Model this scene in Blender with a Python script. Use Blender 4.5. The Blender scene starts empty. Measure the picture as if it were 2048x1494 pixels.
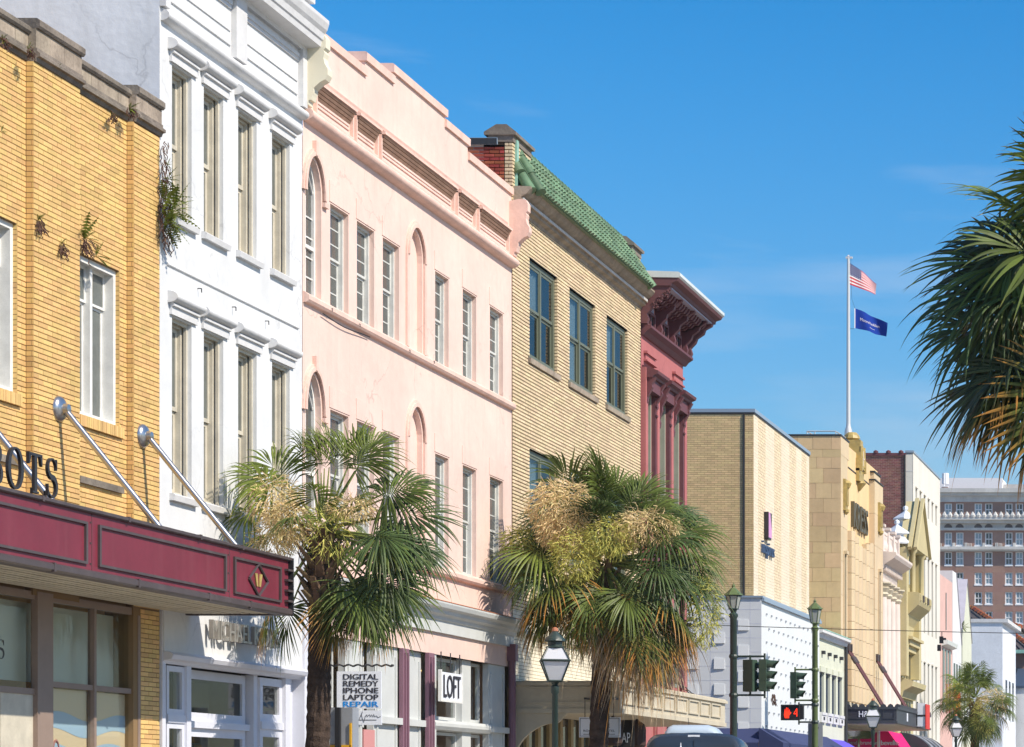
import bpy, math, random
from mathutils import Vector, Matrix
R = random.Random(11)
rad = math.radians
scene = bpy.context.scene
COL = scene.collection

# ------------------------------------------------------------------ camera
EYE = 1.7
FPX, VPX, HOR = 5400.0, 2500.0, 1590.0          # focal length and street vanishing point, in photo pixels
cam = bpy.data.cameras.new('camera')
cam.sensor_fit = 'HORIZONTAL'; cam.sensor_width = 36.0
cam.lens = FPX / 2048 * 36
cam.shift_x = -(VPX - 1024) / 2048
cam.shift_y = (HOR - 747) / 2048
cam.clip_start = 0.5; cam.clip_end = 3000
camo = bpy.data.objects.new('camera', cam); COL.objects.link(camo)
camo.location = (0, 0, EYE); camo.rotation_euler = (rad(90), 0, 0)
scene.camera = camo

# ------------------------------------------------------------------ light
SUN = Vector((1.0, -0.40, 1.02)).normalized()
SUN_EL = math.asin(SUN.z)
sl = bpy.data.lights.new('sun', 'SUN'); sl.energy = 4.9; sl.angle = rad(0.5); sl.color = (1.0, 0.90, 0.76)
so = bpy.data.objects.new('sun', sl); COL.objects.link(so)
so.rotation_euler = SUN.to_track_quat('Z', 'Y').to_euler()
world = bpy.data.worlds.new('World'); scene.world = world; world.use_nodes = True
wn = world.node_tree; wn.nodes.clear()
def wnode(t, **k):
    n = wn.nodes.new(t)
    for a, b in k.items(): setattr(n, a, b)
    return n
w_out = wnode('ShaderNodeOutputWorld'); w_bg = wnode('ShaderNodeBackground')
w_sky = wnode('ShaderNodeTexSky', sky_type='NISHITA', sun_disc=False)
w_sky.sun_elevation = SUN_EL; w_sky.sun_rotation = math.atan2(SUN.x, SUN.y)
w_sky.altitude = 0; w_sky.air_density = 1.0; w_sky.dust_density = 0.5; w_sky.ozone_density = 3.0
w_hs = wnode('ShaderNodeHueSaturation'); w_hs.inputs['Saturation'].default_value = 1.5; w_hs.inputs['Value'].default_value = 1.0
w_bg.inputs['Strength'].default_value = 0.130
# thin wisps of cirrus, all round the sky
w_tc = wnode('ShaderNodeTexCoord'); w_mp = wnode('ShaderNodeMapping'); w_mp.inputs['Scale'].default_value = (3.0, 3.0, 22.0)
w_mp.inputs['Rotation'].default_value = (0.0, 0.10, 0.0)
w_nz = wnode('ShaderNodeTexNoise'); w_nz.inputs['Scale'].default_value = 1.6; w_nz.inputs['Detail'].default_value = 6; w_nz.inputs['Roughness'].default_value = 0.55
w_rp = wnode('ShaderNodeValToRGB'); w_rp.color_ramp.elements[0].position = 0.52; w_rp.color_ramp.elements[1].position = 0.85
w_rp.color_ramp.elements[1].color = (0.42, 0.42, 0.42, 1)
w_mx = wnode('ShaderNodeMix', data_type='RGBA'); w_mx.inputs['B'].default_value = (5.0, 5.4, 6.0, 1)
L = wn.links.new
L(w_sky.outputs[0], w_hs.inputs['Color']); L(w_tc.outputs['Generated'], w_mp.inputs[0]); L(w_mp.outputs[0], w_nz.inputs['Vector'])
L(w_nz.outputs['Fac'], w_rp.inputs[0]); L(w_rp.outputs[0], w_mx.inputs['Factor']); L(w_hs.outputs[0], w_mx.inputs['A'])
# the air low down takes a little light out of the sky, evenly all round
w_sx = wnode('ShaderNodeSeparateXYZ'); w_mr = wnode('ShaderNodeMapRange', interpolation_type='SMOOTHSTEP'); w_mr.inputs['From Min'].default_value = -.02; w_mr.inputs['From Max'].default_value = .26; w_mr.inputs['To Min'].default_value = .72
w_ml = wnode('ShaderNodeMix', data_type='RGBA', blend_type='MULTIPLY'); w_ml.inputs['Factor'].default_value = 1.0; w_cc = wnode('ShaderNodeCombineColor')
L(w_tc.outputs['Generated'], w_sx.inputs[0]); L(w_sx.outputs['Z'], w_mr.inputs['Value']); [L(w_mr.outputs[0], w_cc.inputs[i]) for i in range(3)]
L(w_mx.outputs['Result'], w_ml.inputs['A']); L(w_cc.outputs[0], w_ml.inputs['B'])
L(w_ml.outputs['Result'], w_bg.inputs['Color']); L(w_bg.outputs[0], w_out.inputs[0])
vs = scene.view_settings
vs.view_transform = 'Standard'; vs.look = 'None'; vs.gamma = 1.0; vs.use_curve_mapping = False; vs.exposure = 0.30
scene.cycles.max_bounces = 6; scene.cycles.transparent_max_bounces = 12

# ------------------------------------------------------------------ helpers
D = 15.5                                          # the street front stands this far left of the camera
def Yd(px, X=-D): return FPX * -X / (VPX - px)
def Zd(px, py, X=-D): return EYE + (HOR - py) * -X / (VPX - px)

class MB:
    """Collects shapes for one mesh."""
    def __init__(s): s.v = []; s.f = []; s.uv = None
    def add(s, vs_, fs):
        b = len(s.v); s.v += [tuple(p) for p in vs_]; s.f += [tuple(i + b for i in f) for f in fs]
    def box(s, x0, x1, y0, y1, z0, z1):
        s.add([(x0,y0,z0),(x1,y0,z0),(x1,y1,z0),(x0,y1,z0),(x0,y0,z1),(x1,y0,z1),(x1,y1,z1),(x0,y1,z1)],
              [(0,3,2,1),(4,5,6,7),(0,1,5,4),(1,2,6,5),(2,3,7,6),(3,0,4,7)])
        return s
    def poly(s, pts): s.add(pts, [tuple(range(len(pts)))]); return s
    def extrude_y(s, prof, y0, y1, caps=True):
        """profile of (x, z) points run along Y"""
        n = len(prof)
        s.add([(x, y0, z) for x, z in prof] + [(x, y1, z) for x, z in prof], [(i, (i+1) % n, n + (i+1) % n, n + i) for i in range(n)])
        if caps:
            s.poly([(x, y0, z) for x, z in reversed(prof)]); s.poly([(x, y1, z) for x, z in prof])
        return s
    def extrude_x(s, prof, x0, x1):
        """profile of (y, z) points run along X"""
        n = len(prof)
        s.add([(x0, y, z) for y, z in prof] + [(x1, y, z) for y, z in prof], [(i, (i+1) % n, n + (i+1) % n, n + i) for i in range(n)])
        s.poly([(x0, y, z) for y, z in reversed(prof)]); s.poly([(x1, y, z) for y, z in prof]); return s
    def extrude_z(s, prof, z0, z1):
        n = len(prof)
        s.add([(x, y, z0) for x, y in prof] + [(x, y, z1) for x, y in prof], [(i, (i+1) % n, n + (i+1) % n, n + i) for i in range(n)])
        s.poly([(x, y, z0) for x, y in reversed(prof)]); s.poly([(x, y, z1) for x, y in prof]); return s
    def tube(s, p0, p1, r0, r1=None, n=10, caps=True):
        r1 = r0 if r1 is None else r1
        p0, p1 = Vector(p0), Vector(p1); d = (p1 - p0).normalized()
        a = d.orthogonal().normalized(); b = d.cross(a)
        ring = lambda p, r: [p + (a * math.cos(2*math.pi*i/n) + b * math.sin(2*math.pi*i/n)) * r for i in range(n)]
        s.add(ring(p0, r0) + ring(p1, r1), [(i, (i+1) % n, n + (i+1) % n, n + i) for i in range(n)])
        if caps: s.poly(ring(p0, r0)[::-1]); s.poly(ring(p1, r1))
        return s
    def path(s, pts, r, n=6):
        for a, b in zip(pts, pts[1:]): s.tube(a, b, r, r, n)
        return s
    def lathe(s, prof, c=(0,0,0), n=16, closed=False):
        """profile of (radius, z)"""
        m = len(prof)
        s.add([(c[0] + r*math.cos(2*math.pi*i/n), c[1] + r*math.sin(2*math.pi*i/n), c[2] + z) for r, z in prof for i in range(n)],
              [(k*n+i, k*n+(i+1) % n, (k+1)*n+(i+1) % n, (k+1)*n+i) for k in range(m-1) for i in range(n)])
        s.poly([(c[0] + prof[0][0]*math.cos(-2*math.pi*i/n), c[1] + prof[0][0]*math.sin(-2*math.pi*i/n), c[2] + prof[0][1]) for i in range(n)])
        s.poly([(c[0] + prof[-1][0]*math.cos(2*math.pi*i/n), c[1] + prof[-1][0]*math.sin(2*math.pi*i/n), c[2] + prof[-1][1]) for i in range(n)])
        return s
    def roll(s, x, y0, y1, z, r, n=12, sx=1.0):
        """half-round moulding along Y on the wall at x"""
        pr = [(x + r*sx*math.cos(a), z + r*math.sin(a)) for a in [math.pi/2 - math.pi*i/n for i in range(n+1)]]
        return s.extrude_y(pr + [(x - .005, z - r), (x - .005, z + r)], y0, y1)

WORLD_LOC = {}
MESHES = {}
def link(o, parent=None, wloc=(0,0,0)):
    COL.objects.link(o); wl = Vector(wloc); WORLD_LOC[o.name] = wl
    if parent is not None:
        o.parent = parent; o.location = wl - WORLD_LOC[parent.name]
    else: o.location = wl
    return o
def obj(name, mb, m, parent=None, smooth=False, label=None, kind=None, origin=None):
    if isinstance(mb, MB):
        xs = [p[0] for p in mb.v]; ys = [p[1] for p in mb.v]; zs = [p[2] for p in mb.v]
        c = Vector(origin) if origin else Vector(((min(xs)+max(xs))/2, (min(ys)+max(ys))/2, min(zs)))
        me = bpy.data.meshes.new(name)
        me.from_pydata([(p[0]-c.x, p[1]-c.y, p[2]-c.z) for p in mb.v], [], mb.f)
        if mb.uv is not None:
            at = me.attributes.new('tip', 'FLOAT', 'POINT'); at.data.foreach_set('value', mb.uv)
    else: me, c = mb[0], Vector(mb[1])
    if m is not None and not me.materials: me.materials.append(m)
    if smooth is True: me.shade_smooth()
    elif smooth: me.shade_smooth(); me.set_sharp_from_angle(angle=smooth)
    o = bpy.data.objects.new(name, me); link(o, parent, c)
    if label: o['label'] = label
    if kind: o['kind'] = kind
    return o
def thing(name, label, cat, loc=(0,0,0), group=None):
    o = bpy.data.objects.new(name, None); o.empty_display_size = .2; link(o, None, loc)
    return tag(o, label, cat, group)
def tag(o, label, cat, group=None):
    o['label'] = label; o['category'] = cat
    if group: o['group'] = group
    return o
def kids(o): return [c for c in bpy.data.objects if c.parent == o]
def dup(root, loc, rotz=0.0, label=None, group=None):
    def cp(o, parent):
        c = o.copy(); COL.objects.link(c); WORLD_LOC[c.name] = WORLD_LOC.get(o.name, Vector())
        if parent: c.parent = parent
        for ch in o.children: cp(ch, c)
        return c
    r = cp(root, None); r.location = loc; r.rotation_euler = (0, 0, rotz)
    if label: r['label'] = label
    if group: r['group'] = group
    return r

def wall(mb, y0, y1, z0, z1, X, holes=(), depth=.2):
    """front sheet at X over y0..y1, z0..z1 with openings and their reveals"""
    ys = sorted({y0, y1, *[v for h in holes for v in h[:2] if y0 < v < y1]}); zs = sorted({z0, z1, *[v for h in holes for v in h[2:4] if z0 < v < z1]})
    for a, b in zip(ys, ys[1:]):
        for c, d in zip(zs, zs[1:]):
            my, mz = (a+b)/2, (c+d)/2
            if any(h[0] < my < h[1] and h[2] < mz < h[3] for h in holes): continue
            mb.poly([(X,a,c),(X,b,c),(X,b,d),(X,a,d)])
    for h in holes:
        a, b, c, d = h[:4]; dp = h[4] if len(h) > 4 else depth; Xi = X - dp
        mb.poly([(X,a,c),(Xi,a,c),(Xi,a,d),(X,a,d)]); mb.poly([(X,b,c),(X,b,d),(Xi,b,d),(Xi,b,c)])
        mb.poly([(X,a,d),(Xi,a,d),(Xi,b,d),(X,b,d)]); mb.poly([(X,a,c),(X,b,c),(Xi,b,c),(Xi,a,c)])
    return mb
def shell(y0, y1, X, depth, ztop, name, m, parent, z0=0.0, zroof=None):
    """the sides, back and roof that make a front into a building"""
    b = MB(); Xb = X - depth; zr = ztop if zroof is None else zroof
    b.poly([(X,y0,z0),(X,y0,ztop),(Xb,y0,zr),(Xb,y0,z0)]); b.poly([(X,y1,z0),(Xb,y1,z0),(Xb,y1,zr),(X,y1,ztop)])
    b.poly([(X,y0,zr-.3),(X,y1,zr-.3),(Xb,y1,zr-.3),(Xb,y0,zr-.3)]); b.poly([(Xb,y0,z0),(Xb,y0,zr),(Xb,y1,zr),(Xb,y1,z0)])
    return obj(name, b, m, parent)
def arch_pts(yc, zs, r, rz=None, n=14, a0=0, a1=math.pi):
    rz = rz or r
    return [(yc + r*math.cos(a1 + (a0-a1)*i/n), zs + rz*math.sin(a1 + (a0-a1)*i/n)) for i in range(n+1)]

# ------------------------------------------------------------------ materials
def mat(name, col, rough=.75, spec=.35, vary=.0, mottle=(0, 0), streak=0.0, bump=(0, 0), metal=0.0, stain=None, transl=0.0, crack=0.0):
    """procedural Principled: mottle = (scale, amount), streak = vertical weathering, vary = piece-to-piece value change"""
    m = bpy.data.materials.new(name); m.use_nodes = True; nt = m.node_tree; N = nt.nodes; P = N['Principled BSDF']; LK = nt.links.new
    P.inputs['Roughness'].default_value = rough; P.inputs['Specular IOR Level'].default_value = spec; P.inputs['Metallic'].default_value = metal
    rgb = N.new('ShaderNodeRGB'); rgb.outputs[0].default_value = (*col, 1); cur = rgb.outputs[0]
    geo = N.new('ShaderNodeNewGeometry')
    def scaled(f):
        mx = N.new('ShaderNodeMix'); mx.data_type = 'RGBA'; mx.blend_type = 'MULTIPLY'; mx.inputs['Factor'].default_value = 1.0
        LK(cur, mx.inputs['A']); cmb = N.new('ShaderNodeCombineColor')
        for i in range(3): LK(f, cmb.inputs[i])
        LK(cmb.outputs[0], mx.inputs['B']); return mx.outputs['Result']
    def rng(src, a, b, lo, hi):
        r = N.new('ShaderNodeMapRange'); r.inputs['From Min'].default_value = a; r.inputs['From Max'].default_value = b
        r.inputs['To Min'].default_value = lo; r.inputs['To Max'].default_value = hi; LK(src, r.inputs['Value']); return r.outputs[0]
    def noise(scale, detail=5, vec=None):
        n = N.new('ShaderNodeTexNoise'); n.inputs['Scale'].default_value = scale; n.inputs['Detail'].default_value = detail
        LK(vec or geo.outputs['Position'], n.inputs['Vector']); return n.outputs['Fac']
    if vary:
        oi = N.new('ShaderNodeObjectInfo'); ad = N.new('ShaderNodeMath'); ad.operation = 'ADD'; fr = N.new('ShaderNodeMath'); fr.operation = 'FRACT'
        LK(oi.outputs['Random'], ad.inputs[0]); LK(geo.outputs['Random Per Island'], ad.inputs[1]); LK(ad.outputs[0], fr.inputs[0])
        cur = scaled(rng(fr.outputs[0], 0, 1, 1 - vary, 1 + vary * .6))
        hs = N.new('ShaderNodeHueSaturation'); ml = N.new('ShaderNodeMath'); ml.operation = 'MULTIPLY'; ml.inputs[1].default_value = 7.31; f2 = N.new('ShaderNodeMath'); f2.operation = 'FRACT'
        LK(fr.outputs[0], ml.inputs[0]); LK(ml.outputs[0], f2.inputs[0])
        LK(rng(f2.outputs[0], 0, 1, .5 - vary*.06, .5 + vary*.06), hs.inputs['Hue']); LK(cur, hs.inputs['Color']); cur = hs.outputs['Color']
    if mottle[1]:
        cur = scaled(rng(noise(mottle[0], 7), .3, .7, 1 - mottle[1], 1 + mottle[1]*.35))
        cur = scaled(rng(noise(mottle[0]*9, 4), .3, .7, 1 - mottle[1]*.45, 1 + mottle[1]*.2))
    if streak:
        mp = N.new('ShaderNodeMapping'); mp.inputs['Scale'].default_value = (5, 5, .35); LK(geo.outputs['Position'], mp.inputs[0])
        f = rng(noise(1.0, 6, mp.outputs[0]), .52, .78, 0, 1)
        sc = stain or tuple(c*.45 for c in col)
        mm = N.new('ShaderNodeMath'); mm.operation = 'MULTIPLY'; mm.inputs[1].default_value = streak; LK(f, mm.inputs[0])
        mx = N.new('ShaderNodeMix'); mx.data_type = 'RGBA'; LK(mm.outputs[0], mx.inputs['Factor']); LK(cur, mx.inputs['A']); mx.inputs['B'].default_value = (*sc, 1); cur = mx.outputs['Result']
    if crack:
        nz = N.new('ShaderNodeTexNoise'); nz.inputs['Scale'].default_value = 1.3; nz.inputs['Detail'].default_value = 5; LK(geo.outputs['Position'], nz.inputs['Vector'])
        av = N.new('ShaderNodeVectorMath'); av.operation = 'ADD'; LK(geo.outputs['Position'], av.inputs[0]); LK(nz.outputs['Color'], av.inputs[1])
        vo = N.new('ShaderNodeTexVoronoi'); vo.feature = 'DISTANCE_TO_EDGE'; vo.inputs['Scale'].default_value = .55; LK(av.outputs[0], vo.inputs['Vector'])
        ln = rng(vo.outputs['Distance'], .0, .010, crack, 0); mk = rng(noise(.6, 3), .48, .62, 0, 1)
        m2 = N.new('ShaderNodeMath'); m2.operation = 'MULTIPLY'; LK(ln, m2.inputs[0]); LK(mk, m2.inputs[1])
        mx = N.new('ShaderNodeMix'); mx.data_type = 'RGBA'; LK(m2.outputs[0], mx.inputs['Factor']); LK(cur, mx.inputs['A']); mx.inputs['B'].default_value = (*[c*.5 for c in col], 1); cur = mx.outputs['Result']
        pt = rng(noise(.35, 2), .55, .60, 1.0, .955); cur = scaled(pt)
    LK(cur, P.inputs['Base Color'])
    if bump[1]:
        bp = N.new('ShaderNodeBump'); bp.inputs['Strength'].default_value = bump[1]; bp.inputs['Distance'].default_value = .02
        LK(noise(bump[0], 6), bp.inputs['Height']); LK(bp.outputs[0], P.inputs['Normal'])
    if transl:
        tr = N.new('ShaderNodeBsdfTranslucent'); LK(cur, tr.inputs['Color']); ms = N.new('ShaderNodeMixShader'); ms.inputs[0].default_value = transl
        LK(P.outputs[0], ms.inputs[1]); LK(tr.outputs[0], ms.inputs[2]); LK(ms.outputs[0], N['Material Output'].inputs['Surface'])
    return m
def glass(name, tint=(.85,.9,.9), clear=.75):
    """thin window glass: see-through plus a mirror that grows at grazing angles"""
    m = bpy.data.materials.new(name); m.use_nodes = True; nt = m.node_tree; N = nt.nodes; LK = nt.links.new; N.remove(N['Principled BSDF'])
    t = N.new('ShaderNodeBsdfTransparent'); t.inputs[0].default_value = (*[c*clear for c in tint], 1); g = N.new('ShaderNodeBsdfGlossy'); g.inputs['Roughness'].default_value = .03
    fr = N.new('ShaderNodeFresnel'); fr.inputs['IOR'].default_value = 1.45; ms = N.new('ShaderNodeMixShader')
    ge = N.new('ShaderNodeNewGeometry'); sb = N.new('ShaderNodeMath'); sb.operation = 'SUBTRACT'; sb.inputs[0].default_value = 1.0; LK(ge.outputs['Backfacing'], sb.inputs[1])
    mu = N.new('ShaderNodeMath'); mu.operation = 'MULTIPLY'; LK(fr.outputs[0], mu.inputs[0]); LK(sb.outputs[0], mu.inputs[1])
    LK(mu.outputs[0], ms.inputs[0]); LK(t.outputs[0], ms.inputs[1]); LK(g.outputs[0], ms.inputs[2]); LK(ms.outputs[0], N['Material Output'].inputs['Surface']); return m
def glow(name, col, s):
    m = bpy.data.materials.new(name); m.use_nodes = True; P = m.node_tree.nodes['Principled BSDF']; P.inputs['Base Color'].default_value = (*col, 1)
    P.inputs['Emission Color'].default_value = (*col, 1); P.inputs['Emission Strength'].default_value = s; return m
def frond_mat(name, green, tip, amount, transl=.3):
    m = bpy.data.materials.new(name); m.use_nodes = True; nt = m.node_tree; N = nt.nodes; LK = nt.links.new; P = N['Principled BSDF']
    at = N.new('ShaderNodeAttribute'); at.attribute_name = 'tip'; oi = N.new('ShaderNodeObjectInfo'); geo = N.new('ShaderNodeNewGeometry')
    ad = N.new('ShaderNodeMath'); ad.operation = 'ADD'; LK(oi.outputs['Random'], ad.inputs[0]); LK(geo.outputs['Random Per Island'], ad.inputs[1])
    fr = N.new('ShaderNodeMath'); fr.operation = 'FRACT'; LK(ad.outputs[0], fr.inputs[0])
    r = N.new('ShaderNodeMapRange'); r.inputs['To Min'].default_value = .55; r.inputs['To Max'].default_value = 1.35; LK(fr.outputs[0], r.inputs['Value'])
    a = N.new('ShaderNodeMix'); a.data_type = 'RGBA'; a.blend_type = 'MULTIPLY'; a.inputs['Factor'].default_value = 1; a.inputs['A'].default_value = (*green, 1)
    c = N.new('ShaderNodeCombineColor'); [LK(r.outputs[0], c.inputs[i]) for i in range(3)]; LK(c.outputs[0], a.inputs['B'])
    th = N.new('ShaderNodeMapRange'); th.inputs['From Min'].default_value = 1 - amount; th.inputs['From Max'].default_value = 1.12 - amount*.6; LK(at.outputs['Fac'], th.inputs['Value'])
    b = N.new('ShaderNodeMix'); b.data_type = 'RGBA'; LK(th.outputs[0], b.inputs['Factor']); LK(a.outputs['Result'], b.inputs['A']); b.inputs['B'].default_value = (*tip, 1)
    LK(b.outputs['Result'], P.inputs['Base Color']); P.inputs['Roughness'].default_value = .46; P.inputs['Specular IOR Level'].default_value = .35
    tr = N.new('ShaderNodeBsdfTranslucent'); LK(b.outputs['Result'], tr.inputs['Color']); ms = N.new('ShaderNodeMixShader'); ms.inputs[0].default_value = transl
    LK(P.outputs[0], ms.inputs[1]); LK(tr.outputs[0], ms.inputs[2]); LK(ms.outputs[0], N['Material Output'].inputs['Surface']); return m

M = {}
M['asphalt'] = mat('asphalt', (.10,.095,.09), .9, .2, mottle=(1.5,.2), bump=(60,.3))
M['concrete'] = mat('concrete', (.48,.44,.38), .9, .2, mottle=(1.2,.2), bump=(30,.2))
M['earth'] = mat('earth', (.36,.32,.26), .95, .1, mottle=(.3,.3))
M['road_paint'] = mat('road_paint', (.75,.75,.72), .8, .2, mottle=(3,.25))
M['ybrick'] = mat('yellow_brick', (.70,.465,.185), .7, .3, vary=.16, mottle=(2,.10), streak=.10, stain=(.35,.17,.05))
M['ymortar'] = mat('yellow_mortar', (.24,.16,.085), .95, .1)
M['stone'] = mat('weathered_stone', (.40,.335,.265), .9, .2, vary=.14, mottle=(2.2,.35), streak=.55, stain=(.13,.10,.08), bump=(25,.35))
M['stone_dark'] = mat('dark_stone', (.25,.215,.18), .9, .2, vary=.1, mottle=(3,.4), streak=.4, bump=(25,.4))
M['white'] = mat('white_stucco', (.675,.69,.70), .8, .25, crack=.4, mottle=(.9,.08), streak=.30, stain=(.55,.55,.54), bump=(12,.12))
M['white_trim'] = mat('white_trim', (.63,.635,.64), .7, .3, mottle=(3,.08), streak=.25, stain=(.42,.42,.42), bump=(9,.35))
M['white_side'] = mat('grey_white_stucco', (.70,.74,.80), .85, .2, crack=.45, mottle=(.8,.12), streak=.35, stain=(.52,.545,.57), bump=(10,.25))
M['cream_frame'] = mat('cream_paint', (.57,.53,.435), .6, .35, mottle=(5,.15), streak=.2)
M['white_frame'] = mat('white_paint', (.76,.76,.73), .55, .4, mottle=(6,.12), streak=.15)
M['grey_frame'] = mat('grey_white_paint', (.62,.63,.60), .55, .4, mottle=(6,.15), streak=.2)
M['pink'] = mat('pink_stucco', (.78,.58,.505), .85, .25, crack=.5, mottle=(.7,.10), streak=.34, stain=(.60,.42,.36), bump=(14,.15))
M['pink_trim'] = mat('pink_trim', (.77,.545,.465), .85, .25, mottle=(2,.12), streak=.25, stain=(.45,.26,.2), bump=(10,.35))
M['bbrick'] = mat('beige_brick', (.71,.565,.365), .75, .3, vary=.14, mottle=(1.3,.08))
M['bmortar'] = mat('dark_mortar', (.085,.06,.04), .95, .1)
M['rbrick'] = mat('red_brick', (.34,.085,.05), .85, .2, vary=.35, mottle=(6,.25))
M['rmortar'] = mat('pale_mortar', (.50,.42,.36), .95, .1, mottle=(8,.3))
M['cream_brick_paint'] = mat('cream_painted_brick', (.72,.66,.52), .75, .3, vary=.05, streak=.15)
M['green_tile'] = mat('green_glazed_tile', (.14,.235,.13), .55, .35, vary=.38, mottle=(4,.3), streak=.4, stain=(.10,.17,.09))
M['verdigris'] = mat('copper_verdigris', (.30,.55,.46), .7, .3, mottle=(6,.3))
M['green_frame'] = mat('dark_green_paint', (.135,.150,.105), .45, .4, mottle=(5,.1))
M['maroon'] = mat('maroon_paint', (.14,.052,.062), .6, .35, mottle=(3,.15), streak=.2)
M['maroon_wall'] = mat('rose_stucco', (.43,.15,.15), .8, .25, crack=.4, mottle=(.8,.12), streak=.22, stain=(.34,.11,.11), bump=(12,.15))
M['maroon_side'] = mat('dark_rose_wood', (.15,.065,.072), .7, .3, mottle=(1.5,.12), streak=.2)
M['sheet_metal'] = mat('painted_sheet_metal', (.66,.70,.68), .4, .5, mottle=(3,.1))
M['lilac_metal'] = mat('lilac_soffit_metal', (.36,.36,.46), .5, .4, mottle=(3,.1))
M['olive_frame'] = mat('olive_grey_paint', (.30,.31,.25), .5, .4, mottle=(4,.1))
M['tbrick'] = mat('tan_brick', (.74,.555,.29), .75, .3, vary=.13, mottle=(.5,.12), streak=.12)
M['tmortar'] = mat('tan_mortar', (.33,.23,.12), .95, .1)
M['cbrick'] = mat('cream_brick', (.72,.635,.49), .8, .25, vary=.05, mottle=(.5,.05))
M['cbrick_tex'] = mat('cream_textured_brick', (.69,.575,.40), .85, .25, vary=.12)
M['flash'] = mat('blue_grey_flashing', (.25,.33,.42), .45, .5)
M['dark_metal'] = mat('dark_metal', (.03,.032,.036), .5, .4)
M['white_panel'] = mat('white_enamel_panel', (.70,.725,.735), .45, .4, mottle=(.6,.03), streak=.05, stain=(.6,.62,.66))
M['kress'] = mat('tan_limestone', (.72,.51,.28), .8, .25, vary=.13, mottle=(.8,.12), streak=.15, stain=(.40,.26,.12))
M['kress_front'] = mat('cream_terracotta', (.63,.50,.325), .7, .3, vary=.08, mottle=(.9,.08), streak=.12, stain=(.55,.38,.18))
M['gold'] = mat('gold_ornament', (.46,.34,.11), .5, .5, mottle=(5,.3))
M['bronze'] = mat('bronze_letters', (.10,.085,.05), .45, .5)
M['class_pink'] = mat('pale_pink_stucco', (.69,.60,.545), .8, .25, mottle=(2,.08), streak=.12)
M['mustard'] = mat('mustard_paint', (.52,.45,.25), .75, .3, mottle=(1.5,.08), streak=.15)
M['lilac_roof'] = mat('lilac_grey_slate', (.48,.46,.52), .7, .3, mottle=(3,.12))
M['cream_wall'] = mat('ivory_stucco', (.70,.675,.605), .8, .25, crack=.35, mottle=(.8,.07), streak=.22, stain=(.54,.50,.42))
M['brown_brick'] = mat('brown_brick', (.31,.185,.145), .85, .2, vary=.12, mottle=(.25,.16))
M['side_brick'] = mat('purple_red_brick', (.27,.12,.10), .85, .2, vary=.3, mottle=(.6,.25))
M['limestone'] = mat('pale_limestone', (.58,.58,.56), .8, .25, mottle=(.6,.2), streak=.3, stain=(.3,.3,.3))
M['hotel_frame'] = mat('hotel_white_paint', (.78,.8,.82), .6, .35)
M['salmon'] = mat('salmon_stucco', (.64,.42,.37), .8, .25, mottle=(1,.08), streak=.1)
M['pale_green'] = mat('pale_green_stucco', (.60,.62,.50), .8, .25, mottle=(1,.06), streak=.1)
M['terracotta'] = mat('terracotta_tile', (.42,.13,.05), .8, .25, vary=.25)
M['slate'] = mat('dark_slate', (.10,.085,.08), .7, .3, vary=.25, mottle=(2,.3))
M['pane'] = mat('window_pane', (.13,.145,.135), .07, .6, mottle=(1.5,.25))
M['pane_dark'] = mat('dark_window_pane', (.035,.045,.045), .05, .6, mottle=(1.5,.2))
M['pane_blue'] = mat('blinds_behind_glass', (.30,.40,.46), .12, .5, mottle=(1.2,.15))
M['blind'] = mat('window_blind', (.55,.56,.54), .6, .3)
M['glass'] = glass('clear_glass')
M['shop_glass'] = glass('shop_glass', (.95,.97,.95), .93)
M['curtain'] = mat('pale_blue_curtain', (.62,.74,.84), .85, .2, transl=.2)
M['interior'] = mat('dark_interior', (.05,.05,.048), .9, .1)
M['marquee'] = mat('maroon_enamel', (.185,.026,.044), .45, .3, mottle=(1.2,.14), streak=.14, stain=(.30,.13,.14))
M['bronze_trim'] = mat('dark_bronze_trim', (.075,.055,.055), .45, .5, mottle=(4,.15), streak=.2, stain=(.2,.17,.17))
M['soffit'] = mat('soffit_paint', (.60,.55,.43), .7, .3, mottle=(2,.15), streak=.3, stain=(.2,.16,.11))
M['steel'] = mat('brushed_steel', (.50,.50,.51), .28, .5, metal=.9, mottle=(6,.1))
M['bronze_wood'] = mat('brown_aluminium', (.27,.20,.165), .5, .4, mottle=(3,.1))
M['lilac_paint'] = mat('lilac_white_paint', (.64,.66,.74), .6, .35, mottle=(2,.06))
M['shop_white'] = mat('grey_white_shopfront', (.55,.57,.56), .6, .35, mottle=(2,.08))
M['purple_pilaster'] = mat('mauve_paint', (.22,.115,.155), .55, .4, mottle=(3,.1))
M['letter_dark'] = mat('dark_bronze_letter', (.025,.022,.024), .45, .5)
M['letter_steel'] = mat('brushed_letter', (.42,.39,.35), .35, .5, metal=.5, mottle=(8,.15))
M['canopy'] = mat('beige_canopy_paint', (.56,.50,.38), .7, .3, mottle=(1.5,.10), streak=.2)
M['black_canopy'] = mat('charcoal_canopy', (.045,.05,.06), .5, .4, mottle=(3,.15))
M['tan_wood'] = mat('tan_shopfront_paint', (.38,.29,.15), .6, .35, mottle=(2,.12))
M['navy_awning'] = mat('navy_awning_cloth', (.045,.058,.135), .85, .15, mottle=(2,.08))
M['violet_awning'] = mat('violet_awning_cloth', (.12,.09,.55), .8, .15, mottle=(2,.06))
M['pink_awning'] = mat('hot_pink_awning_cloth', (.80,.02,.16), .8, .15, mottle=(2,.06))
M['sign_white'] = mat('white_sign_face', (.74,.77,.83), .5, .4)
M['ink'] = mat('dark_ink', (.035,.035,.045), .6, .3)
M['ink_blue'] = mat('blue_ink', (.01,.24,.66), .6, .3)
M['post_green'] = mat('green_cast_iron', (.11,.155,.055), .45, .5, mottle=(3,.2), streak=.2)
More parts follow.
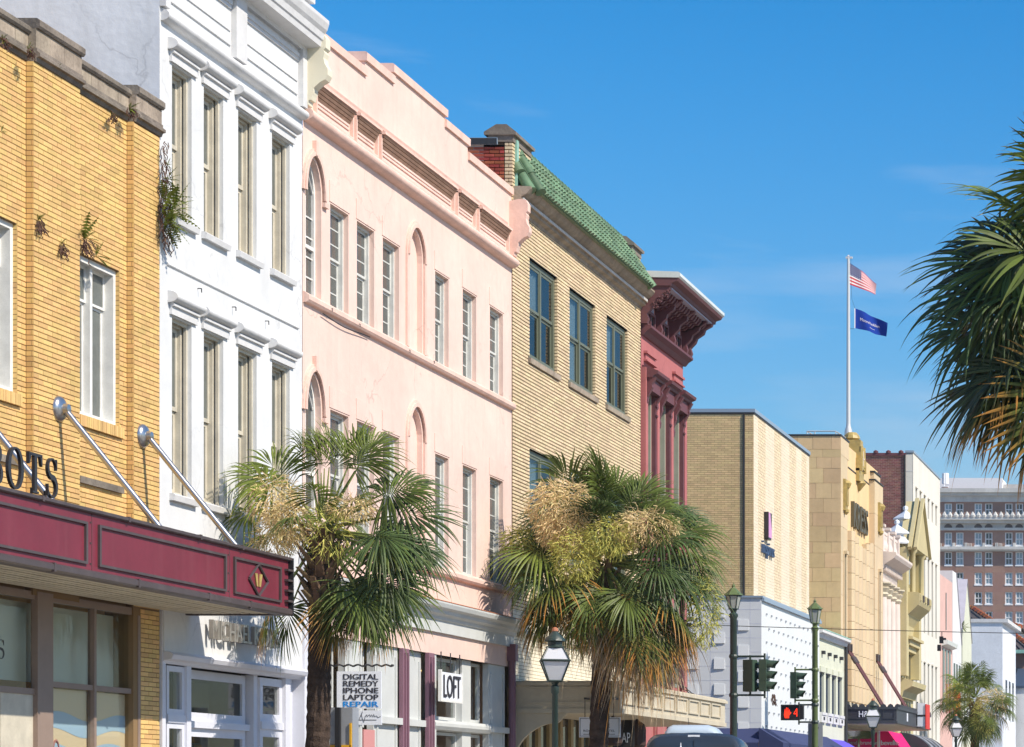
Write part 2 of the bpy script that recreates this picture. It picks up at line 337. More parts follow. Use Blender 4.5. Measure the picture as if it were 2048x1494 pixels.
M['post_dark'] = mat('dark_green_cast_iron', (.022,.042,.036), .45, .5, mottle=(3,.15))
M['signal'] = mat('signal_green_paint', (.04,.075,.05), .5, .45, mottle=(3,.1))
M['black'] = mat('black_paint', (.02,.02,.023), .5, .4)
M['lantern_glass'] = mat('frosted_lantern_glass', (.78,.80,.84), .3, .5, transl=.35)
M['lantern_glass_grey'] = mat('seeded_lantern_glass', (.42,.45,.42), .3, .5, transl=.3)
M['copper'] = mat('copper_cap', (.42,.16,.08), .5, .5)
M['red_led'] = glow('red_led', (1.0,.035,.008), 1.0)
M['lamp_on'] = glow('lit_bulb', (1.0,.62,.2), 2.0)
M['van'] = mat('slate_blue_car_paint', (.050,.060,.075), .22, .6, metal=.35)
M['van_pod'] = mat('pale_blue_roof_pod', (.42,.50,.58), .3, .5)
M['van_glass'] = mat('tinted_car_glass', (.015,.018,.022), .05, .7)
M['rubber'] = mat('rubber', (.02,.02,.02), .8, .2)
M['chrome'] = mat('chrome', (.6,.6,.62), .15, .5, metal=1)
M['red_lens'] = mat('red_lens', (.4,.01,.01), .2, .5)
M['alu'] = mat('grey_aluminium', (.42,.44,.48), .4, .5, metal=.4)
M['pole'] = mat('silver_pole', (.62,.62,.60), .35, .5, metal=.3)
M['flag_red'] = mat('flag_red', (.55,.02,.04), .85, .1, transl=.25)
M['flag_white'] = mat('flag_white', (.78,.76,.76), .85, .1, transl=.25)
M['flag_navy'] = mat('flag_navy', (.03,.05,.18), .85, .1, transl=.2)
M['flag_blue'] = mat('flag_blue', (.012,.045,.30), .85, .1, transl=.2)
M['red_sign'] = mat('red_sign', (.62,.03,.02), .5, .4)
M['orange_sign'] = mat('orange_sign', (.70,.30,.03), .5, .4)
M['trunk'] = mat('palm_trunk_fibre', (.085,.060,.047), .95, .1, mottle=(9,.5), bump=(40,.8))
M['boot'] = mat('palm_leaf_base', (.20,.135,.085), .9, .15, vary=.3, mottle=(10,.3))
M['petiole'] = mat('palm_petiole', (.17,.21,.055), .5, .4, vary=.2)
M['frond'] = frond_mat('palm_frond_green', (.120,.165,.034), (.30,.24,.05), .10)
M['frond_blue'] = frond_mat('palm_frond_blue_green', (.075,.120,.036), (.24,.17,.05), .08, .22)
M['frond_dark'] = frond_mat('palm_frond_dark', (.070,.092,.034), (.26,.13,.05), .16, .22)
M['frond_bright'] = frond_mat('palm_frond_bright', (.165,.215,.036), (.42,.32,.06), .15, .35)
M['frond_orange'] = frond_mat('palm_frond_orange_tips', (.12,.145,.03), (.58,.27,.06), .42, .3)
M['frond_dead'] = frond_mat('palm_frond_dead', (.24,.17,.08), (.60,.46,.30), .66, .2)
M['flower_tan'] = mat('palm_flower_tan', (.78,.62,.33), .85, .15, vary=.35, transl=.3)
M['flower_green'] = mat('palm_flower_yellow_green', (.58,.56,.15), .8, .2, vary=.35, transl=.3)
M['fern'] = mat('fern_green', (.16,.20,.03), .7, .2, vary=.35, transl=.3)
M['root'] = mat('dry_root', (.14,.085,.065), .9, .1, vary=.3)
M['wire'] = mat('black_cable', (.02,.02,.02), .6, .3)
M['coral'] = mat('coral_panel', (.55,.25,.24), .6, .3)
M['skin_form'] = mat('mannequin_tan', (.55,.36,.20), .6, .3)
M['poster_peach'] = mat('peach_poster', (.84,.66,.46), .6, .3)
M['poster_blue'] = mat('blue_poster_band', (.45,.61,.80), .6, .3)
M['purple_panel'] = mat('display_panel_grey', (.66,.68,.63), .7, .3)
M['dark_blue_shutter'] = mat('dark_blue_shutter', (.05,.075,.12), .5, .4)
M['orchid'] = mat('orchid_sign', (.62,.30,.55), .5, .4)
M['sign_blue'] = mat('slate_blue_letter', (.05,.09,.18), .5, .4)
M['yellow'] = mat('yellow_paint', (.70,.38,.02), .5, .4)
M['galv'] = mat('galvanised_plate', (.36,.38,.42), .5, .4, metal=.3, mottle=(3,.1))
M['vent_shade_brown'] = mat('shade_brown_vent_slats', (.36,.235,.17), .85, .2, mottle=(6,.25))  # bare louvre brown that also holds the shade at the panel heads
M['pane_mid'] = mat('grey_window_pane', (.085,.09,.085), .06, .5, mottle=(1.5,.3))

# ------------------------------------------------------------------ pieces used on many fronts
def win(parent, y0, y1, z0, z1, Xf, fm, pane='pane', fw=.07, fd=.10, cols=1, sash=True, mun=(0, 0), bars=.05, tracery=None, name='window', mid=None, label=None, sd=0.0):
    """a framed window in the opening y0..y1, z0..z1 whose frame face is at Xf: window > sash, pane"""
    b = MB()
    b.box(Xf-fd, Xf, y0, y0+fw, z0, z1); b.box(Xf-fd, Xf, y1-fw, y1, z0, z1)
    b.box(Xf-fd, Xf-.002, y0+fw, y1-fw, z1-fw, z1); b.box(Xf-fd, Xf+.02, y0+fw, y1-fw, z0, z0+fw*.8)
    cw = (y1 - y0 - 2*fw) / cols
    for c in range(1, cols):
        yc = y0 + fw + cw*c; b.box(Xf-fd, Xf-max(.004, sd*.85), yc-fw*.5, yc+fw*.5, z0+fw*.8, z1-fw)
    w = obj(name, b, fm, parent, label=label)
    for c in range(cols):
        a = y0 + fw + cw*c + (fw*.5 if c else 0); e = y0 + fw + cw*(c+1) - (fw*.5 if c < cols-1 else 0)
        lo, hi = z0 + fw*.8, z1 - fw; zm = (lo + hi)/2 if mid is None else mid
        parts = [(lo, zm, Xf-.085-sd), (zm, hi, Xf-.05-sd)] if sash else [(lo, hi, Xf-.05-sd)]
        for k, (p, q, xs) in enumerate(parts):
            s = MB(); s.box(xs-.03, xs, a, a+bars, p, q); s.box(xs-.03, xs, e-bars, e, p, q)
            s.box(xs-.03, xs-.001, a+bars, e-bars, q-bars, q); s.box(xs-.03, xs-.001, a+bars, e-bars, p, p+bars)
            ny, nz = mun
            for i in range(1, ny): yy = a + (e-a)*i/ny; s.box(xs-.028, xs-.004, yy-.011, yy+.011, p+bars, q-bars)
            for i in range(1, nz): zz = p + (q-p)*i/nz; s.box(xs-.026, xs-.006, a+bars, e-bars, zz-.011, zz+.011)
            obj('sash', s, fm, w)
            g = MB(); g.box(xs-.022, xs-.012, a+bars-.004, e-bars+.004, p+bars-.004, q-bars+.004)
            obj('pane', g, M[pane], w)
    return w
def px_of(p):
    if p[1] < 1: return (-9999, 0)
    return (VPX + p[0]*FPX/p[1], HOR - (p[2]-EYE)*FPX/p[1])
def cut(r, h):
    a0, a1, b0, b1 = r; c0, c1, d0, d1 = h[:4]
    if a1 <= c0+1e-6 or a0 >= c1-1e-6 or b1 <= d0+1e-6 or b0 >= d1-1e-6: return [r]
    out = []
    if a0 < c0: out.append((a0, c0, b0, b1))
    if a1 > c1: out.append((c1, a1, b0, b1))
    a0, a1 = max(a0, c0), min(a1, c1)
    if b0 < d0: out.append((a0, a1, b0, d0))
    if b1 > d1: out.append((a0, a1, d1, b1))
    return out
def brickwork(parent, m, plane, const, a0, a1, b0, b1, bl, bh, joint, proud, holes=(), nobj=300, rest=True, name='brick', ji=.35, seed=1, vertical=False, mass='brickwork', hidden=None):
    """bricks laid in running bond over a mortar face: plane 'x' faces the street, plane 'y' faces the viewer"""
    rr = random.Random(seed); rects = []; row = 0; b = b0
    jv = joint if not vertical else joint
    while b < b1 - 1e-4:
        t = min(b + bh, b1); off = (row % 2)*bl*.5 + rr.uniform(-.02, .02)*bl; a = a0 - off
        if a + bl - a0 < bl*.2: a += bl; first = a0
        else: first = None
        while a < a1 - 1e-4:
            e = a1 if a1 - (a + bl) < bl*.2 else a + bl
            r = (max(a, a0) if first is None else first, e, b, t); first = None; a = e
            if r[1] - r[0] < bl*.06 or r[3] - r[2] < bh*.3: continue
            rs = [r]
            for h in holes: rs = [q for x in rs for q in cut(x, h)]
            rects += [q for q in rs if q[1]-q[0] > .02 and q[3]-q[2] > .012]
        b += bh; row += 1
    def centre(r): return (const, (r[0]+r[1])/2, (r[2]+r[3])/2) if plane == 'x' else ((r[0]+r[1])/2, const, (r[2]+r[3])/2)
    def key(r):
        c = centre(r); p = px_of(c); inside = 0 <= p[0] <= 2048 and 0 <= p[1] <= 1494 and not (hidden and hidden(*p))
        return (not inside, c[1] / ((r[1]-r[0])*(r[3]-r[2]))**.5)
    def put(mb, r, o=(0,0,0), jt=0.0):
        g = joint/2; u0, u1, v0, v1 = r[0]+g*.8, r[1]-g*.8, r[2]+g, r[3]-g
        if u1 <= u0 or v1 <= v0: return
        d = proud*(1 + jt); k = min(.004, proud*.3)
        if plane == 'x':
            q = [(const,u0,v0),(const,u1,v0),(const,u1,v1),(const,u0,v1)]; f = [(const+d,u0+k,v0+k),(const+d,u1-k,v0+k),(const+d,u1-k,v1-k),(const+d,u0+k,v1-k)]
        else:
            q = [(u0,const,v0),(u1,const,v0),(u1,const,v1),(u0,const,v1)]; f = [(u0+k,const-d,v0+k),(u1-k,const-d,v0+k),(u1-k,const-d,v1-k),(u0+k,const-d,v1-k)]
        pts = [(x-o[0], y-o[1], z-o[2]) for x, y, z in q + f]
        mb.add(pts, [(4,5,6,7),(0,1,5,4),(1,2,6,5),(2,3,7,6),(3,0,4,7)])
    rects.sort(key=key); share = {}
    for r in rects[:nobj]:
        c = centre(r); s = (round(r[1]-r[0], 3), round(r[3]-r[2], 3), rr.randrange(3))
        if s not in share:
            mb = MB(); put(mb, r, c, rr.uniform(-ji, ji)*.5)
            if not mb.v: continue
            me = bpy.data.meshes.new(name); me.from_pydata(mb.v, [], mb.f); me.materials.append(m); share[s] = me
        obj(name, (share[s], c), None, parent)
    if rest and len(rects) > nobj:
        mb = MB()
        for r in rects[nobj:]: put(mb, r, (0,0,0), rr.uniform(-ji, ji)*.5)
        obj(mass, mb, m, parent, kind='stuff')
    return len(rects)
TXT = {}
def text_mesh(body):
    if body not in TXT:
        c = bpy.data.curves.new('text', 'FONT'); c.body = body.lstrip('*'); c.resolution_u = 3
        o = bpy.data.objects.new('text', c); COL.objects.link(o)
        me = o.to_mesh(); TXT[body] = ([tuple(v.co) for v in me.vertices], [tuple(p.vertices) for p in me.polygons]); o.to_mesh_clear()
        bpy.data.objects.remove(o); bpy.data.curves.remove(c)
    return TXT[body]
def solid_letters(flat, org, right, up, sx, sy, depth):
    """turn flat outlines into raised letters"""
    vs_, fs = flat; org, right, up = Vector(org), Vector(right), Vector(up); nrm = right.cross(up)
    mb = MB(); n = len(vs_)
    f = [org + right*(x*sx) + up*(y*sy) + nrm*depth for x, y, _ in vs_]; bk = [p - nrm*depth for p in f]
    edges = {}
    for q in fs:
        for i in range(len(q)):
            e = (q[i], q[(i+1) % len(q)]); edges[tuple(sorted(e))] = edges.get(tuple(sorted(e)), []) + [e]
    side = [(e[0][1], e[0][0], e[0][0]+n, e[0][1]+n) for e in edges.values() if len(e) == 1]
    mb.add(f + bk, list(fs) + side); return mb
def text_w(body):
    v = text_mesh(body)[0]; return (min(p[0] for p in v), max(p[0] for p in v)) if v else (0, 0)
def lettering(body, m, parent, org, right, up, width=None, height=.2, depth=.01, name='lettering', split=None):
    """raised or printed words: cap height `height`, overall `width`; split names each letter as its own part"""
    v, f = text_mesh(body); x0, x1 = text_w(body); cap = .70
    sy = height/cap; sx = sy if width is None else width/(x1 - x0)
    def bold(flat, org_, rep):
        q = MB()
        for k in range(rep): e = solid_letters(flat, Vector(org_) + Vector(right)*(k*.028*sx), right, up, sx, sy, depth + k*.0006); q.add(e.v, e.f)
        return q
    rep = 3 if body[:1] == '*' else 1
    if not split:
        return obj(name, bold(([(x-x0, y, 0) for x, y, z in v], f), org, rep), m, parent)
        return obj(name, solid_letters(([(x-x0, y, 0) for x, y, z in v], f), org, right, up, sx, sy, depth), m, parent)
    st = '*' if body[:1] == '*' else ''
    for i, ch in enumerate(body):
        if ch in ' *': continue
        e = text_w(body[:i+1])[1]; cv, cf = text_mesh(st + ch); cx = text_w(st + ch)
        obj(split, bold(([(x - cx[1] + e - x0, y, 0) for x, y, z in cv], cf), org, rep), m, parent)
def ribbon(pts, w):
    """flat stroke with varying width: pts (x, y), w list of widths -> flat outline mesh"""
    L_, R_ = [], []
    for i, p in enumerate(pts):
        a = Vector(pts[max(i-1, 0)]); b = Vector(pts[min(i+1, len(pts)-1)]); t = (b - a).normalized(); n = Vector((-t.y, t.x)); ww = w[i] if isinstance(w, list) else w
        L_.append(Vector(p) + n*ww/2); R_.append(Vector(p) - n*ww/2)
    k = len(pts); return ([(q.x, q.y, 0) for q in L_ + R_], [(i, k+i, k+i+1, i+1) for i in range(k-1)])
def merge_flat(*fl):
    V, F_ = [], []
    for v, f in fl:
        b = len(V); V += v; F_ += [tuple(i+b for i in q) for q in f]
    return V, F_
def rect_flat(x0, x1, y0, y1): return ([(x0,y0,0),(x1,y0,0),(x1,y1,0),(x0,y1,0)], [(0,1,2,3)])
def serif_letter(ch):
    """roman capitals with thick and thin strokes, unit cap height; returns outline and advance"""
    if ch == 'T':
        return merge_flat(rect_flat(.27,.40,.05,.93), rect_flat(.18,.49,0,.05), rect_flat(.04,.63,.93,1.0), ([(.0,.70,0),(.05,.74,0),(.10,.93,0),(.0,1.0,0)],[(0,1,2,3)]), ([(.67,.70,0),(.67,1.0,0),(.57,.93,0),(.62,.74,0)],[(0,1,2,3)])), .74
    if ch == 'O':
        P = [(.38+.32*math.cos(a), .5+.50*math.sin(a)) for a in [2*math.pi*i/28 for i in range(29)]]
        W = [.035+.10*abs(math.cos(2*math.pi*i/28)) for i in range(29)]; return ribbon(P, W), .84
    if ch == 'S':
        P = []
        for i in range(13): a = rad(20) + rad(250)*i/12; P.append((.27+.21*math.cos(a), .745+.235*math.sin(a)))
        for i in range(1, 14): a = rad(90) - rad(250)*i/13; P.append((.27+.23*math.cos(a), .255+.255*math.sin(a)))
        W = [.035+.10*math.exp(-((i-13)/5.5)**2) for i in range(len(P))]
        return merge_flat(ribbon(P, W), rect_flat(.47,.505,.70,.98), rect_flat(.03,.065,.02,.32)), .60
    if ch == 'B':
        P = [(.22, .97), (.36,.975)] + [(.36+.16*math.cos(a), .745+.23*math.sin(a)) for a in [rad(80-160*i/8) for i in range(9)]] + [(.24,.52)]
        Q = [(.24,.52), (.38,.515)] + [(.38+.20*math.cos(a), .265+.245*math.sin(a)) for a in [rad(80-160*i/8) for i in range(9)]] + [(.22,.02)]
        W = [.04,.04] + [.04+.08*math.sin(math.pi*i/8) for i in range(9)] + [.04]
        return merge_flat(rect_flat(.10,.23,.03,.97), rect_flat(0,.30,0,.05), rect_flat(0,.30,.95,1.0), ribbon(P, W), ribbon(Q, W)), .70
def serif_word(word, m, parent, org, right, up, cap, depth, sx=1.0, gap=.1, name='letter'):
    x = 0; r = Vector(right)
    for ch in word:
        fl, adv = serif_letter(ch); obj(name, solid_letters(fl, Vector(org) + r*x, right, up, cap*sx, cap, depth), m, parent); x += (adv + gap)*cap*sx

# ------------------------------------------------------------------ plants
def frond(parent, base, az, el, pet, L, m, seed, roll=0.0, grav=.35, spread=125, nseg=38, tips=.5, petm='petiole', curl=.5, wscale=1.0, rag=.12):
    """one costapalmate fan: frond (> petiole)"""
    rr = random.Random(seed); az, el = rad(az), rad(el)
    X = Vector((math.cos(az)*math.cos(el), math.sin(az)*math.cos(el), math.sin(el))); Y = Vector((-math.sin(az), math.cos(az), 0)); Z = X.cross(Y)
    q = Matrix.Rotation(rad(roll), 3, X); Y, Z = q @ Y, q @ Z; base = Vector(base)
    sag = grav*.30*pet*math.cos(el)
    P = [base + X*pet*t + Vector((0, 0, -sag*t*t)) for t in (0, .25, .5, .75, 1)]
    h = P[-1]; X = (P[-1] - P[-2]).normalized(); Z = X.cross(Y).normalized(); Y = Z.cross(X)
    b = MB(); b.uv = []; sm = rad(spread); dth = 2*sm/nseg; ts = (.03, .2, .38, .52, .66, .80, .91, 1.0); kap = curl/L
    for i in range(nseg):
        th = -sm + dth*(i + .5); fr = 1 - abs(th)/sm; o = .34*L*fr**1.3; l = L*(.66 + .34*math.cos(th*.6) - .30*fr)*rr.uniform(.90, 1.06)
        if rr.random() < rag*.5: continue
        l *= 1 - rag*rr.random()**2
        wm = .38*l*math.tan(dth/2)*1.12*wscale; jit = rr.uniform(-.10, .06); dr = tips*rr.uniform(.45, 1.45); kink = rr.uniform(-.06, .06)*(1+rag*5); rows = []; broke = rr.random() < .08 + rag*.4
        ct, st = math.cos(th + kink*.3), math.sin(th + kink*.3)
        for t in ts:
            w = wm*(t/.38) if t < .38 else wm*max(0.0, 1 - (t-.38)/.62)**.75
            s = max(0, t - .42)/.58
            for k in (-1, 0, 1):
                x = o + ct*l*t - st*w*k + kink*l*s*s*-st; y = st*l*t + ct*w*k + kink*l*s*s*ct
                z = (w*.55 if k == 0 else 0) - .26*y*y/L + .02*L*math.sin(i*2.1)
                ph = kap*x; xx = math.sin(ph)/kap; zz = -(1-math.cos(ph))/kap
                p = h + X*xx + Y*y + Z*(zz + z*math.cos(ph))
                d = math.hypot(x, y)/L; p.z -= grav*L*d*d*.55 + dr*l*s*s*(1.0 if not broke else 1.7)
                if s > 0: p = p + (h - p)*(.10*dr*s*s)
                rows.append(p); b.uv.append(min(1.2, max(0, t + jit)))
        n = len(ts); F_ = []
        for r_ in range(n-1):
            F_ += [(r_*3, r_*3+1, r_*3+4, r_*3+3), (r_*3+1, r_*3+2, r_*3+5, r_*3+4)]
        b.add(rows, F_)
    f = obj('frond', b, m, parent, origin=h)
    c = MB(); r0 = .024*(pet+.3)
    for k in range(4): c.tube(P[k], P[k+1], r0*(1-.17*k), r0*(1-.17*(k+1)), 6, caps=False)
    obj('petiole', c, M[petm], f, smooth=True)
    return f
def flower_cluster(parent, c, r, m, n, seed, droop=.3, start=None):
    """a branched flower stalk: thin crooked twigs hung through a loose cloud"""
    rr = random.Random(seed); b = MB(); c = Vector(c); r = Vector(r)
    for _ in range(n):
        while True:
            u = Vector((rr.uniform(-1,1), rr.uniform(-1,1), rr.uniform(-1,1)))
            if u.length <= 1: break
        u = u.normalized()*(u.length**.7); p = c + Vector((u.x*r.x, u.y*r.y, u.z*r.z)); d = (u + Vector((rr.uniform(-.8,.8), rr.uniform(-.8,.8), rr.uniform(-1,.5)-droop))).normalized()
        w = rr.uniform(.005, .012); ln = rr.uniform(.05, .12)
        for _k in range(2):
            s = d.cross(Vector((rr.uniform(-1,1), rr.uniform(-1,1), .3))).normalized()*w; e = p + d*ln
            b.add([p-s, p+s, e+s*.7, e-s*.7], [(0,1,2,3)]); p = e; d = (d + Vector((rr.uniform(-.7,.7), rr.uniform(-.7,.7), rr.uniform(-.9,.3)))).normalized(); w *= .8
    if start is not None:
        s0 = Vector(start); mid = (s0 + c)/2 + Vector((0, 0, .15)); b.path([s0, mid, c], .014, 5)
    return obj('flower_cluster', b, m, parent, kind='stuff')
def palm(label, x, y, zc, rtrunk, fronds, clusters, lean=(0,0), group='palms along the street', boots=34, scale=1.0, ztrunk=0.14, seed=3, splay=.10):
    """palm_tree > trunk, leaf_base, frond (> petiole), flower_cluster"""
    rr = random.Random(seed); t = thing('palm_tree', label, 'palm tree', (x - lean[0], y - lean[1], ztrunk), group)
    b = MB(); n, m_ = 22, 70; H = zc - .35 - ztrunk; V = []
    for k in range(m_+1):
        f = k/m_; z = ztrunk + H*f; rb = rtrunk*(1.12 - .16*f + .22*max(0, f-.80)/.20 + .30*max(0, .06-f)/.06)
        rb *= 1 + (.035 if k % 2 else -.02)
        for i in range(n):
            a = 2*math.pi*i/n + f*.8; rj = rb*(1 + rr.uniform(-.05, .05)); V.append((x - lean[0]*(1-f) + rj*math.cos(a), y - lean[1]*(1-f) + rj*math.sin(a), z + rr.uniform(-.012, .012)))
    b.add(V, [(k*n+i, k*n+(i+1) % n, (k+1)*n+(i+1) % n, (k+1)*n+i) for k in range(m_) for i in range(n)])
    obj('trunk', b, M['trunk'], t)
    for k in range(boots):
        f = k/max(1, boots); z = zc - 1.25*scale + 1.15*scale*f; a = k*2.39996; r0 = rtrunk*(1.0 + .25*f); out = rr.uniform(.12, .26)*scale; up = rr.uniform(.18, .34)*scale; w = .085*scale
        ca, sa = math.cos(a), math.sin(a); P0 = Vector((x + r0*ca*.8, y + r0*sa*.8, z)); P1 = P0 + Vector((ca*out, sa*out, up)); S = Vector((-sa, ca, 0))*w; T = Vector((ca, sa, -.3)).normalized()*.035*scale
        bb = MB(); bb.add([P0-S, P0+S, P1+S*.45, P1-S*.45, P0-S*.7+T, P0+S*.7+T, P1+S*.35+T*.6, P1-S*.35+T*.6], [(0,1,2,3),(4,7,6,5),(0,4,5,1),(1,5,6,2),(2,6,7,3),(3,7,4,0)])
        obj('leaf_base', bb, M['boot'], t)
    for i, q in enumerate(fronds):
        az, el, pet, Lf, mk = q[:5]; kw = q[5] if len(q) > 5 else {}
        bz = zc + .02 + .22*math.sin(rad(el)); bx = x + .09*math.cos(rad(az)); by = y + .09*math.sin(rad(az))
        kw = dict({'grav': .20 if el > -10 else .15, 'roll': rr.uniform(-30, 30), 'tips': rr.uniform(.12, .34), 'wscale': 1.25, 'petm': 'petiole' if mk != 'frond_dead' else 'boot'}, **kw)
        frond(t, (bx, by, bz), az, el, pet*rr.uniform(.92, 1.08), Lf*rr.uniform(.93, 1.06), M[mk], seed*100 + i, **kw)
    for c, r, mk, cnt in clusters:
        flower_cluster(t, (x + c[0], y + c[1], zc + c[2]), r, M[mk], cnt, seed*50 + int(c[0]*100), start=(x, y, zc))
    return t
def fern(label, X, y, z, s, seed, roots=.0, n=10, group='ferns growing on the brick wall', hang=.3):
    """wall_fern > fern_leaf, root_tangle"""
    rr = random.Random(seed); t = thing('wall_fern', label, 'fern', (X, y, z), group); base = Vector((X, y, z))
    for k in range(n):
        a = rr.uniform(-80, 80); e = rr.uniform(-40, 75); d = Vector((math.cos(rad(e))*math.cos(rad(a)), math.cos(rad(e))*math.sin(rad(a))*1.3, math.sin(rad(e)))); ln = s*rr.uniform(.6, 1.15); b = MB(); p = base.copy(); m_ = 9
        side = d.cross(Vector((0,0,1))).normalized() if abs(d.z) < .95 else Vector((0,1,0))
        for j in range(m_):
            q = p + d*ln/m_; w = ln*.17*math.sin(math.pi*(j+.8)/(m_+.6)); nx = d
            for sg in (-1, 1): b.add([p, p + side*sg*w + nx*ln*.06 + Vector((0,0,-w*.25)), q], [(0,1,2)])
            b.add([p - side*.003, p + side*.003, q + side*.002, q - side*.002], [(0,1,2,3)])
            p = q; d = (d + Vector((0, 0, -hang/m_*2.2))).normalized()
        obj('fern_leaf', b, M['fern'], t)
    if roots:
        b = MB()
        for k in range(int(14 + roots*40)):
            p = base + Vector((rr.uniform(.0,.05), rr.uniform(-.06,.06)*(1+roots), rr.uniform(-.05,.05) - rr.random()*roots*.3)); pts = [p]
            for j in range(4): p = p + Vector((rr.uniform(-.02,.03), rr.uniform(-.04,.04), -rr.uniform(.012, .028)*(1+roots))); p.x = max(p.x, X+.005); pts.append(p)
            b.path(pts, .006, 4)
        obj('root_tangle', b, M['root'], t, kind='stuff')
    return t

# ================================================================== THE SETTING
def setting(name, mb, m): o = obj(name, mb, m, kind='structure'); return o
b = MB(); b.poly([(-700,-200,-.03),(700,-200,-.03),(700,900,-.03),(-700,900,-.03)]); setting('ground', b, M['earth'])
b = MB()
for x0, x1, y0, y1 in ((-13.1,-3.2,-60,420), (-120,-13.1,74.6,83.4), (-3.2,120,74.6,83.4)): b.poly([(x0,y0,0),(x1,y0,0),(x1,y1,0),(x0,y1,0)])
setting('road', b, M['asphalt'])
for x0, x1 in ((-17.5,-13.1), (-3.2,6)):
    for y0, y1 in ((-60,74.6), (83.4,420)):
        b = MB(); b.box(x0 if x0 < -13.1 else x0+.16, x1-.16 if x0 < -13.1 else x1, y0+.16, y1-.16, -.02, .14); s = setting('sidewalk', b, M['concrete'])
        k = MB(); xk = -13.1 if x0 < -13.1 else -3.2; k.box(min(xk, xk-.15 if x0 < -13.1 else xk), max(xk, xk+.15 if x0 > -13.1 else xk), y0, y1, -.02, .136); obj('kerb', k, M['concrete'], s)
b = MB()
for i in range(11): b.box(-12.6+.86*i, -12.6+.86*i+.5, 71.6, 74.0, .001, .006)
setting('crosswalk_marking', b, M['road_paint'])

# ================================================================== YELLOW BRICK SHOP
yb = thing('yellow_brick_shop', 'yellow brick shop building with a weathered grey stone parapet beside the white building', 'building', (-D, 34, 0))
XP, XB = -15.5, -15.6
YA0, YA1, YB0, YB1 = 34.39, 35.75, 37.48, 38.36
ZT = 11.05
wins = [(32.87, 34.15, 6.77, 8.92), (35.96, 37.24, 6.77, 8.92)]
b = MB()
for h, (y0, y1) in zip(wins, ((32.66, YA0), (YA1, YB0))): wall(b, y0, y1, 4.25, ZT, XB, [h], .16)
for y0, y1 in ((27.0, 32.66), (YA0, YA1), (YB0, YB1)): wall(b, y0, y1, 4.25 if y1 < 38 else 0.0, ZT, XP)
for y in (YA0, YB0): b.poly([(XB,y,4.25),(XP,y,4.25),(XP,y,ZT),(XB,y,ZT)])
for y in (32.66, YA1): b.poly([(XB,y,4.25),(XP,y,4.25),(XP,y,ZT),(XB,y,ZT)])
b.poly([(XP,YB0,0),(XB-.3,YB0,0),(XB-.3,YB0,4.25),(XP,YB0,4.25)])
obj('wall', b, M['ymortar'], yb)
BL, BH = .268, .0672
hid = lambda x, y: y > 1000
brickwork(yb, M['ybrick'], 'x', XP, YA0, YA1, 4.40, ZT, BL, BH, .008, .010, nobj=110, seed=2, hidden=hid)
brickwork(yb, M['ybrick'], 'x', XB, 32.66, YA0, 4.40, ZT, BL, BH, .008, .010, [wins[0], (32.8,34.22,6.62,6.77)], nobj=40, seed=3, hidden=hid)
brickwork(yb, M['ybrick'], 'x', XB, YA1, YB0, 4.40, ZT, BL, BH, .008, .010, [wins[1], (35.9,37.30,6.62,6.77)], nobj=70, seed=4, hidden=hid)
brickwork(yb, M['ybrick'], 'x', XP, YB0, YB1, 4.32, ZT, BL, BH, .008, .010, nobj=20, seed=5, hidden=hid)
brickwork(yb, M['ybrick'], 'x', XP, 37.71, YB1, 0.0, 4.32, BL, BH, .008, .010, nobj=10, seed=5)
brickwork(yb, M['ybrick'], 'x', XP, 30.9, 32.66, 4.40, ZT, BL, BH, .008, .010, nobj=0, seed=6)
for y in (YA0, YB0): brickwork(yb, M['ybrick'], 'y', y, XB+.011, XP+.009, 4.40, ZT, .13, BH, .008, .004, nobj=15, seed=7)
for y0, y1 in ((32.8, 34.22), (35.9, 37.30)):          # rowlock sills
    mb = MB(); k = 0; y = y0
    while y < y1 - .02:
        r = MB(); r.box(XB, XB+.055+R.uniform(-.003,.003), y+.004, min(y+.067, y1)-.004, 6.62, 6.768)
        obj('brick', r, M['ybrick'], yb) if k % 2 == 0 and y > 33.2 and k < 26 else mb.box(XB, XB+.053, y+.004, min(y+.067, y1)-.004, 6.62, 6.766); y += .067; k += 1
    obj('brickwork', mb, M['ybrick'], yb, kind='stuff')
    s = MB(); s.box(XB, XB+.05, y0, y1, 5.86, 5.95); obj('stone_ledge', s, M['stone_dark'], yb)
for h in wins:
    w = win(yb, h[0]+.005, h[1]-.005, h[2], h[3], XB-.045, M['white_frame'], 'pane', fw=.075, fd=.20, cols=2, bars=.035, mid=8.36, sd=.075)
# parapet: moulding, blocks, coping, following the piers
segs = [(27.0, 32.66, XP), (32.66, YA0, XB), (YA0, YA1, XP), (YA1, YB0, XB), (YB0, YB1+.02, XP)]
b = MB(); c = MB()
for y0, y1, X in segs:
    b.extrude_y([(X-.3,ZT),(X+.03,ZT),(X+.05,ZT+.05),(X+.09,ZT+.06),(X+.09,ZT+.10),(X+.05,ZT+.13),(X+.05,ZT+.17),(X-.3,ZT+.17)], y0-.0, y1)
    pier = X == XP; hi = 11.60 if pier and y1 < 36 else 11.56 if pier else 11.50
    lo = hi - (.13 if pier else .11)
    y = y0
    while y < y1 - .05:
        e = min(y + R.uniform(.40, .52), y1); e = y1 if y1 - e < .2 else e
        s = MB(); s.box(X-.28, X+.035+R.uniform(-.004,.004), y+.004, e-.004, ZT+.17, lo-.003); obj('stone_block', s, M['stone'], yb); y = e
    for a0, a1 in ((y0, (y0+y1)/2), ((y0+y1)/2, y1)):
        s = MB(); s.extrude_y([(X-.32,lo),(X+.06,lo),(X+.085,lo+.03),(X+.085,hi-.03),(X+.05,hi),(X-.32,hi)], a0+.003, a1-.003); obj('coping_stone', s, M['stone_dark'], yb)
obj('parapet_moulding', b, M['stone_dark'], yb)
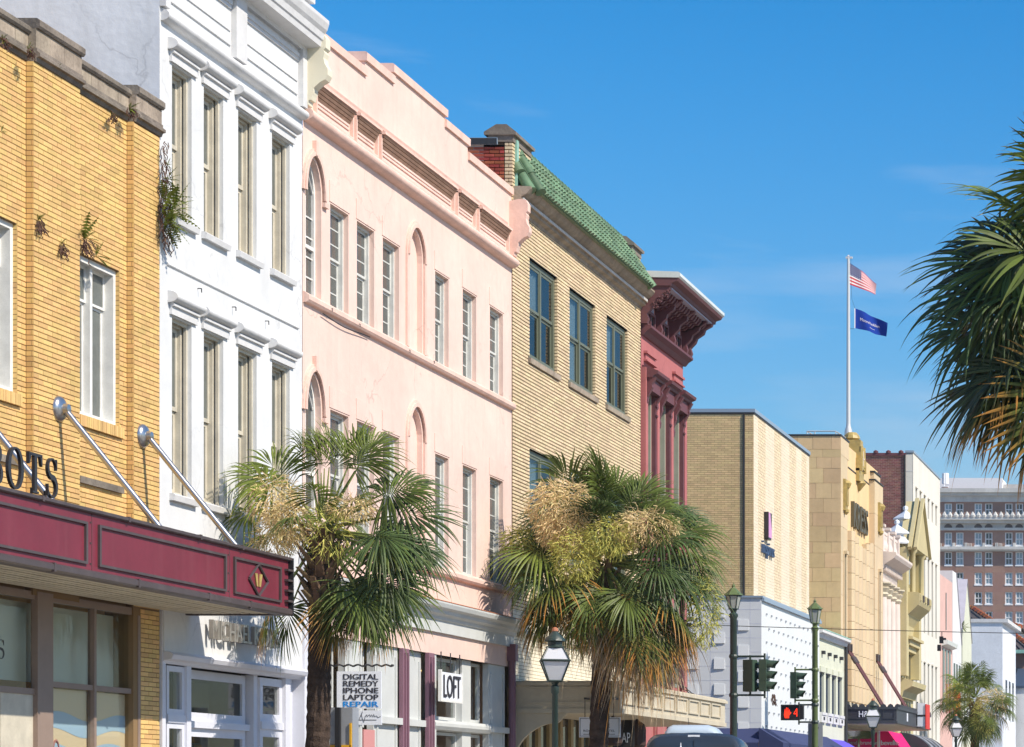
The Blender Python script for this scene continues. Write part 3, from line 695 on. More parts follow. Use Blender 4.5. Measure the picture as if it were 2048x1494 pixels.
shell(27, YB1-.01, XB-.02, 14, 11.0, 'side_wall', M['ybrick'], yb)
# shop window wall under the canopy
def bar(parent, m, X, y0, y1, z0, z1, d=.09, name='window_frame'):
    q = MB(); q.box(X-d, X, y0, y1, z0, z1); return obj(name, q, m, parent)
XS = -15.52
for h in wins: brickwork(yb, M['ybrick'], 'y', h[1], XB-.15, XB+.011, h[2], h[3], .16, BH, .008, .004, nobj=12, seed=8)
zt, zb, zl = 4.20, 3.14, 3.02
for y0, y1, z0, z1 in ((27.5,34.5,zt,4.30), (34.95,37.70,zt,4.30), (37.62,37.70,.14,zt), (34.5,34.95,.14,4.30)):
    bar(yb, M['bronze_wood'], XS + (.03 if z1-z0 > 3 else 0), y0, y1, z0, z1)
bar(yb, M['bronze_wood'], XS-.01, 34.95, 37.62, zb-.035, zb+.035); bar(yb, M['bronze_wood'], XS-.01, 31.0, 34.5, zl-.04, zl+.04); bar(yb, M['bronze_wood'], XS+.01, 36.24, 36.31, .14, zt)
bar(yb, M['cream_frame'], XS-.03, 33.6, 34.5, .14, zl-.04, name='door')
for y0, y1, z0, z1 in ((27.5,34.5,zl+.04,zt), (34.95,36.24,zb+.035,zt), (36.31,37.62,zb+.035,zt), (34.95,36.24,.2,zb-.035), (36.31,37.62,.2,zb-.035)):
    q = MB(); q.box(XS-.055, XS-.045, y0, y1, z0, z1); obj('shop_pane', q, M['shop_glass'], yb)
q = MB(); q.box(-15.80, -15.78, 27.5, 37.60, 3.16, 4.18); obj('display_back', q, M['purple_panel'], yb)
q = MB(); q.box(-15.64, -15.62, 34.97, 37.6, .3, 3.09); poster = obj('window_poster', q, M['poster_peach'], yb)
def wave(y0, y1, z0, h, amp, ph, n=20):
    up = [(y0+(y1-y0)*i/n, z0+h+amp*math.sin(ph+i*.42)) for i in range(n+1)]; dn = [(y0+(y1-y0)*i/n, z0+amp*math.sin(ph+.5+i*.42)) for i in range(n+1)]
    return up + dn[::-1]
for args in ((34.98,37.58,2.52,.22,.06,.3), (34.98,37.58,2.30,.05,.05,1.4)):
    q = MB(); q.poly([(-15.616, y, z) for y, z in wave(*args)]); obj('printed_band', q, M['poster_blue'], poster)
for j, (yy, zz) in enumerate(((35.1,2.3),(35.3,2.2))):
    q = MB(); q.path([(-15.61, yy+.10*math.cos(a), zz+.22*math.sin(a)) for a in [i*.5 for i in range(10)]], .012, 4); obj('printed_swirl', q, M['coral'] if j else M['sign_blue'], poster)
q = MB(); q.box(-18, -17.98, 27, 38, 0, 4.3); obj('shop_interior', q, M['interior'], yb)
serif_word('BOTS', M['letter_dark'], yb, (XS-.043, 32.6, 3.40), (0,1,0), (0,0,1), .24, .004, sx=1.35, gap=.22, name='window_letter')

# entrance canopy hung from four rods
cn = thing('shop_canopy', 'deep red metal entrance canopy with dark framed panels hung on steel rods', 'canopy', (-14.8, 34, 4.3))
XF, Y0, Y1, Z0, Z1 = -14.0, 26.5, 39.3, 4.31, 5.16
b = MB(); b.box(-15.48, XF, Y0, Y1, Z0+.06, Z1-.05); obj('fascia', b, M['marquee'], cn)
b = MB(); b.extrude_y([(XF-.10,Z1-.06),(XF+.03,Z1-.06),(XF+.05,Z1-.045),(XF+.05,Z1-.01),(XF+.02,Z1),(XF-.10,Z1)], Y0, Y1+.04); b.box(-15.48, XF-.1, Y1-.1, Y1+.04, Z1-.06, Z1); b.box(-15.48, XF-.1, Y0, Y1-.1, Z1-.055, Z1-.03); obj('top_trim', b, M['bronze_trim'], cn)
b = MB(); b.extrude_y([(XF-.14,Z0),(XF+.01,Z0),(XF+.05,Z0+.02),(XF+.05,Z0+.08),(XF+.02,Z0+.10),(XF-.14,Z0+.10)], Y0, Y1+.04); b.box(-15.48, XF-.14, Y1-.14, Y1+.04, Z0, Z0+.10); obj('bottom_trim', b, M['bronze_trim'], cn)
def frame_bars(y0, y1, z0, z1, w=.032, d=.03):
    q = MB()
    for a in ((y0,y1,z1-w,z1), (y0,y1,z0,z0+w), (y0,y0+w*1.6,z0+w,z1-w), (y1-w*1.6,y1,z0+w,z1-w)): q.box(XF, XF+d, *a)
    return q
for y0, y1 in ((28.4, 32.47), (32.80, 36.88), (37.17, 38.97)): obj('panel_frame', frame_bars(y0, y1, 4.475, 4.985), M['bronze_trim'], cn)
q = MB(); yc, zc = 38.09, 4.73; pts = [(yc-.36,zc), (yc,zc+.225), (yc+.36,zc), (yc,zc-.225)]
for a, e in zip(pts, pts[1:] + pts[:1]): q.tube((XF+.015, *a), (XF+.015, *e), .02, n=6)
obj('diamond_frame', q, M['bronze_trim'], cn)
for s in (-1, 1):
    q = MB(); q.add([(XF+.002,yc+s*.03,zc-.09),(XF+.002,yc+s*.075,zc-.09),(XF+.002,yc+s*.14,zc+.09),(XF+.002,yc+s*.05,zc+.09)] + [(XF+.02,yc+s*.03,zc-.09),(XF+.02,yc+s*.075,zc-.09),(XF+.02,yc+s*.14,zc+.09),(XF+.02,yc+s*.05,zc+.09)], [(0,1,5,4),(1,2,6,5),(2,3,7,6),(3,0,4,7),(4,5,6,7)]); obj('gold_emblem', q, M['gold'], cn)
for i in range(4):
    zz = 4.50 + .15*i; q = MB(); q.box(XF-.01, XF+.06, Y1-.16, Y1+.05, zz, zz+.03); obj('end_clip', q, M['bronze_trim'], cn)
q = MB(); q.box(XF-.03, XF+.055, Y1+.04, Y1+.08, Z0, Z1-.01); obj('corner_strip', q, M['black'], cn)
for yy in (28.9, 31.2, 33.6, 35.9, 37.4):
    q = MB(); q.box(XF-.05, XF+.054, yy, yy+.05, Z1-.064, Z1+.004); q.box(XF-.05, XF+.054, yy+.3, yy+.35, Z0-.003, Z0+.104); obj('trim_joint', q, M['bronze_trim'], cn)
for yy in (32.63, 37.03):
    q = MB(); q.box(XF, XF+.004, yy, yy+.008, Z0+.1, Z1-.06); obj('fascia_seam', q, M['bronze_trim'], cn)
    for zz in (4.48, 4.73, 4.98): q = MB(); q.box(XF, XF+.010, yy-.05, yy-.03, zz, zz+.02); obj('fascia_bolt', q, M['bronze_trim'], cn)
x = -15.46
while x < XF-.16:                                      # soffit boards
    q = MB(); q.box(x, x+.105, Y0, Y1-.15, Z0+.015+R.uniform(0,.006), Z0+.05); obj('soffit_slat', q, M['soffit'], cn); x += .14
for yy in (31.95, 35.1, 37.75):
    z0_ = 6.72 if yy > 32 else 6.72
    q = MB(); q.tube((-15.40, yy, z0_-.02), (XF-.14, yy-.02, Z1-.02), .042, n=10); rod = obj('support_rod', q, M['steel'], cn, smooth=rad(40))
    q = MB(); pr = [(.0,.0),(.17,.0),(.165,.03),(.13,.065),(.07,.08),(.06,.14),(0,.15)]
    nn = 20; q.add([(-15.49 + h_, yy + r_*math.cos(2*math.pi*i/nn), z0_ + r_*math.sin(2*math.pi*i/nn)) for r_, h_ in pr for i in range(nn)], [(k*nn+i, k*nn+(i+1)%nn, (k+1)*nn+(i+1)%nn, (k+1)*nn+i) for k in range(len(pr)-1) for i in range(nn)])
    obj('wall_plate', q, M['steel'], rod, smooth=rad(40))
sg = thing('canopy_letters', 'dark bronze serif letters standing along the top of the red canopy', 'sign letters', (-14.03, 30.5, 5.16))
serif_word('BOTS', M['letter_dark'], sg, (-14.05, 30.03, 5.185), (0,1,0), (0,0,1), .46, .035, sx=1.10, gap=.19)
q = MB()
for yy in (30.2, 30.7, 31.15, 31.5): q.box(-14.075, -14.06, yy, yy+.02, 5.15, 5.25)
obj('letter_peg', q, M['letter_dark'], sg)

# ferns and roots on the brick
for lb, px_, py_, X, s, n, rt in (('small green fern on the stone parapet above the first brick pier', 56, 100, -15.40, .13, 12, .05), ('green fern sprouting at the parapet moulding above the second brick pier', 258, 218, -15.42, .20, 14, .15),
        ('tiny fern in the parapet moulding left of the second brick pier', 222, 228, -15.52, .12, 9, .1), ('tiny fern high on the stone parapet blocks', 116, 134, -15.44, .08, 8, .0),
        ('dry rooted fern on the brick left of the window top', 76, 440, -15.48, .17, 8, .3), ('small hanging green fern on the brick pier', 121, 490, -15.48, .15, 9, .2),
        ('feathery fern with a dark root mat at the top corner of the brick window', 168, 478, -15.52, .42, 8, .45), ('fern frond hanging over the brick window head', 192, 512, -15.54, .30, 7, .0),
        ('small fern at the left edge of the brick wall', 3, 262, -15.5, .10, 6, .0), ('yellowed fern by the left edge of the parapet', 5, 80, -15.42, .12, 9, .05)):
    fern(lb, X, Yd(px_, X), Zd(px_, py_, X), s*.82, int(px_*7+py_), rt, n)
mass = thing('hanging_creeper', 'long hanging tangle of ferns and dry roots between yellow brick and white wall', 'creeper', (-15.45, 38.40, 10.6))
b = MB(); rr = random.Random(5)
for k in range(120):
    z = 11.0 - 1.45*rr.random()**.8; y = 38.38 + rr.uniform(-.08,.08)*(1 + (10.9-z)*.5); x_ = -15.45 + rr.uniform(-.02,.07); pts = [Vector((x_, y, z))]
    for j in range(4): pts.append(pts[-1] + Vector((rr.uniform(-.02,.03), rr.uniform(-.05,.05), -rr.uniform(.02,.06))))
    b.path(pts, .0055, 4)
obj('root_tangle', b, M['root'], mass, kind='stuff')
for k, (dz, s, dy) in enumerate(((10.45,.24,-.02),(10.2,.34,.06),(10.15,.30,-.16),(10.0,.40,.14),(9.95,.36,-.18),(9.75,.34,-.10),(9.62,.26,.14),(10.65,.14,.0),(10.1,.42,.26),(9.85,.38,.05))):
    t_ = fern('x', -15.40, 38.40+dy, dz, s, 900+k, 0, 9)
    for c_ in list(t_.children): c_.parent = mass; c_.location = WORLD_LOC[c_.name] - WORLD_LOC[mass.name]
    bpy.data.objects.remove(t_)

# ================================================================== WHITE BUILDING
wb = thing('white_building', 'white stucco three storey building with moulded hoods over eight tall windows', 'building', (-D, 41.4, 0))
W0, W1 = 38.38, 44.15
wy = [(38.82,39.54),(40.0,40.76),(41.36,42.13),(42.79,43.58)]
holes = [(a, e, 10.03, 12.21, .13) for a, e in wy] + [(a, e, 6.03, 8.58, .13) for a, e in wy]
b = wall(MB(), W0, W1, 4.45, 14.6, -D, holes); obj('wall', b, M['white'], wb)
shell(W0, W1, -D-.001, 16, 14.5, 'side_wall', M['white_side'], wb)
for k, h in enumerate(holes):
    y0, y1, z0, z1 = h[:4]
    w = win(wb, y0, y1, z0, z1, -D-.13, M['cream_frame'], 'pane', fw=.085, fd=.17, bars=.06)
    q = MB(); q.box(-D-.10, -D-.06, y0, y0+.05, z0, z1); q.box(-D-.10, -D-.06, y1-.05, y1, z0, z1); q.box(-D-.10, -D-.06, y0+.05, y1-.05, z1-.05, z1); obj('brick_mould', q, M['cream_frame'], w)
    if k in (1, 5):                                   # half raised slatted blinds behind the panes
        q = MB(); zz = (z0+z1)/2 + .1
        while zz < z1-.15: q.box(-D-.24+.035, -D-.2+.035, y0+.15, y0+.30, zz, zz+.012); zz += .045
        obj('blind', q, M['blind'], w)
    s = MB(); s.extrude_y([(-D-.1,z0-.10),(-D+.07,z0-.10),(-D+.085,z0-.02),(-D+.06,z0),(-D-.1,z0+.01)], y0-.10, y1+.12); obj('window_sill', s, M['white_trim'], wb)
    hd = MB(); a, e = y0-.16, y1+.20
    hd.extrude_y([(-D,z1+.02),(-D+.04,z1+.02),(-D+.04,z1+.13),(-D+.075,z1+.14),(-D+.075,z1+.175),(-D+.05,z1+.185),(-D,z1+.185)], a+.06, e-.06)
    hd.roll(-D, a, e, z1+.265, .085, sx=1.75); obj('window_hood', hd, M['white_trim'], wb, smooth=rad(35))
q = MB().roll(-D, W0+.03, W1-.02, 12.81, .085, sx=1.5); obj('string_moulding', q, M['white_trim'], wb, smooth=rad(35))
q = MB().roll(-D, W0+.25, W1-.2, 9.30, .022, sx=1.3); obj('thin_bead', q, M['white_trim'], wb, smooth=rad(35))
for a, e in ((W0+.22, 41.02), (41.55, W1-.25)):       # sunk frieze panels with stepped edges
    q = MB()
    for i, (dx, t) in enumerate(((.05,.06),(.03,.12))): q.box(-D, -D+dx, a+.0, e, 13.70-.06*i, 13.76-.06*i)
    q.box(-D, -D+.025, a, e, 13.08, 13.11)
    q.box(-D, -D+.018, a, e, 13.30, 13.32); obj('frieze_panel', q, M['white_trim'], wb)
for a, e in ((41.06, 41.50), (W0, W0+.18), (W1-.2, W1)):
    q = MB(); q.box(-D, -D+.09, a, e, 12.92, 13.86); obj('frieze_block', q, M['white_trim'], wb)
prof = [(-D,13.84),(-D+.10,13.84),(-D+.12,13.90),(-D+.40,13.93),(-D+.42,14.02),(-D+.45,14.04),(-D+.47,14.14),(-D+.52,14.20),(-D+.56,14.30),(-D+.56,14.36),(-D+.50,14.40),(-D,14.62)]
prof = [(-D + (x+D)*.78, z) for x, z in prof]
q = MB().extrude_y(prof, W0-.02, W1+.02); obj('cornice', q, M['white_trim'], wb)
b = MB().box(-D-.3, -D+.25, W0+.2, W1-.1, 14.6, 14.78); obj('parapet_cap', b, M['white_trim'], wb)
for px_, py_ in ((395,577),(464,614),(530,642)):
    q = MB(); y, z = Yd(px_), Zd(px_, py_); q.tube((-D,y,z), (-D+.06,y,z), .008, n=5); q.tube((-D+.06,y,z), (-D+.06,y,z-.06), .008, n=5); obj('iron_hook', q, M['dark_metal'], wb)
# shopfront
b = MB(); b.box(-15.58, -15.44, W0+.02, 43.98, 3.74, 4.45); obj('sign_fascia', b, M['white'], wb)
b = MB(); b.extrude_y([(-15.6,3.58),(-15.47,3.58),(-15.44,3.62),(-15.34,3.64),(-15.31,3.70),(-15.36,3.74),(-15.6,3.76)], W0+.02, 43.98); obj('shop_cornice', b, M['lilac_paint'], wb)
b = MB(); b.box(-15.7,-15.46,W0,W0+.12,0.14,4.449); obj('end_pilaster', b, M['lilac_paint'], wb); b = MB().box(-15.7,-15.40,43.98,44.15,.14,6.0); obj('end_pilaster', b, M['lilac_paint'], wb)
def leaf(X, y0, y1, z0, z1, f=.09, pane='shop_glass'):
    q = MB()
    for a in ((y0,y0+f,z0,z1), (y1-f,y1,z0,z1), (y0+f,y1-f,z1-f,z1), (y0+f,y1-f,z0,z0+f)): q.box(X-.07, X, *a)
    o = obj('shop_window', q, M['lilac_paint'], wb); g = MB(); g.box(X-.045, X-.035, y0+f, y1-f, z0+f, z1-f); obj('pane', g, M[pane], o); return o
leaf(-15.52, 38.69, 39.32, 2.86, 3.56, .08); leaf(-15.52, 38.69, 39.32, .9, 2.74, .08)
b = MB(); b.box(-15.6,-15.5,38.69,39.32,2.74,2.86); b.box(-15.62,-15.48,39.32,39.48,.14,3.58); b.box(-15.6,-15.5,38.69,39.32,.14,.9); obj('shopfront_post', b, M['lilac_paint'], wb)
leaf(-15.72, 39.75, 42.25, 2.80, 3.56, .13, 'glass'); leaf(-15.72, 39.75, 42.25, .2, 2.70, .13, 'glass')
b = MB(); b.box(-15.8,-15.66,39.5,42.28,2.70,2.80); b.box(-15.8,-15.6,42.28,42.44,.14,3.58); b.box(-15.75,-15.7,39.5,39.75,.14,3.58); obj('door_frame', b, M['lilac_paint'], wb)
leaf(-15.56, 42.44, 43.40, 2.86, 3.55, .12); leaf(-15.56, 42.44, 43.40, .9, 2.74, .12)
b = MB(); b.box(-15.64,-15.53,42.44,43.40,2.74,2.86); b.box(-15.62,-15.5,43.40,43.62,.14,3.58); b.box(-15.75,-15.6,43.62,43.98,.14,3.58); b.box(-15.64,-15.55,42.44,43.4,.14,.9); obj('shopfront_post', b, M['lilac_paint'], wb)
b = MB(); b.box(-17.6,-17.58,38.6,44.1,0,3.7); b.box(-17.6,-15.8,38.6,44.1,3.58,3.62); obj('shop_interior', b, M['interior'], wb)
for y, w_, m_ in ((40.3,.5,'shop_white'),(41.2,.35,'shop_white'),(41.9,.2,'purple_panel'),(43.0,.7,'purple_panel')):
    b = MB(); b.box(-16.9,-16.85,y,y+w_,.2,3.5); obj('interior_panel', b, M[m_], wb)
b = MB(); b.box(-16.5,-16.2,41.35,41.65,2.5,2.74); b.tube((-16.35,41.4,0),(-16.35,41.4,2.5),.03); b.tube((-16.35,41.6,0),(-16.35,41.6,2.5),.03); obj('display_bag', b, M['skin_form'], wb)
sg = thing('shop_sign', 'brushed metal capital letters on the white shopfront fascia under the red canopy end', 'sign', (-15.44, 41, 4.0))
lettering('*MICHAEL', M['letter_steel'], sg, (-15.375, 39.87, 4.01), (0,1,0), (0,0,1), 1.55, .29, .06, split='letter')
lettering('*KORS', M['letter_steel'], sg, (-15.375, 41.54, 4.01), (0,1,0), (0,0,1), 1.05, .29, .06, split='letter')

# ================================================================== PINK BUILDING
pk = thing('pink_building', 'pale pink stucco building with stepped parapet and arched windows between white and tan brick buildings', 'building', (-D, 50.4, 0))
P0, P1 = 44.17, 56.68
py3 = [(45.50,46.42),(46.86,47.78),(48.26,49.18),(51.36,52.22),(53.16,54.08),(55.06,56.02)]
holes = [(a, e, 9.95, 11.67, .20) for a, e in py3] + [(a, e, 6.06, 8.20, .20) for a, e in py3]
AR = [(44.30, 45.06, 9.95, 11.62, 12.22, True), (44.30, 45.06, 6.06, 8.02, 8.66, True), (49.72, 50.56, 9.95, 11.65, 12.18, False), (49.72, 50.56, 6.06, 8.30, 8.86, False)]
holes += [(a, e, z0, zt_, .22 if op else .10) for a, e, z0, zs, zt_, op in AR]
b = wall(MB(), P0, P1, 4.38, 14.40, -D, holes)
for a, e, z0, zs, zt_, op in AR:                     # arch spandrels closing the square heads
    yc, r, rz, n = (a+e)/2, (e-a)/2, zt_-zs, 12; pts = arch_pts(yc, zs, r, rz, n); dp = .22 if op else .10
    for (y_0, z_0), (y_1, z_1) in zip(pts, pts[1:]):
        b.poly([(-D,y_0,z_0),(-D,y_1,z_1),(-D,y_1,zt_),(-D,y_0,zt_)]); b.poly([(-D,y_0,z_0),(-D-dp,y_0,z_0),(-D-dp,y_1,z_1),(-D,y_1,z_1)])
    if not op: b.poly([(-D-.10,a,z0),(-D-.10,e,z0),(-D-.10,e,zt_),(-D-.10,a,zt_)])
obj('wall', b, M['pink'], pk)
shell(P0+.01, P1-.01, -D-.3, 16, 13.0, 'side_wall', M['pink'], pk)
for h in holes[:12]: win(pk, *h[:4], -D-.085, M['grey_frame'], 'pane_mid', fw=.055, fd=.13, bars=.042, mun=(1, 3))
for a, e, z0, zs, zt_, op in AR:
    yc = (a+e)/2
    q = MB(); r0, r1 = (e-a)/2+.05, (e-a)/2+.17      # hood mould
    for t in (0, .05):
        o_ = arch_pts(yc, zs, r1-t, zt_-zs+.17-t, 16); i_ = arch_pts(yc, zs, r0, zt_-zs+.05, 16); X = -D + .035 + t*.5
        for k in range(16):
            for A, B in ((o_, i_),): q.add([(-D,*A[k]),(-D,*A[k+1]),(-D,*B[k+1]),(-D,*B[k]),(X,*A[k]),(X,*A[k+1]),(X,*B[k+1]),(X,*B[k])], [(4,5,6,7),(0,1,5,4),(2,3,7,6)])
    if not op:
        for yy in (a-.17, e+.05): q.box(-D, -D+.04, yy, yy+.12, z0, zs)
    else: q.box(-D, -D+.06, e+.03, e+.22, zs-.10, zs-.02); q.box(-D, -D+.07, yc-.05, yc+.05, zt_+.06, zt_+.30)
    obj('arch_moulding', q, M['pink_trim'], pk)
    if op:
        q = MB(); X = -D-.10; f = .06; q.box(X-.1, X, a, a+f, z0, zs); q.box(X-.1, X, e-f, e, z0, zs); q.box(X-.1,X-.004,a+f,e-f,z0,z0+f); q.box(X-.1,X-.006,a+f,e-f,(z0+zs)/2-.03,(z0+zs)/2+.03)
        o_ = arch_pts(yc, zs, (e-a)/2, zt_-zs, 12); i_ = arch_pts(yc, zs, (e-a)/2-f, zt_-zs-f, 12)
        for k in range(12): q.add([(X,*o_[k]),(X,*o_[k+1]),(X,*i_[k+1]),(X,*i_[k]),(X-.1,*i_[k]),(X-.1,*i_[k+1])], [(0,1,2,3),(3,2,5,4)])
        for s in (-1, 1):                             # crossed gothic bars in the head
            pts = [(yc + s*((e-a)/2 - ((e-a))*t), zs + (zt_-zs)*(.95*math.sin(t*math.pi*.62))) for t in [i/6*.8 for i in range(7)]]
            for (c0, d0), (c1, d1) in zip(pts, pts[1:]): q.tube((X-.03,c0,d0), (X-.03,c1,d1), .016, n=4)
        for i in range(1, 5): zz = z0 + (zs-z0)*i/5; q.box(X-.06, X-.03, a+f, e-f, zz-.012, zz+.012)
        q.box(X-.062, X-.028, yc-.012, yc+.012, z0+f, zs)
        w = obj('arched_window', q, M['white_frame'], pk)
        g = MB(); g.poly([(X-.05, y, z) for y, z in [(a+f/2, z0), (e-f/2, z0)] + arch_pts(yc, zs, (e-a)/2-f/2, zt_-zs-f/2, 12)[::-1]]); obj('pane', g, M['pane_mid'], w)
for a, e in py3:                                      # flush lintel panels over the windows
    for z1 in (11.67, 8.20): q = MB(); q.box(-D, -D+.012, a-.05, e+.05, z1+.03, z1+.38); obj('lintel_panel', q, M['pink'], pk)
def course(z0, z1, d, name='string_course'):
    q = MB().extrude_y([(-D,z0),(-D+d*.7,z0+.01),(-D+d,z0+.05),(-D+d,z1-.06),(-D+.02,z1),(-D,z1)], P0+.02, P1-.02); obj(name, q, M['pink_trim'], pk)
course(9.77, 9.95, .10); course(5.88, 6.06, .11)
q = MB().roll(-D, P0+.02, P1-.02, 12.86, .115, sx=1.5); obj('roll_moulding', q, M['pink_trim'], pk, smooth=rad(35))
q = MB(); q.extrude_y([(-D,13.54),(-D+.05,13.55),(-D+.07,13.60),(-D+.02,13.63),(-D,13.63)], P0+.5, P1-.5); obj('upper_moulding', q, M['pink_trim'], pk)
for a, e in ((44.72,46.48),(46.72,47.80),(48.06,52.40),(52.70,53.84),(54.15,56.25)):   # vent panels; brown slats and added hoods make the shade at their heads
    q = MB(); F_ = .05
    for bx in ((a-F_,a,12.99,13.48),(e,e+F_,12.99,13.48),(a,e,13.44,13.48),(a,e,12.99,13.02)): q.box(-D, -D+.06, *bx)
    q.box(-D, -D+.02, a+.06, e-.06, 13.12, 13.135); q.box(-D, -D+.016, a+.06, e-.06, 13.19, 13.20)
    fr_ = obj('frieze_panel', q, M['pink_trim'], pk)
    s = MB(); s.box(-D, -D+.13, a-.05, e+.05, 13.455, 13.50); obj('frieze_hood', s, M['pink_trim'], fr_)
    for i in range(4): s = MB(); s.extrude_y([(-D,13.45-.055*i),(-D+.115-.028*i,13.45-.055*i),(-D+.09-.028*i,13.41-.055*i),(-D,13.41-.055*i)], a, e); obj('vent_shade_slat', s, M['vent_shade_brown'], fr_)
steps = [(P0, 47.3, 14.45), (47.3, 48.8, 14.72), (48.8, 52.0, 14.92), (52.0, 53.5, 14.72), (53.5, P1, 14.45)]
for a, e, z in steps:
    if z > 14.45: q = MB(); q.box(-D-.28, -D-.001, a+.001, e-.001, 14.30, z-.1); obj('parapet_wall', q, M['pink'], pk)
    q = MB(); q.extrude_y([(-D-.32,z-.16),(-D+.045,z-.16),(-D+.05,z-.02),(-D+.02,z),(-D-.32,z)], a-.04 if z > 14.45 else a, e+.04 if z > 14.45 else e); obj('coping', q, M['pink_trim'], pk)
for yc, m_ in ((P0-.03, 'canopy'), (P1-.20, 'pink_trim')):   # scrolled end consoles
    pr = [(-D-.02,12.92),(-D+.05,12.92),(-D+.06,12.98),(-D+.10,12.99),(-D+.11,13.06),(-D+.15,13.07)] + [(-D+.15+.04*math.sin(a), 13.10+.16*(a/1.6)) for a in (.4,.8,1.2,1.6)] + [(-D+.30,13.36),(-D+.38,13.40),(-D+.42,13.48),(-D+.42,13.58),(-D+.37,13.66),(-D+.35,13.76),(-D+.37,13.84),(-D+.35,13.88),(-D+.39,13.92),(-D+.39,14.08),(-D+.34,14.16),(-D+.20,14.17),(-D-.02,14.12)]
    q = MB().extrude_y(pr, yc, yc+.22); obj('console_bracket', q, mat('cream_console_paint', (.70,.66,.52), .75, .3, streak=.15) if m_ == 'canopy' else M['pink_trim'], pk)
for px_, py_ in ((663,617),(718,648),(818,700),(867,722)):
    q = MB(); y, z = Yd(px_, -D+.1), Zd(px_, py_, -D+.1); q.tube((-D,y,z),(-D+.12,y,z),.007,n=4); q.tube((-D+.12,y,z),(-D+.12,y,z-.05),.007,n=4); obj('iron_hook', q, M['dark_metal'], pk)
q = MB(); pts = [(-D+.05, y, 9.74 - .06*math.sin((y-44.5)/9*math.pi*3)**2) for y in [45.0+.2*i for i in range(13)]]; q.path(pts, .009, 5); obj('cable', q, M['wire'], pk)
# shop cornice and shopfront
q = MB().extrude_y([(-D,4.80),(-D+.06,4.80),(-D+.06,5.02),(-D+.10,5.04),(-D+.12,5.10),(-D+.20,5.14),(-D+.22,5.20),(-D+.30,5.24),(-D+.33,5.31),(-D+.33,5.34),(-D,5.36)], P0+.05, P1-.05); obj('shop_cornice', q, M['shop_white'], pk)
q = MB().extrude_y([(-D,5.365),(-D+.335,5.345),(-D+.335,5.36),(-D,5.44)], P0+.05, P1-.05); obj('cornice_flashing', q, M['copper'], pk)
for a, e in ((49.25,49.62),(50.80,51.16)):
    q = MB(); q.box(-D-.02, -D+.05, a, e, .14, 4.38); q.box(-D+.05, -D+.08, a+.08, a+.14, .14, 4.3); q.box(-D+.05, -D+.08, e-.14, e-.08, .14, 4.3); obj('mauve_pilaster', q, M['purple_pilaster'], pk)
q = MB(); q.tube((-D+.08,56.42,.14),(-D+.08,56.42,4.7),.075,n=10); q.box(-D,-D+.18,56.32,56.52,4.5,4.85); obj('drainpipe', q, M['purple_pilaster'], pk)
for y0, y1, X in ((44.2,44.7,-D-.02),(46.3,47.2,-D-.02),(47.9,49.25,-D-.05),(49.62,50.80,-D-.10),(51.16,51.50,-D-.02),(53.45,54.05,-D-.10),(55.1,56.3,-D-.04)):
    q = MB(); q.box(X-.12, X, y0, y1, .14, 4.38); o = obj('shopfront_panel', q, M['shop_white'], pk)
    if y1-y0 > .8:
        s = MB(); s.box(X, X+.03, y0+.12, y0+.18, 1.0, 4.2); s.box(X, X+.03, y1-.18, y1-.12, 1.0, 4.2); s.box(X, X+.10, y0, y1, 2.98, 3.10); obj('panel_moulding', s, M['shop_white'], o)
q = MB(); q.box(-D-.05,-D-.01,47.25,47.85,1.0,2.85); obj('coral_door_panel', q, M['coral'], pk)
def shopwin(y0, y1, z0, z1, X=-D-.22):
    q = MB(); f = .06
    for a in ((y0,y0+f,z0,z1),(y1-f,y1,z0,z1),(y0+f,y1-f,z1-f,z1),(y0+f,y1-f,z0,z0+f)): q.box(X-.08, X, *a)
    o = obj('shop_window', q, M['shop_white'], pk); g = MB(); g.box(X-.05, X-.04, y0+f, y1-f, z0+f, z1-f); obj('pane', g, M['shop_glass'], o)
for a in ((51.5,53.45,3.16,4.36),(51.5,53.45,.6,2.92),(54.05,55.1,3.16,4.36),(54.05,55.1,.6,2.92),(44.7,46.3,3.16,4.36),(44.7,46.3,.6,2.92),(47.2,47.9,2.9,4.36)): shopwin(*a)
q = MB(); q.extrude_y([(-D-.3,2.93),(-D-.02,2.95),(-D+.03,3.02),(-D+.03,3.08),(-D-.02,3.14),(-D-.3,3.15)], 51.3, 55.2); obj('window_ledge', q, M['shop_white'], pk)
q = MB(); q.box(-D-2.4,-D-2.38,44.2,56.6,0,4.4); q.box(-D-2.4,-D-.35,44.2,56.6,4.40,4.42); obj('shop_interior', q, mat('dim_shop_interior', (.20,.17,.13), .9, .1), pk)
q = MB(); q.box(-D-.5,-D-.48,54.15,55.0,2.35,2.8); obj('display_card', q, M['coral'], pk)
for y in (51.95, 52.75):
    q = MB(); q.lathe([(.02,0),(.075,.03),(.105,.12),(.10,.2),(.06,.27),(.01,.29)], (-D-.75, y, 2.52), 14); q.tube((-D-.75,y,2.2),(-D-.75,y,2.55),.05); obj('mannequin_head', q, M['skin_form'], pk, smooth=True)
q = MB(); q.lathe([(.05,0),(.05,.02)], (-D-1.2, 54.5, 4.2), 12); obj('ceiling_spot', q, M['lamp_on'], pk)
lo = thing('hanging_sign', 'square white hanging shop sign with tall thin lettering in the pink building window', 'sign', (-D+.2, 51.4, 3.5))
q = MB(); q.box(-D+.26, -D+.30, 50.72, 52.05, 3.50, 4.02); obj('board', q, M['sign_white'], lo)
q = MB(); q.box(-D+.26, -D+.32, 50.68, 50.73, 3.46, 4.06); q.box(-D+.26,-D+.32,52.04,52.09,3.46,4.06); q.box(-D+.26,-D+.318,50.73,52.04,3.46,3.505); obj('frame', q, M['white_frame'], lo)
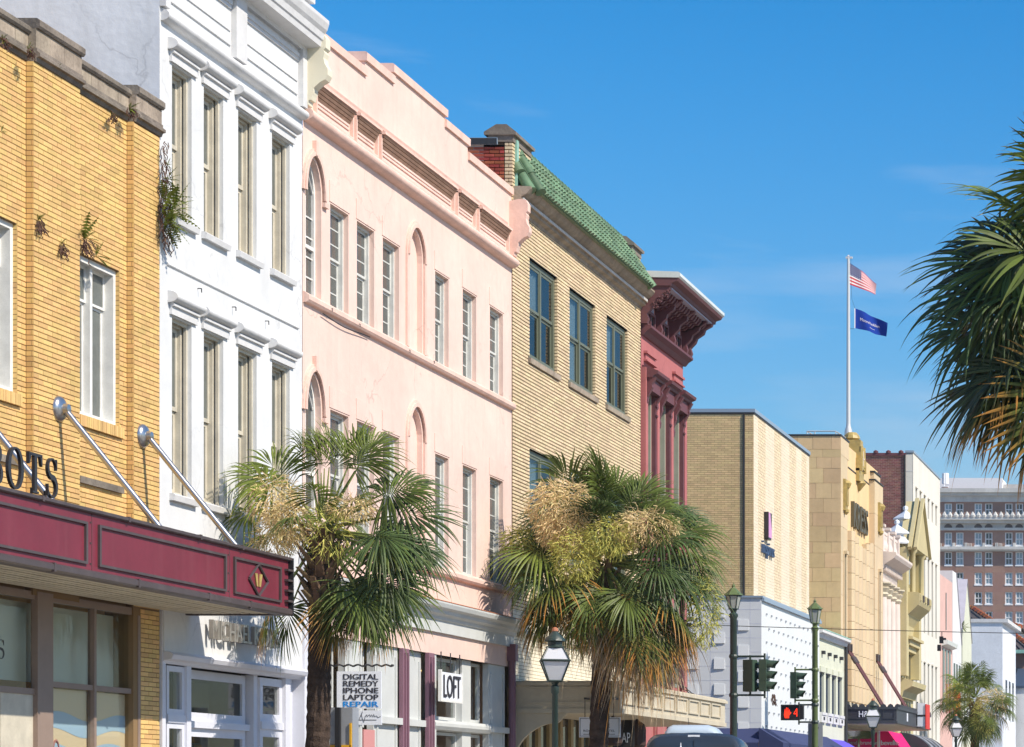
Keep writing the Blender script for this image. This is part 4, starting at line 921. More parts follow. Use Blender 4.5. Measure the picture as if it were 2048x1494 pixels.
for y in (50.8, 51.4, 52.0): q = MB(); q.tube((-D+.28,y,4.0),(-D+.28,y,4.40),.012,n=5); obj('hanger', q, M['dark_metal'], lo)
lettering('LOFT', M['ink'], lo, (-D+.310, 50.86, 3.55), (0,1,0), (0,0,1), 1.08, .43, .012)
dr = thing('projecting_sign', 'white board with stacked dark and blue words hanging from a twisted iron arm', 'sign', (-14.9, 45, 3.1))
YS = 45.0
q = MB(); q.box(-15.22,-14.48,YS,YS+.03,3.14,3.76); obj('board', q, M['sign_white'], dr)
q = MB(); q.box(-15.10,-14.475,YS,YS+.03,2.87,3.11); obj('lower_board', q, M['sign_white'], dr)
q = MB(); pts = [(-15.5+1.2*i/40, YS+.015+.014*math.sin(i*1.2), 3.86+.014*math.cos(i*1.2)) for i in range(41)]; q.path(pts, .016, 6); q.lathe([(.02,-.02),(.03,0),(.02,.02)], (-14.3,YS+.015,3.86), 8); q.tube((-15.48,YS+.015,2.9),(-15.48,YS+.015,4.0),.02); obj('iron_arm', q, M['dark_metal'], dr)
q = MB(); 
for xx in (-15.1,-14.6): q.tube((xx,YS+.015,3.76),(xx,YS+.015,3.86),.008,n=5)
for xx in (-14.98,-14.6): q.tube((xx,YS+.015,3.10),(xx,YS+.015,3.15),.008,n=5)
obj('hanger', q, M['dark_metal'], dr)
for i, wd in enumerate(('DIGITAL', 'REMEDY', 'IPHONE', 'LAPTOP', 'REPAIR')):
    lettering('*' + wd, M['ink_blue'] if i == 4 else M['ink'], dr, (-15.115, YS-.002, 3.625-.114*i), (1,0,0), (0,0,1), .58, .092, .004)
sc = [(-.26,.02),(-.24,.05),(-.22,.0),(-.20,.05),(-.18,.0),(-.16,.04),(-.14,.01),(-.12,.05),(-.10,.01),(-.07,-.06),(-.03,.03),(.0,.10),(-.02,.04),(.02,-.08),(.05,.03),(.07,.05),(.08,.01),(.10,.04),(.12,.05),(.13,.01),(.15,.05),(.17,.01),(.19,.06),(.20,.01),(.23,.03),(.26,.0),(.30,.02)]
fl = ribbon([(x+.31, y) for x, y in sc], .008); obj('signature', solid_letters(fl, (-15.10, YS-.002, 2.99), (1,0,0), (0,0,1), 1.0, 1.0, .003), M['ink'], dr)
q = MB(); q.box(-15.03,-14.56,YS-.004,YS-.001,2.945,2.955); obj('fine_print', q, M['ink'], dr)
ky = thing('street_kiosk', 'slim grey and black kiosk with yellow edging behind the left palm trunk', 'kiosk', (-14.5, 43.2, .14))
q = MB(); q.box(-14.72,-14.36,43.2,43.5,.14,3.10); obj('body', q, M['galv'], ky)
q = MB(); q.box(-14.62,-14.54,43.13,43.2,.14,3.10); obj('front_post', q, M['black'], ky)
q = MB(); q.box(-14.74,-14.63,43.17,43.2,2.45,2.50); q.box(-14.53,-14.38,43.17,43.2,2.45,2.50); q.box(-14.40,-14.37,43.17,43.2,1.9,2.85); obj('yellow_edging', q, M['yellow'], ky)
q = MB(); q.box(-14.52,-14.42,43.19,43.2,2.28,2.40); obj('notice', q, M['sign_white'], ky)

# ================================================================== TAN BRICK BUILDING WITH GREEN TILES
bg = thing('tan_brick_building', 'tan brick building with green tiled mansard roof, brick end piers and dark green windows', 'building', (-D, 62.6, 0))
B0, B1 = 56.72, 68.62
wyb = [(58.05,60.38),(61.46,63.88),(65.0,67.2)]
holes = [(a, e, 11.12, 13.26, .075) for a, e in wyb] + [(a, e, 6.98, 9.15, .075) for a, e in wyb]
b = wall(MB(), B0, B1, 4.0, 14.05, -D, holes); b.box(-D-.6, -D, B0, B0+1.42, 14.05, 15.42); b.box(-D-.6, -D, B1-1.05, B1, 14.05, 15.32); obj('wall', b, M['bmortar'], bg)
palm2 = lambda x, y: (x-1230)**2 + (y-1150)**2 < 215**2 or y > 1200
sl_ = [(a-.12, e+.14, h0-.15, h0) for a, e in wyb for h0 in (11.12, 6.98)]
brickwork(bg, M['bbrick'], 'x', -D, B0, B1, 5.62, 14.05, .40, .0755, .018, .014, holes + sl_, nobj=230, seed=21, hidden=palm2)
brickwork(bg, M['bbrick'], 'x', -D, B0, B0+1.42, 14.05, 15.42, .40, .0755, .018, .014, nobj=40, seed=22)
brickwork(bg, M['bbrick'], 'x', -D, B1-1.05, B1, 14.05, 15.32, .40, .0755, .018, .014, nobj=14, seed=23)
brickwork(bg, M['bbrick'], 'y', B0, -D-.16, -D+.013, 13.9, 15.42, .18, .0755, .016, .010, nobj=16, seed=24)
brickwork(bg, M['cream_brick_paint'], 'x', -D, B0, B1, 4.0, 5.62, .40, .0755, .006, .008, nobj=0, seed=25)
q = MB().box(-D-9, -D-.161, B0, B0+.28, 9, 15.36); obj('red_side_wall', q, M['rmortar'], bg)
brickwork(bg, M['rbrick'], 'y', B0, -D-2.2, -D-.165, 13.4, 15.32, .215, .074, .013, .008, nobj=210, seed=26, ji=.8)
q = MB().box(-D-9, -D-.30, B0-.05, B0+.32, 15.36, 15.50); obj('dark_coping', q, M['flash'], bg); q = MB().box(-D-9,-D-.31,B0-.055,B0-.05,15.36,15.49); obj('coping_edge', q, M['dark_metal'], bg)
shell(B0+.3, B1-.01, -D-.3, 14, 14.0, 'side_wall', M['bbrick'], bg)
for k, h in enumerate(holes):
    y0, y1, z0, z1 = h[:4]
    w = win(bg, y0+.003, y1-.003, z0, z1, -D-.055, M['green_frame'], 'glass', fw=.10, fd=.12, cols=2, bars=.06, sd=-.032)
    c = MB(); n = 26
    for s, e in ((y0+.42, y0+.42+(y1-y0)*.44),):
        pts = [(-D-.155+.015*math.sin(i*1.25), s+(e-s)*i/n) for i in range(n+1)]
        zlo = z0 + ((z1-z0)*.45 if k % 3 != 1 else .1)
        for (xa, ya), (xb, yb_) in zip(pts, pts[1:]): c.poly([(xa,ya,zlo),(xb,yb_,zlo),(xb,yb_,z1-.08),(xa,ya,z1-.08)])
    obj('curtain', c, M['curtain'], w)
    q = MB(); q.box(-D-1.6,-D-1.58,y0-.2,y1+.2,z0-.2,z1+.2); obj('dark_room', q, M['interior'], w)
    brickwork(bg, M['bbrick'], 'y', y1, -D-.06, -D+.013, z0, z1, .12, .0755, .018, .004, nobj=4, seed=29)
    s = MB(); s.extrude_y([(-D-.1,z0-.14),(-D+.06,z0-.14),(-D+.07,z0-.03),(-D-.1,z0)], y0-.10, y1+.12); obj('window_sill', s, M['stone'], bg)
    q = MB(); q.box(-D-.10, -D+.004, y0, y1, z1, z1+.05); obj('steel_lintel', q, M['dark_metal'], bg)
# stone pier caps
for y0, y1, zc in ((B0-.06, B0+1.46, 15.42), (B1-1.10, B1+.06, 15.32)):
    q = MB(); q.box(-D-.50, -D+.03, y0+.04, y1-.04, zc, zc+.14); obj('cap_block', q, M['stone_dark'], bg)
    q = MB().extrude_y([(-D-.58,zc+.14),(-D+.09,zc+.14),(-D+.10,zc+.20),(-D-.10,zc+.36),(-D-.32,zc+.36),(-D-.58,zc+.20)], y0, y1); obj('cap_stone', q, M['stone_dark'], bg)
# stone cornice under the tiles
q = MB().extrude_y([(-D,14.04),(-D+.03,14.04),(-D+.05,14.10),(-D+.14,14.14),(-D+.15,14.20),(-D+.20,14.21),(-D+.20,14.26),(-D+.16,14.27),(-D+.30,14.36),(-D+.38,14.46),(-D+.38,14.50),(-D-.2,14.52)], B0+.05, B1-.02); obj('stone_cornice', q, M['stone'], bg)
q = MB(); y = B0+.1
while y < B1-.1: q.box(-D+.15, -D+.215, y, y+.075, 14.215, 14.275); y += .125
obj('dentil', q, M['white_trim'], bg, kind='stuff')
# mansard of barrel tiles: 6 rows of ribs, each tile its own half pipe
E0, E1 = Vector((-D+.46, 0, 14.46)), Vector((-D-.26, 0, 15.62)); rows, pitch = 6, .235
sd = (E1 - E0); sn = Vector((sd.z, 0, -sd.x)).normalized()
q = MB().extrude_y([(E0.x,E0.z),(E1.x,E1.z),(E1.x-.3,E1.z),(E0.x-.6,E0.z-.02)], B0+.35, B1-.72); obj('roof_deck', q, M['green_tile'], bg)
tl = MB(); rl = sd.length/rows*1.12; nt_ = 7
up_ = sd.normalized()
for j, (t0, r0) in enumerate(((0, .098), (rl, .080))):
    for i in range(nt_):
        a = math.pi*i/(nt_-1); tl.v.append(tuple(up_*t0 + Vector((0, -r0*math.cos(a), 0)) + sn*(r0*.75*math.sin(a) + (.035 if j == 0 else .01))))
tl.f = [(i, i+1, nt_+i+1, nt_+i) for i in range(nt_-1)] + [tuple(range(nt_))[::-1]]
tme = bpy.data.meshes.new('roof_tile'); tme.from_pydata(tl.v, [], tl.f); tme.materials.append(M['green_tile']); tme.shade_smooth(); tme.set_sharp_from_angle(angle=rad(50))
nx = int((B1-.80-(B0+.62))/pitch); rest_ = MB(); cnt = 0
for j in range(rows):
    for i in range(nx+1):
        p = E0 + sd*(j/rows) + Vector((0, B0+.62+pitch*i, 0)) + sn*R.uniform(-.004,.006)
        if cnt < 298: obj('roof_tile', (tme, p), None, bg); cnt += 1
        else: rest_.add([tuple(Vector(v)+p) for v in tl.v], tl.f)
if rest_.v: obj('roof_tiles', rest_, M['green_tile'], bg, kind='stuff')
for s, (ya, yb_) in enumerate(((B0+.45, B0+1.30), (B1-.74, B1-1.2))):   # fat hip tiles at both ends
    for k in range(3):
        p = E0.lerp(E1, k/3.0) + Vector((0.02, ya+(yb_-ya)*k/3*(.35 if s == 0 else .6), 0)); e = E0.lerp(E1, (k+1.1)/3) + Vector((0.02, ya+(yb_-ya)*(k+1.1)/3*(.35 if s == 0 else .6), 0))
        q = MB(); q.tube(p, e, .12, .095, 12); obj('hip_tile', q, M['green_tile'], bg, smooth=rad(40))
    if s == 0:
        for k in range(2):
            p = E0.lerp(E1, k/3.0) + Vector((-.12, B0+.20, -.03)); e = E0.lerp(E1, (k+1.1)/3) + Vector((-.12, B0+.32, -.03)); q = MB(); q.tube(p, e, .125, .10, 12); obj('hip_tile', q, M['green_tile'], bg, smooth=rad(40))
y = B0+1.45
while y < B1-1.0:
    q = MB(); q.tube((E1.x, y, E1.z+.03), (E1.x, y+.31, E1.z+.03), .085, .07, 8); obj('ridge_tile', q, M['green_tile'], bg, smooth=rad(40)); y += .29
q = MB(); q.poly([(-D+.02,B0+.30,14.5),(-D+.40,B0+.30,14.5),(-D-.22,B0+1.30,15.66),(-D-.24,B0+1.18,15.66)]); q.box(-D-.02,-D+.06,B0+.16,B0+.30,14.4,15.5); obj('copper_flashing', q, M['verdigris'], bg)
# ledge and shopfront under the canopy
q = MB().extrude_y([(-D,5.05),(-D+.05,5.05),(-D+.12,5.12),(-D+.12,5.18),(-D,5.22)], B0+.35, B1); obj('shop_ledge', q, M['canopy'], bg)
q = MB(); q.box(-D-.1,-D-.02,B0,B1,.14,.9); q.box(-D-.1,-D-.01,B0,B1,3.5,4.0); obj('shopfront_base', q, M['tan_wood'], bg)
y = B0+.1; k = 0
while y < B1-.3:
    q = MB(); q.box(-D-.12,-D+.02,y,y+.22,.14,3.5); obj('shopfront_post', q, M['tan_wood'], bg)
    g = MB(); g.box(-D-.06,-D-.05,y+.22,y+.95,.9,3.5); obj('shop_pane', g, M['pane_dark'], bg); y += .95; k += 1
for yy in (66.0,): brickwork(bg, M['rbrick'], 'y', yy, -D+.02, -D+.5, .14, 3.45, .215, .074, .012, .008, nobj=10, seed=27)
q = MB().box(-D+.02,-D+.5,66.0,66.3,.14,3.45); obj('brick_post', q, M['rmortar'], bg)

gc = thing('shop_canopy', 'beige panelled wooden canopy hung on chains over the shop behind the grey van', 'canopy', (-14.4, 62, 3.4))
GX, G0, G1, GZ0, GZ1 = -13.24, B0+.05, 68.1, 3.42, 4.10
q = MB(); q.box(-D+.02, GX, G0, G1, GZ0+.02, GZ1-.10); obj('body', q, M['canopy'], gc)
q = MB(); q.box(-D+.02, GX+.06, G0-.06, G1+.06, GZ1-.10, GZ1-.03); q.box(-D+.02, GX+.02, G0-.02, G1+.02, GZ1-.03, GZ1); obj('top_moulding', q, M['canopy'], gc)
q = MB(); q.box(-D+.02, GX+.03, G0-.03, G1+.03, GZ0, GZ0+.10); obj('bottom_moulding', q, M['canopy'], gc)
q = MB(); q.box(-D+.3, GX-.2, G0-.02, G0, 3.62, 3.66); q.box(-D+.3, GX-.2, G0-.03, G0, GZ1-.16, GZ1-.12); obj('side_moulding', q, M['canopy'], gc)
y = G0+.2
while y < G1-.5:
    for a in ((y,y+1.15,3.92,3.955),(y,y+1.15,3.62,3.65),(y,y+.06,3.65,3.92),(y+1.09,y+1.15,3.65,3.92)): q = MB(); q.box(GX, GX+.035, *a); obj('panel_rail', q, M['canopy'], gc)
    y += 1.33
q = MB(); pr = [(-D+.05,GZ0),(-D+.05,2.6)] + [(-D+.05+.09*math.sin(a*.9)+1.0*(a/2.2)**1.6*.8, 2.6+.62*math.sin(a/2.2*math.pi/2)) for a in [i*.22 for i in range(1,11)]] + [(-14.48,3.30),(-14.42,3.36),(-14.36,GZ0)]
q.extrude_y(pr, G0+.02, G0+.14); obj('scroll_bracket', q, M['canopy'], gc)
def chain(parent, p0, p1, r=.03, m=None):
    p0, p1 = Vector(p0), Vector(p1); n = int((p1-p0).length/(r*2.6)); b = MB(); d = (p1-p0).normalized(); a = d.orthogonal().normalized(); c = d.cross(a)
    for i in range(n):
        o = p0.lerp(p1, (i+.5)/n); s = a if i % 2 else c; pts = [o + d*(r*1.7*math.cos(t)) + s*(r*.8*math.sin(t)) for t in [k*math.pi/4 for k in range(9)]]; b.path(pts, r*.28, 4)
    return obj('chain', b, m or M['dark_metal'], parent)
for y in (60.2, 63.6, 66.2): chain(gc, (-D+.02, y, 5.6), (GX-.35, y, GZ1), .05)
def lantern(y, X=-13.9, w=.21):
    t = thing('hanging_lantern', 'round dark lantern hanging under the beige canopy', 'lantern', (X, y, 2.7), 'dark lanterns under the beige canopy')
    q = MB(); q.lathe([(w*.8,0),(w,.05),(w,.40),(w*.85,.52),(w*.3,.60),(.02,.64)], (X,y,2.78), 10); obj('lantern_body', q, mat('rusty_iron', (.05,.03,.026), .7, .3) if 'rusty_iron' not in bpy.data.materials else bpy.data.materials['rusty_iron'], t); q = MB(); q.tube((X,y,3.4),(X,y,GZ0+.02),.015); obj('hook', q, M['dark_metal'], t)
    return t
lantern(58.9)['label'] = 'round dark lantern under the beige canopy, nearest to the palm trunk'; lantern(61.2)['label'] = 'round dark lantern under the beige canopy, nearest to the van'
gp = thing('banner_sign', 'black hanging banner with tall narrow white capitals under the beige canopy', 'sign', (-13.6, 60, 2.6))
q = MB(); q.box(-14.05,-13.60,59.6,59.63,2.75,3.36); obj('banner', q, M['black'], gp); lettering('GAP', M['sign_white'], gp, (-13.98, 59.598, 2.86), (1,0,0), (0,0,1), .30, .22, .004)
ht = thing('hotel_sign', 'pale rectangular notice with thin frame hanging behind the middle palm trunk', 'sign', (-13.6, 56.3, 2.8))
q = MB(); q.box(-14.02,-13.16,56.42,56.45,2.905,3.325); obj('board', q, M['sign_white'], ht)
q = MB()
for a in ((-14.0,-13.18,3.295,3.303),(-14.0,-13.18,2.927,2.935),(-14.0,-13.992,2.935,3.295),(-13.188,-13.18,2.935,3.295)): q.box(a[0],a[1],56.412,56.42,a[2],a[3])
obj('border_line', q, M['ink'], ht)
lettering('ROOFTOP HOTEL', M['ink'], ht, (-13.93, 56.419, 3.02), (1,0,0), (0,0,1), .66, .045, .003); lettering('THE RESTORATION', M['ink'], ht, (-13.80, 56.419, 3.10), (1,0,0), (0,0,1), .42, .032, .003)
q = MB(); q.box(-13.93,-13.27,56.415,56.42,2.965,2.975); obj('fine_print', q, M['ink'], ht)
for x in (-13.9,-13.3): q = MB(); q.tube((x,56.435,3.32),(x,56.435,GZ0+.3),.008,n=5); q.box(x-.02,x+.02,56.43,G0,GZ0+.28,GZ0+.32); obj('hanger', q, M['dark_metal'], ht)

# ================================================================== ROSE BUILDING WITH BRACKETED CORNICE
mb_ = thing('rose_building', 'rose red building with heavy dark maroon bracketed cornice and hooded windows', 'building', (-D, 71.2, 0))
R0, R1 = 68.72, 73.8
mw = [(69.05,69.95),(70.75,71.65),(72.45,73.35)]
holes = [(a, e, 8.6, 12.05, .25) for a, e in mw] + [(a, e, 4.6, 7.6, .25) for a, e in mw]
b = wall(MB(), R0, R1, 0.14, 14.6, -D, holes); obj('wall', b, M['maroon_wall'], mb_)
shell(R0+.01, R1, -D-.01, 14, 14.55, 'side_wall', M['maroon_wall'], mb_)
for a, e, z0, z1, d in holes:
    w = win(mb_, a, e, z0, z1, -D-.01, M['olive_frame'], 'pane', fw=.12, fd=.22, bars=.07, sd=.08)
    q = MB(); q.box(-D-.1, -D+.10, e+.005, e+.16, z0, z1); q.box(-D-.1, -D+.03, a-.12, a-.01, z0, z1); obj('window_casing', q, M['maroon'], w)
    q = MB(); q.extrude_y([(-D,z1+.30),(-D+.28,z1+.30),(-D+.30,z1+.36),(-D+.40,z1+.40),(-D+.42,z1+.47),(-D+.02,z1+.62),(-D,z1+.62)], a-.24, e+.24)
    q.box(-D, -D+.22, a-.14, e+.14, z1-.02, z1+.30); hd = obj('window_hood', q, M['maroon'], mb_)
    for y in (a-.20, e+.04):
        q = MB(); q.extrude_y([(-D,z1-.75),(-D+.07,z1-.75),(-D+.09,z1-.62),(-D+.06,z1-.52),(-D+.14,z1-.30),(-D+.13,z1-.2),(-D+.26,z1+.05),(-D+.24,z1+.12),(-D+.34,z1+.30),(-D,z1+.30)], y, y+.16); obj('hood_bracket', q, M['maroon'], hd)
    for z in (z1-.55, z1-.3): q = MB(); q.box(-D+.10, -D+.14, e+.0, e+.14, z, z+.05); obj('casing_block', q, M['maroon'], w)
q = MB().extrude_y([(-D,13.42),(-D+.06,13.42),(-D+.14,13.52),(-D+.26,13.60),(-D+.26,13.66),(-D,13.70)], R0, R1+.1); obj('sill_course', q, M['maroon'], mb_)
for a, e in ((69.0,70.2),(72.4,73.6)):                # raised blank panels
    q = MB()
    for bx in ((a,e,13.00,13.06),(a,e,12.80,12.84)): q.box(-D,-D+.10,*bx)
    q.box(-D,-D+.05,a+.05,e-.05,12.84,13.0); obj('raised_panel', q, M['maroon_wall'], mb_)
# deep boxed cornice at z 14.95
CX, CZ = -D+1.0, 14.95
q = MB().extrude_y([(-D,CZ-.30),(CX-.22,CZ-.30),(CX-.20,CZ-.22),(CX-.06,CZ-.17),(CX-.02,CZ-.10),(-D,CZ-.08)], R0-.1, R1+.55); obj('cornice_box', q, M['maroon_side'], mb_)
q = MB().extrude_y([(-D-.5,CZ-.08),(CX-.02,CZ-.10),(CX+.02,CZ-.06),(CX+.02,CZ+.02),(CX-.02,CZ+.05),(-D-.5,CZ+.10)], R0-.12, R1+.60); obj('metal_gutter', q, M['sheet_metal'], mb_)
q = MB().box(CX-.46, CX-.25, R0+.02, R1+.45, CZ-.345, CZ-.302); obj('lilac_soffit', q, M['lilac_metal'], mb_)
pr = [(-D,13.70),(-D+.16,13.70),(-D+.20,13.82),(-D+.16,13.95),(-D+.30,14.10),(-D+.34,14.22),(-D+.52,14.34),(-D+.56,14.46),(-D+.74,14.56),(-D+.76,CZ-.30),(-D,CZ-.30)]
q = MB().extrude_y(pr, R0-.06, R0+.12); obj('end_bracket', q, M['maroon_side'], mb_); q = MB().extrude_y(pr, R1+.2, R1+.4); obj('end_bracket', q, M['maroon_side'], mb_)
for y in (70.32, 71.92, 73.5): q = MB().extrude_y([(x*.94-.93, z) if x > -D else (x, z) for x, z in pr], y, y+.18); obj('big_bracket', q, M['maroon'], mb_)
y = R0+.28
while y < R1+.3:
    q = MB().extrude_y([(-D+.06,14.30),(-D+.16,14.30),(-D+.24,14.36),(-D+.34,14.36),(-D+.42,14.44),(-D+.52,14.44),(-D+.60,14.53),(-D+.62,CZ-.30),(-D+.06,CZ-.30)], y, y+.13); obj('cornice_bracket', q, M['maroon'], mb_); y += .30
for k, y in enumerate((69.0, 70.6, 72.2)):
    q = MB(); z0, z1 = 13.74, 14.14; a, e = y, y+1.05
    for bx in ((a,a+.07,z0,z1),(e-.07,e,z0,z1),(a+.07,e-.07,z1-.07,z1),(a+.07,e-.07,z0,z0+.05),((a+e)/2-.03,(a+e)/2+.03,z0+.05,z1-.07)): q.box(-D,-D+.08,*bx)
    o = obj('attic_window', q, M['maroon_side'], mb_); g = MB(); g.box(-D+.02,-D+.03,a+.05,e-.05,z0+.03,z1-.05); obj('pane', g, M['pane_dark'], o)
    q = MB(); 
    for i in range(9): q.box(-D+.03,-D+.045+.01*(i % 2),a+.04+.11*i,a+.04+.11*i+.10,14.17,14.30)
    obj('ribbed_panel', q, M['lilac_metal'], mb_)
rr = random.Random(8)
for k in range(26):                                   # carved leaf clusters on the end bracket
    u = rr.random(); q = MB(); c = (-D+.30+.42*u+rr.uniform(-.05,.05), R0-.075, 14.10+.40*u+rr.uniform(-.10,.08)); q.lathe([(.005,-.025),(.022,-.012),(.022,.012),(.005,.025)], c, 6); obj('carved_leaf', q, M['maroon_side'], mb_)
for a in (68.74, 70.1, 71.8, 73.5): q = MB(); q.box(-D, -D+.12, a, a+.26, .14, 12.6); obj('pilaster', q, M['maroon_wall'], mb_)

# ================================================================== TAN CORNER BUILDING WITH WHITE ENAMEL BASE
tb = thing('tan_corner_building', 'windowless tan brick corner building above a white enamel panelled shop front', 'building', (-D, 89, 0))
T0, T1, TZ = 84.3, 94.9, 13.60
q = MB().box(-D-14, -D, T0, T1, .1, TZ); obj('wall', q, M['tmortar'], tb)
pj = lambda x, y: x < 1365 or y > 1185
brickwork(tb, M['tbrick'], 'y', T0, -D-2.6, -D, 7.4, TZ, .212, .0672, .010, .006, [(-15.83,-15.77,7,TZ)], nobj=300, seed=31, hidden=pj)
q = MB(); q.tube((-15.80,T0-.03,7.3),(-15.80,T0-.03,TZ-.02),.028,n=8); obj('downpipe', q, M['dark_metal'], tb)
q = MB(); q.box(-D-14, -D+.03, T0-.03, T1+.02, TZ, TZ+.05); obj('roof_edge', q, M['dark_metal'], tb)
q = MB(); q.box(-D-14, -D+.05, T0-.02, T1+.03, TZ+.05, TZ+.16); obj('flashing', q, M['flash'], tb)
bands = [(85.05,86.35),(87.95,89.25),(90.85,92.05),(93.30,94.30)]
brickwork(tb, M['cbrick'], 'x', -D, T0, T1, 7.4, TZ, .40, .10, .0035, .006, [(a, e, 7, TZ) for a, e in bands], nobj=0, seed=32)
mbx = MB(); rr = random.Random(4)
for a, e in bands:                                    # bands of bricks set with every other course leaning out
    z = 7.4; r_ = 0
    while z < TZ-.02:
        y = a
        while y < e-.02:
            d = .010 if (r_ + int((y-a)/.22)) % 2 == 0 else .006
            mbx.add([(-D,y,z),(-D,y+.21,z),(-D,y+.21,z+.085),(-D,y,z+.085),(-D+d,y,z),(-D+d*1.2,y+.21,z),(-D+d,y+.21,z+.085),(-D+d*.8,y,z+.085)], [(4,5,6,7),(0,1,5,4),(1,2,6,5),(2,3,7,6),(3,0,4,7)]); y += .22
        z += .095; r_ += 1
obj('textured_brick_band', mbx, M['cbrick_tex'], tb, kind='stuff')
# enamel cladding
WX, WZ, WY = -15.2, 7.84, 84.0
q = MB().box(-D-14, WX, WY, 95.3, 3.4, WZ); obj('cladding', q, M['white_panel'], tb)
q = MB(); q.box(-D-14, WX+.05, WY-.05, 95.35, WZ, WZ+.06); q.box(WX-.01, WX+.09, WY, 95.3, WZ-.10, WZ); obj('cladding_cap', q, M['flash'], tb)
q = MB()
for i in range(9): zz = 3.95+.44*i; q.box(-19, WX-.005, WY-.004, WY-.001, zz, zz+.012)
for i in range(8): xx = WX-.35-.62*i; q.box(xx, xx+.012, WY-.004, WY-.001, 3.4, WZ)
obj('panel_joint', q, M['lilac_paint'], tb)
for col, x0 in enumerate((-16.67, -15.88+.06-.10, -17.5, -18.3)):
    for i in range(6):
        zz = 3.62 + .80*i + (.40 if col % 2 == 0 else 0)
        if zz+.34 > WZ: continue
        q = MB(); q.add([(x0,WY-.001,zz),(x0+.33,WY-.001,zz),(x0+.33,WY-.001,zz+.34),(x0,WY-.001,zz+.34),(x0,WY-.05,zz),(x0+.33,WY-.03,zz),(x0+.33,WY-.012,zz+.34),(x0,WY-.03,zz+.34)], [(4,5,6,7),(0,1,5,4),(1,2,6,5),(2,3,7,6),(3,0,4,7)]); obj('tilted_panel', q, M['white_panel'], tb)
k = 0
for r_ in range(9):
    for c_ in range(12):
        y = WY + .75 + .88*c_ + (.44 if r_ % 2 else 0); z = 7.35 - .44*r_
        if y < 95.1: q = MB(); q.box(WX, WX+.04, y, y+.11, z, z+.055); obj('stud', q, M['galv'], tb)
q = MB(); q.box(-17.9, WX-.35, WY+.3, 95.2, .14, 3.4); obj('dark_shopfront', q, M['interior'], tb)
for i in range(16): q = MB(); q.box(WX-.35, WX-.28, WY+.5+.65*i, WY+.58+.65*i, .14, 3.2); obj('shop_mullion', q, M['black'], tb)
for i in range(4): q = MB(); q.box(-17.4+.55*i, -17.3+.55*i, WY+.20, WY+.3, .14, 3.2); obj('shop_mullion', q, M['tan_wood'], tb)
lg = thing('wall_sign', 'orchid pink square emblem over slate blue lettering on the tan corner building front', 'sign', (-D, 86, 9.6))
q = MB(); q.box(-D+.02,-D+.16,86.10,86.62,9.92,10.72); obj('emblem', q, M['orchid'], lg); q = MB(); q.box(-D+.02,-D+.15,86.04,86.10,9.90,10.73); q.box(-D+.02,-D+.15,86.10,86.6,9.86,9.92); q.poly([(-D+.162,86.35,10.72),(-D+.162,86.62,10.72),(-D+.162,86.58,10.2)]); obj('emblem_edge', q, M['letter_dark'], lg)
lettering('inspirus', M['sign_blue'], lg, (-D+.03, 85.45, 9.38), (0,1,0), (0,0,1), 2.0, .42, .08, split='letter')
def awning(t, m, X, y0, y1, z_top, z_lip, z_bot, out, side=True, name='awning_cloth'):
    q = MB(); q.add([(X,y0,z_top),(X,y1,z_top),(X+out,y1,z_lip),(X+out,y0,z_lip),(X+out,y0,z_bot),(X+out,y1,z_bot)], [(0,3,2,1),(3,4,5,2)])
    if side: q.add([(X,y0,z_top),(X+out,y0,z_lip),(X+out,y0,z_bot),(X,y0,z_bot)], [(0,1,2,3)]); q.add([(X,y1,z_top),(X+out,y1,z_lip),(X+out,y1,z_bot),(X,y1,z_bot)], [(0,3,2,1)])
    return obj(name, q, m, t)
aw = thing('shop_awning', 'navy cloth awning wrapping the white panelled corner shop', 'awning', (-14.6, 89, 2.9))
awning(aw, M['navy_awning'], WX+.01, WY-.5, 97.0, 3.78, 3.32, 3.02, .75)
q = MB(); q.add([(-18.2,WY-.01,3.78),(WX,WY-.01,3.78),(WX+.02,WY-.62,3.32),(-18.2,WY-.62,3.32),(-18.2,WY-.62,3.02),(WX+.02,WY-.62,3.02)], [(0,3,2,1),(3,4,5,2)]); obj('side_cloth', q, M['navy_awning'], aw)
for y in (92.0, 92.4): q = MB(); q.box(WX+.765, WX+.775, y, y+.16, 3.04, 3.30); obj('awning_stripe', q, M['interior'], aw)
va = thing('shop_awning', 'bright violet cloth awning behind the green signal post', 'awning', (-14.5, 99, 2.7))
awning(va, M['violet_awning'], -15.35, 97.3, 102.3, 3.75, 2.98, 2.55, 1.25)
rs = thing('round_sign', 'red round shop sign with white letters below the navy awning', 'sign', (-14.8, 97, 2.7))
q = MB(); pts = [(-14.85+.42*math.cos(a), 2.88+.42*math.sin(a)) for a in [2*math.pi*i/24 for i in range(24)]]; n = len(pts)
q.add([(x,96.9,z) for x,z in pts]+[(x,96.96,z) for x,z in pts], [tuple(range(n))[::-1]]+[(i,(i+1)%n,n+(i+1)%n,n+i) for i in range(n)]); obj('disc', q, M['red_sign'], rs); lettering('SC', M['sign_white'], rs, (-15.02, 96.89, 2.68), (1,0,0), (0,0,1), .36, .25, .006)

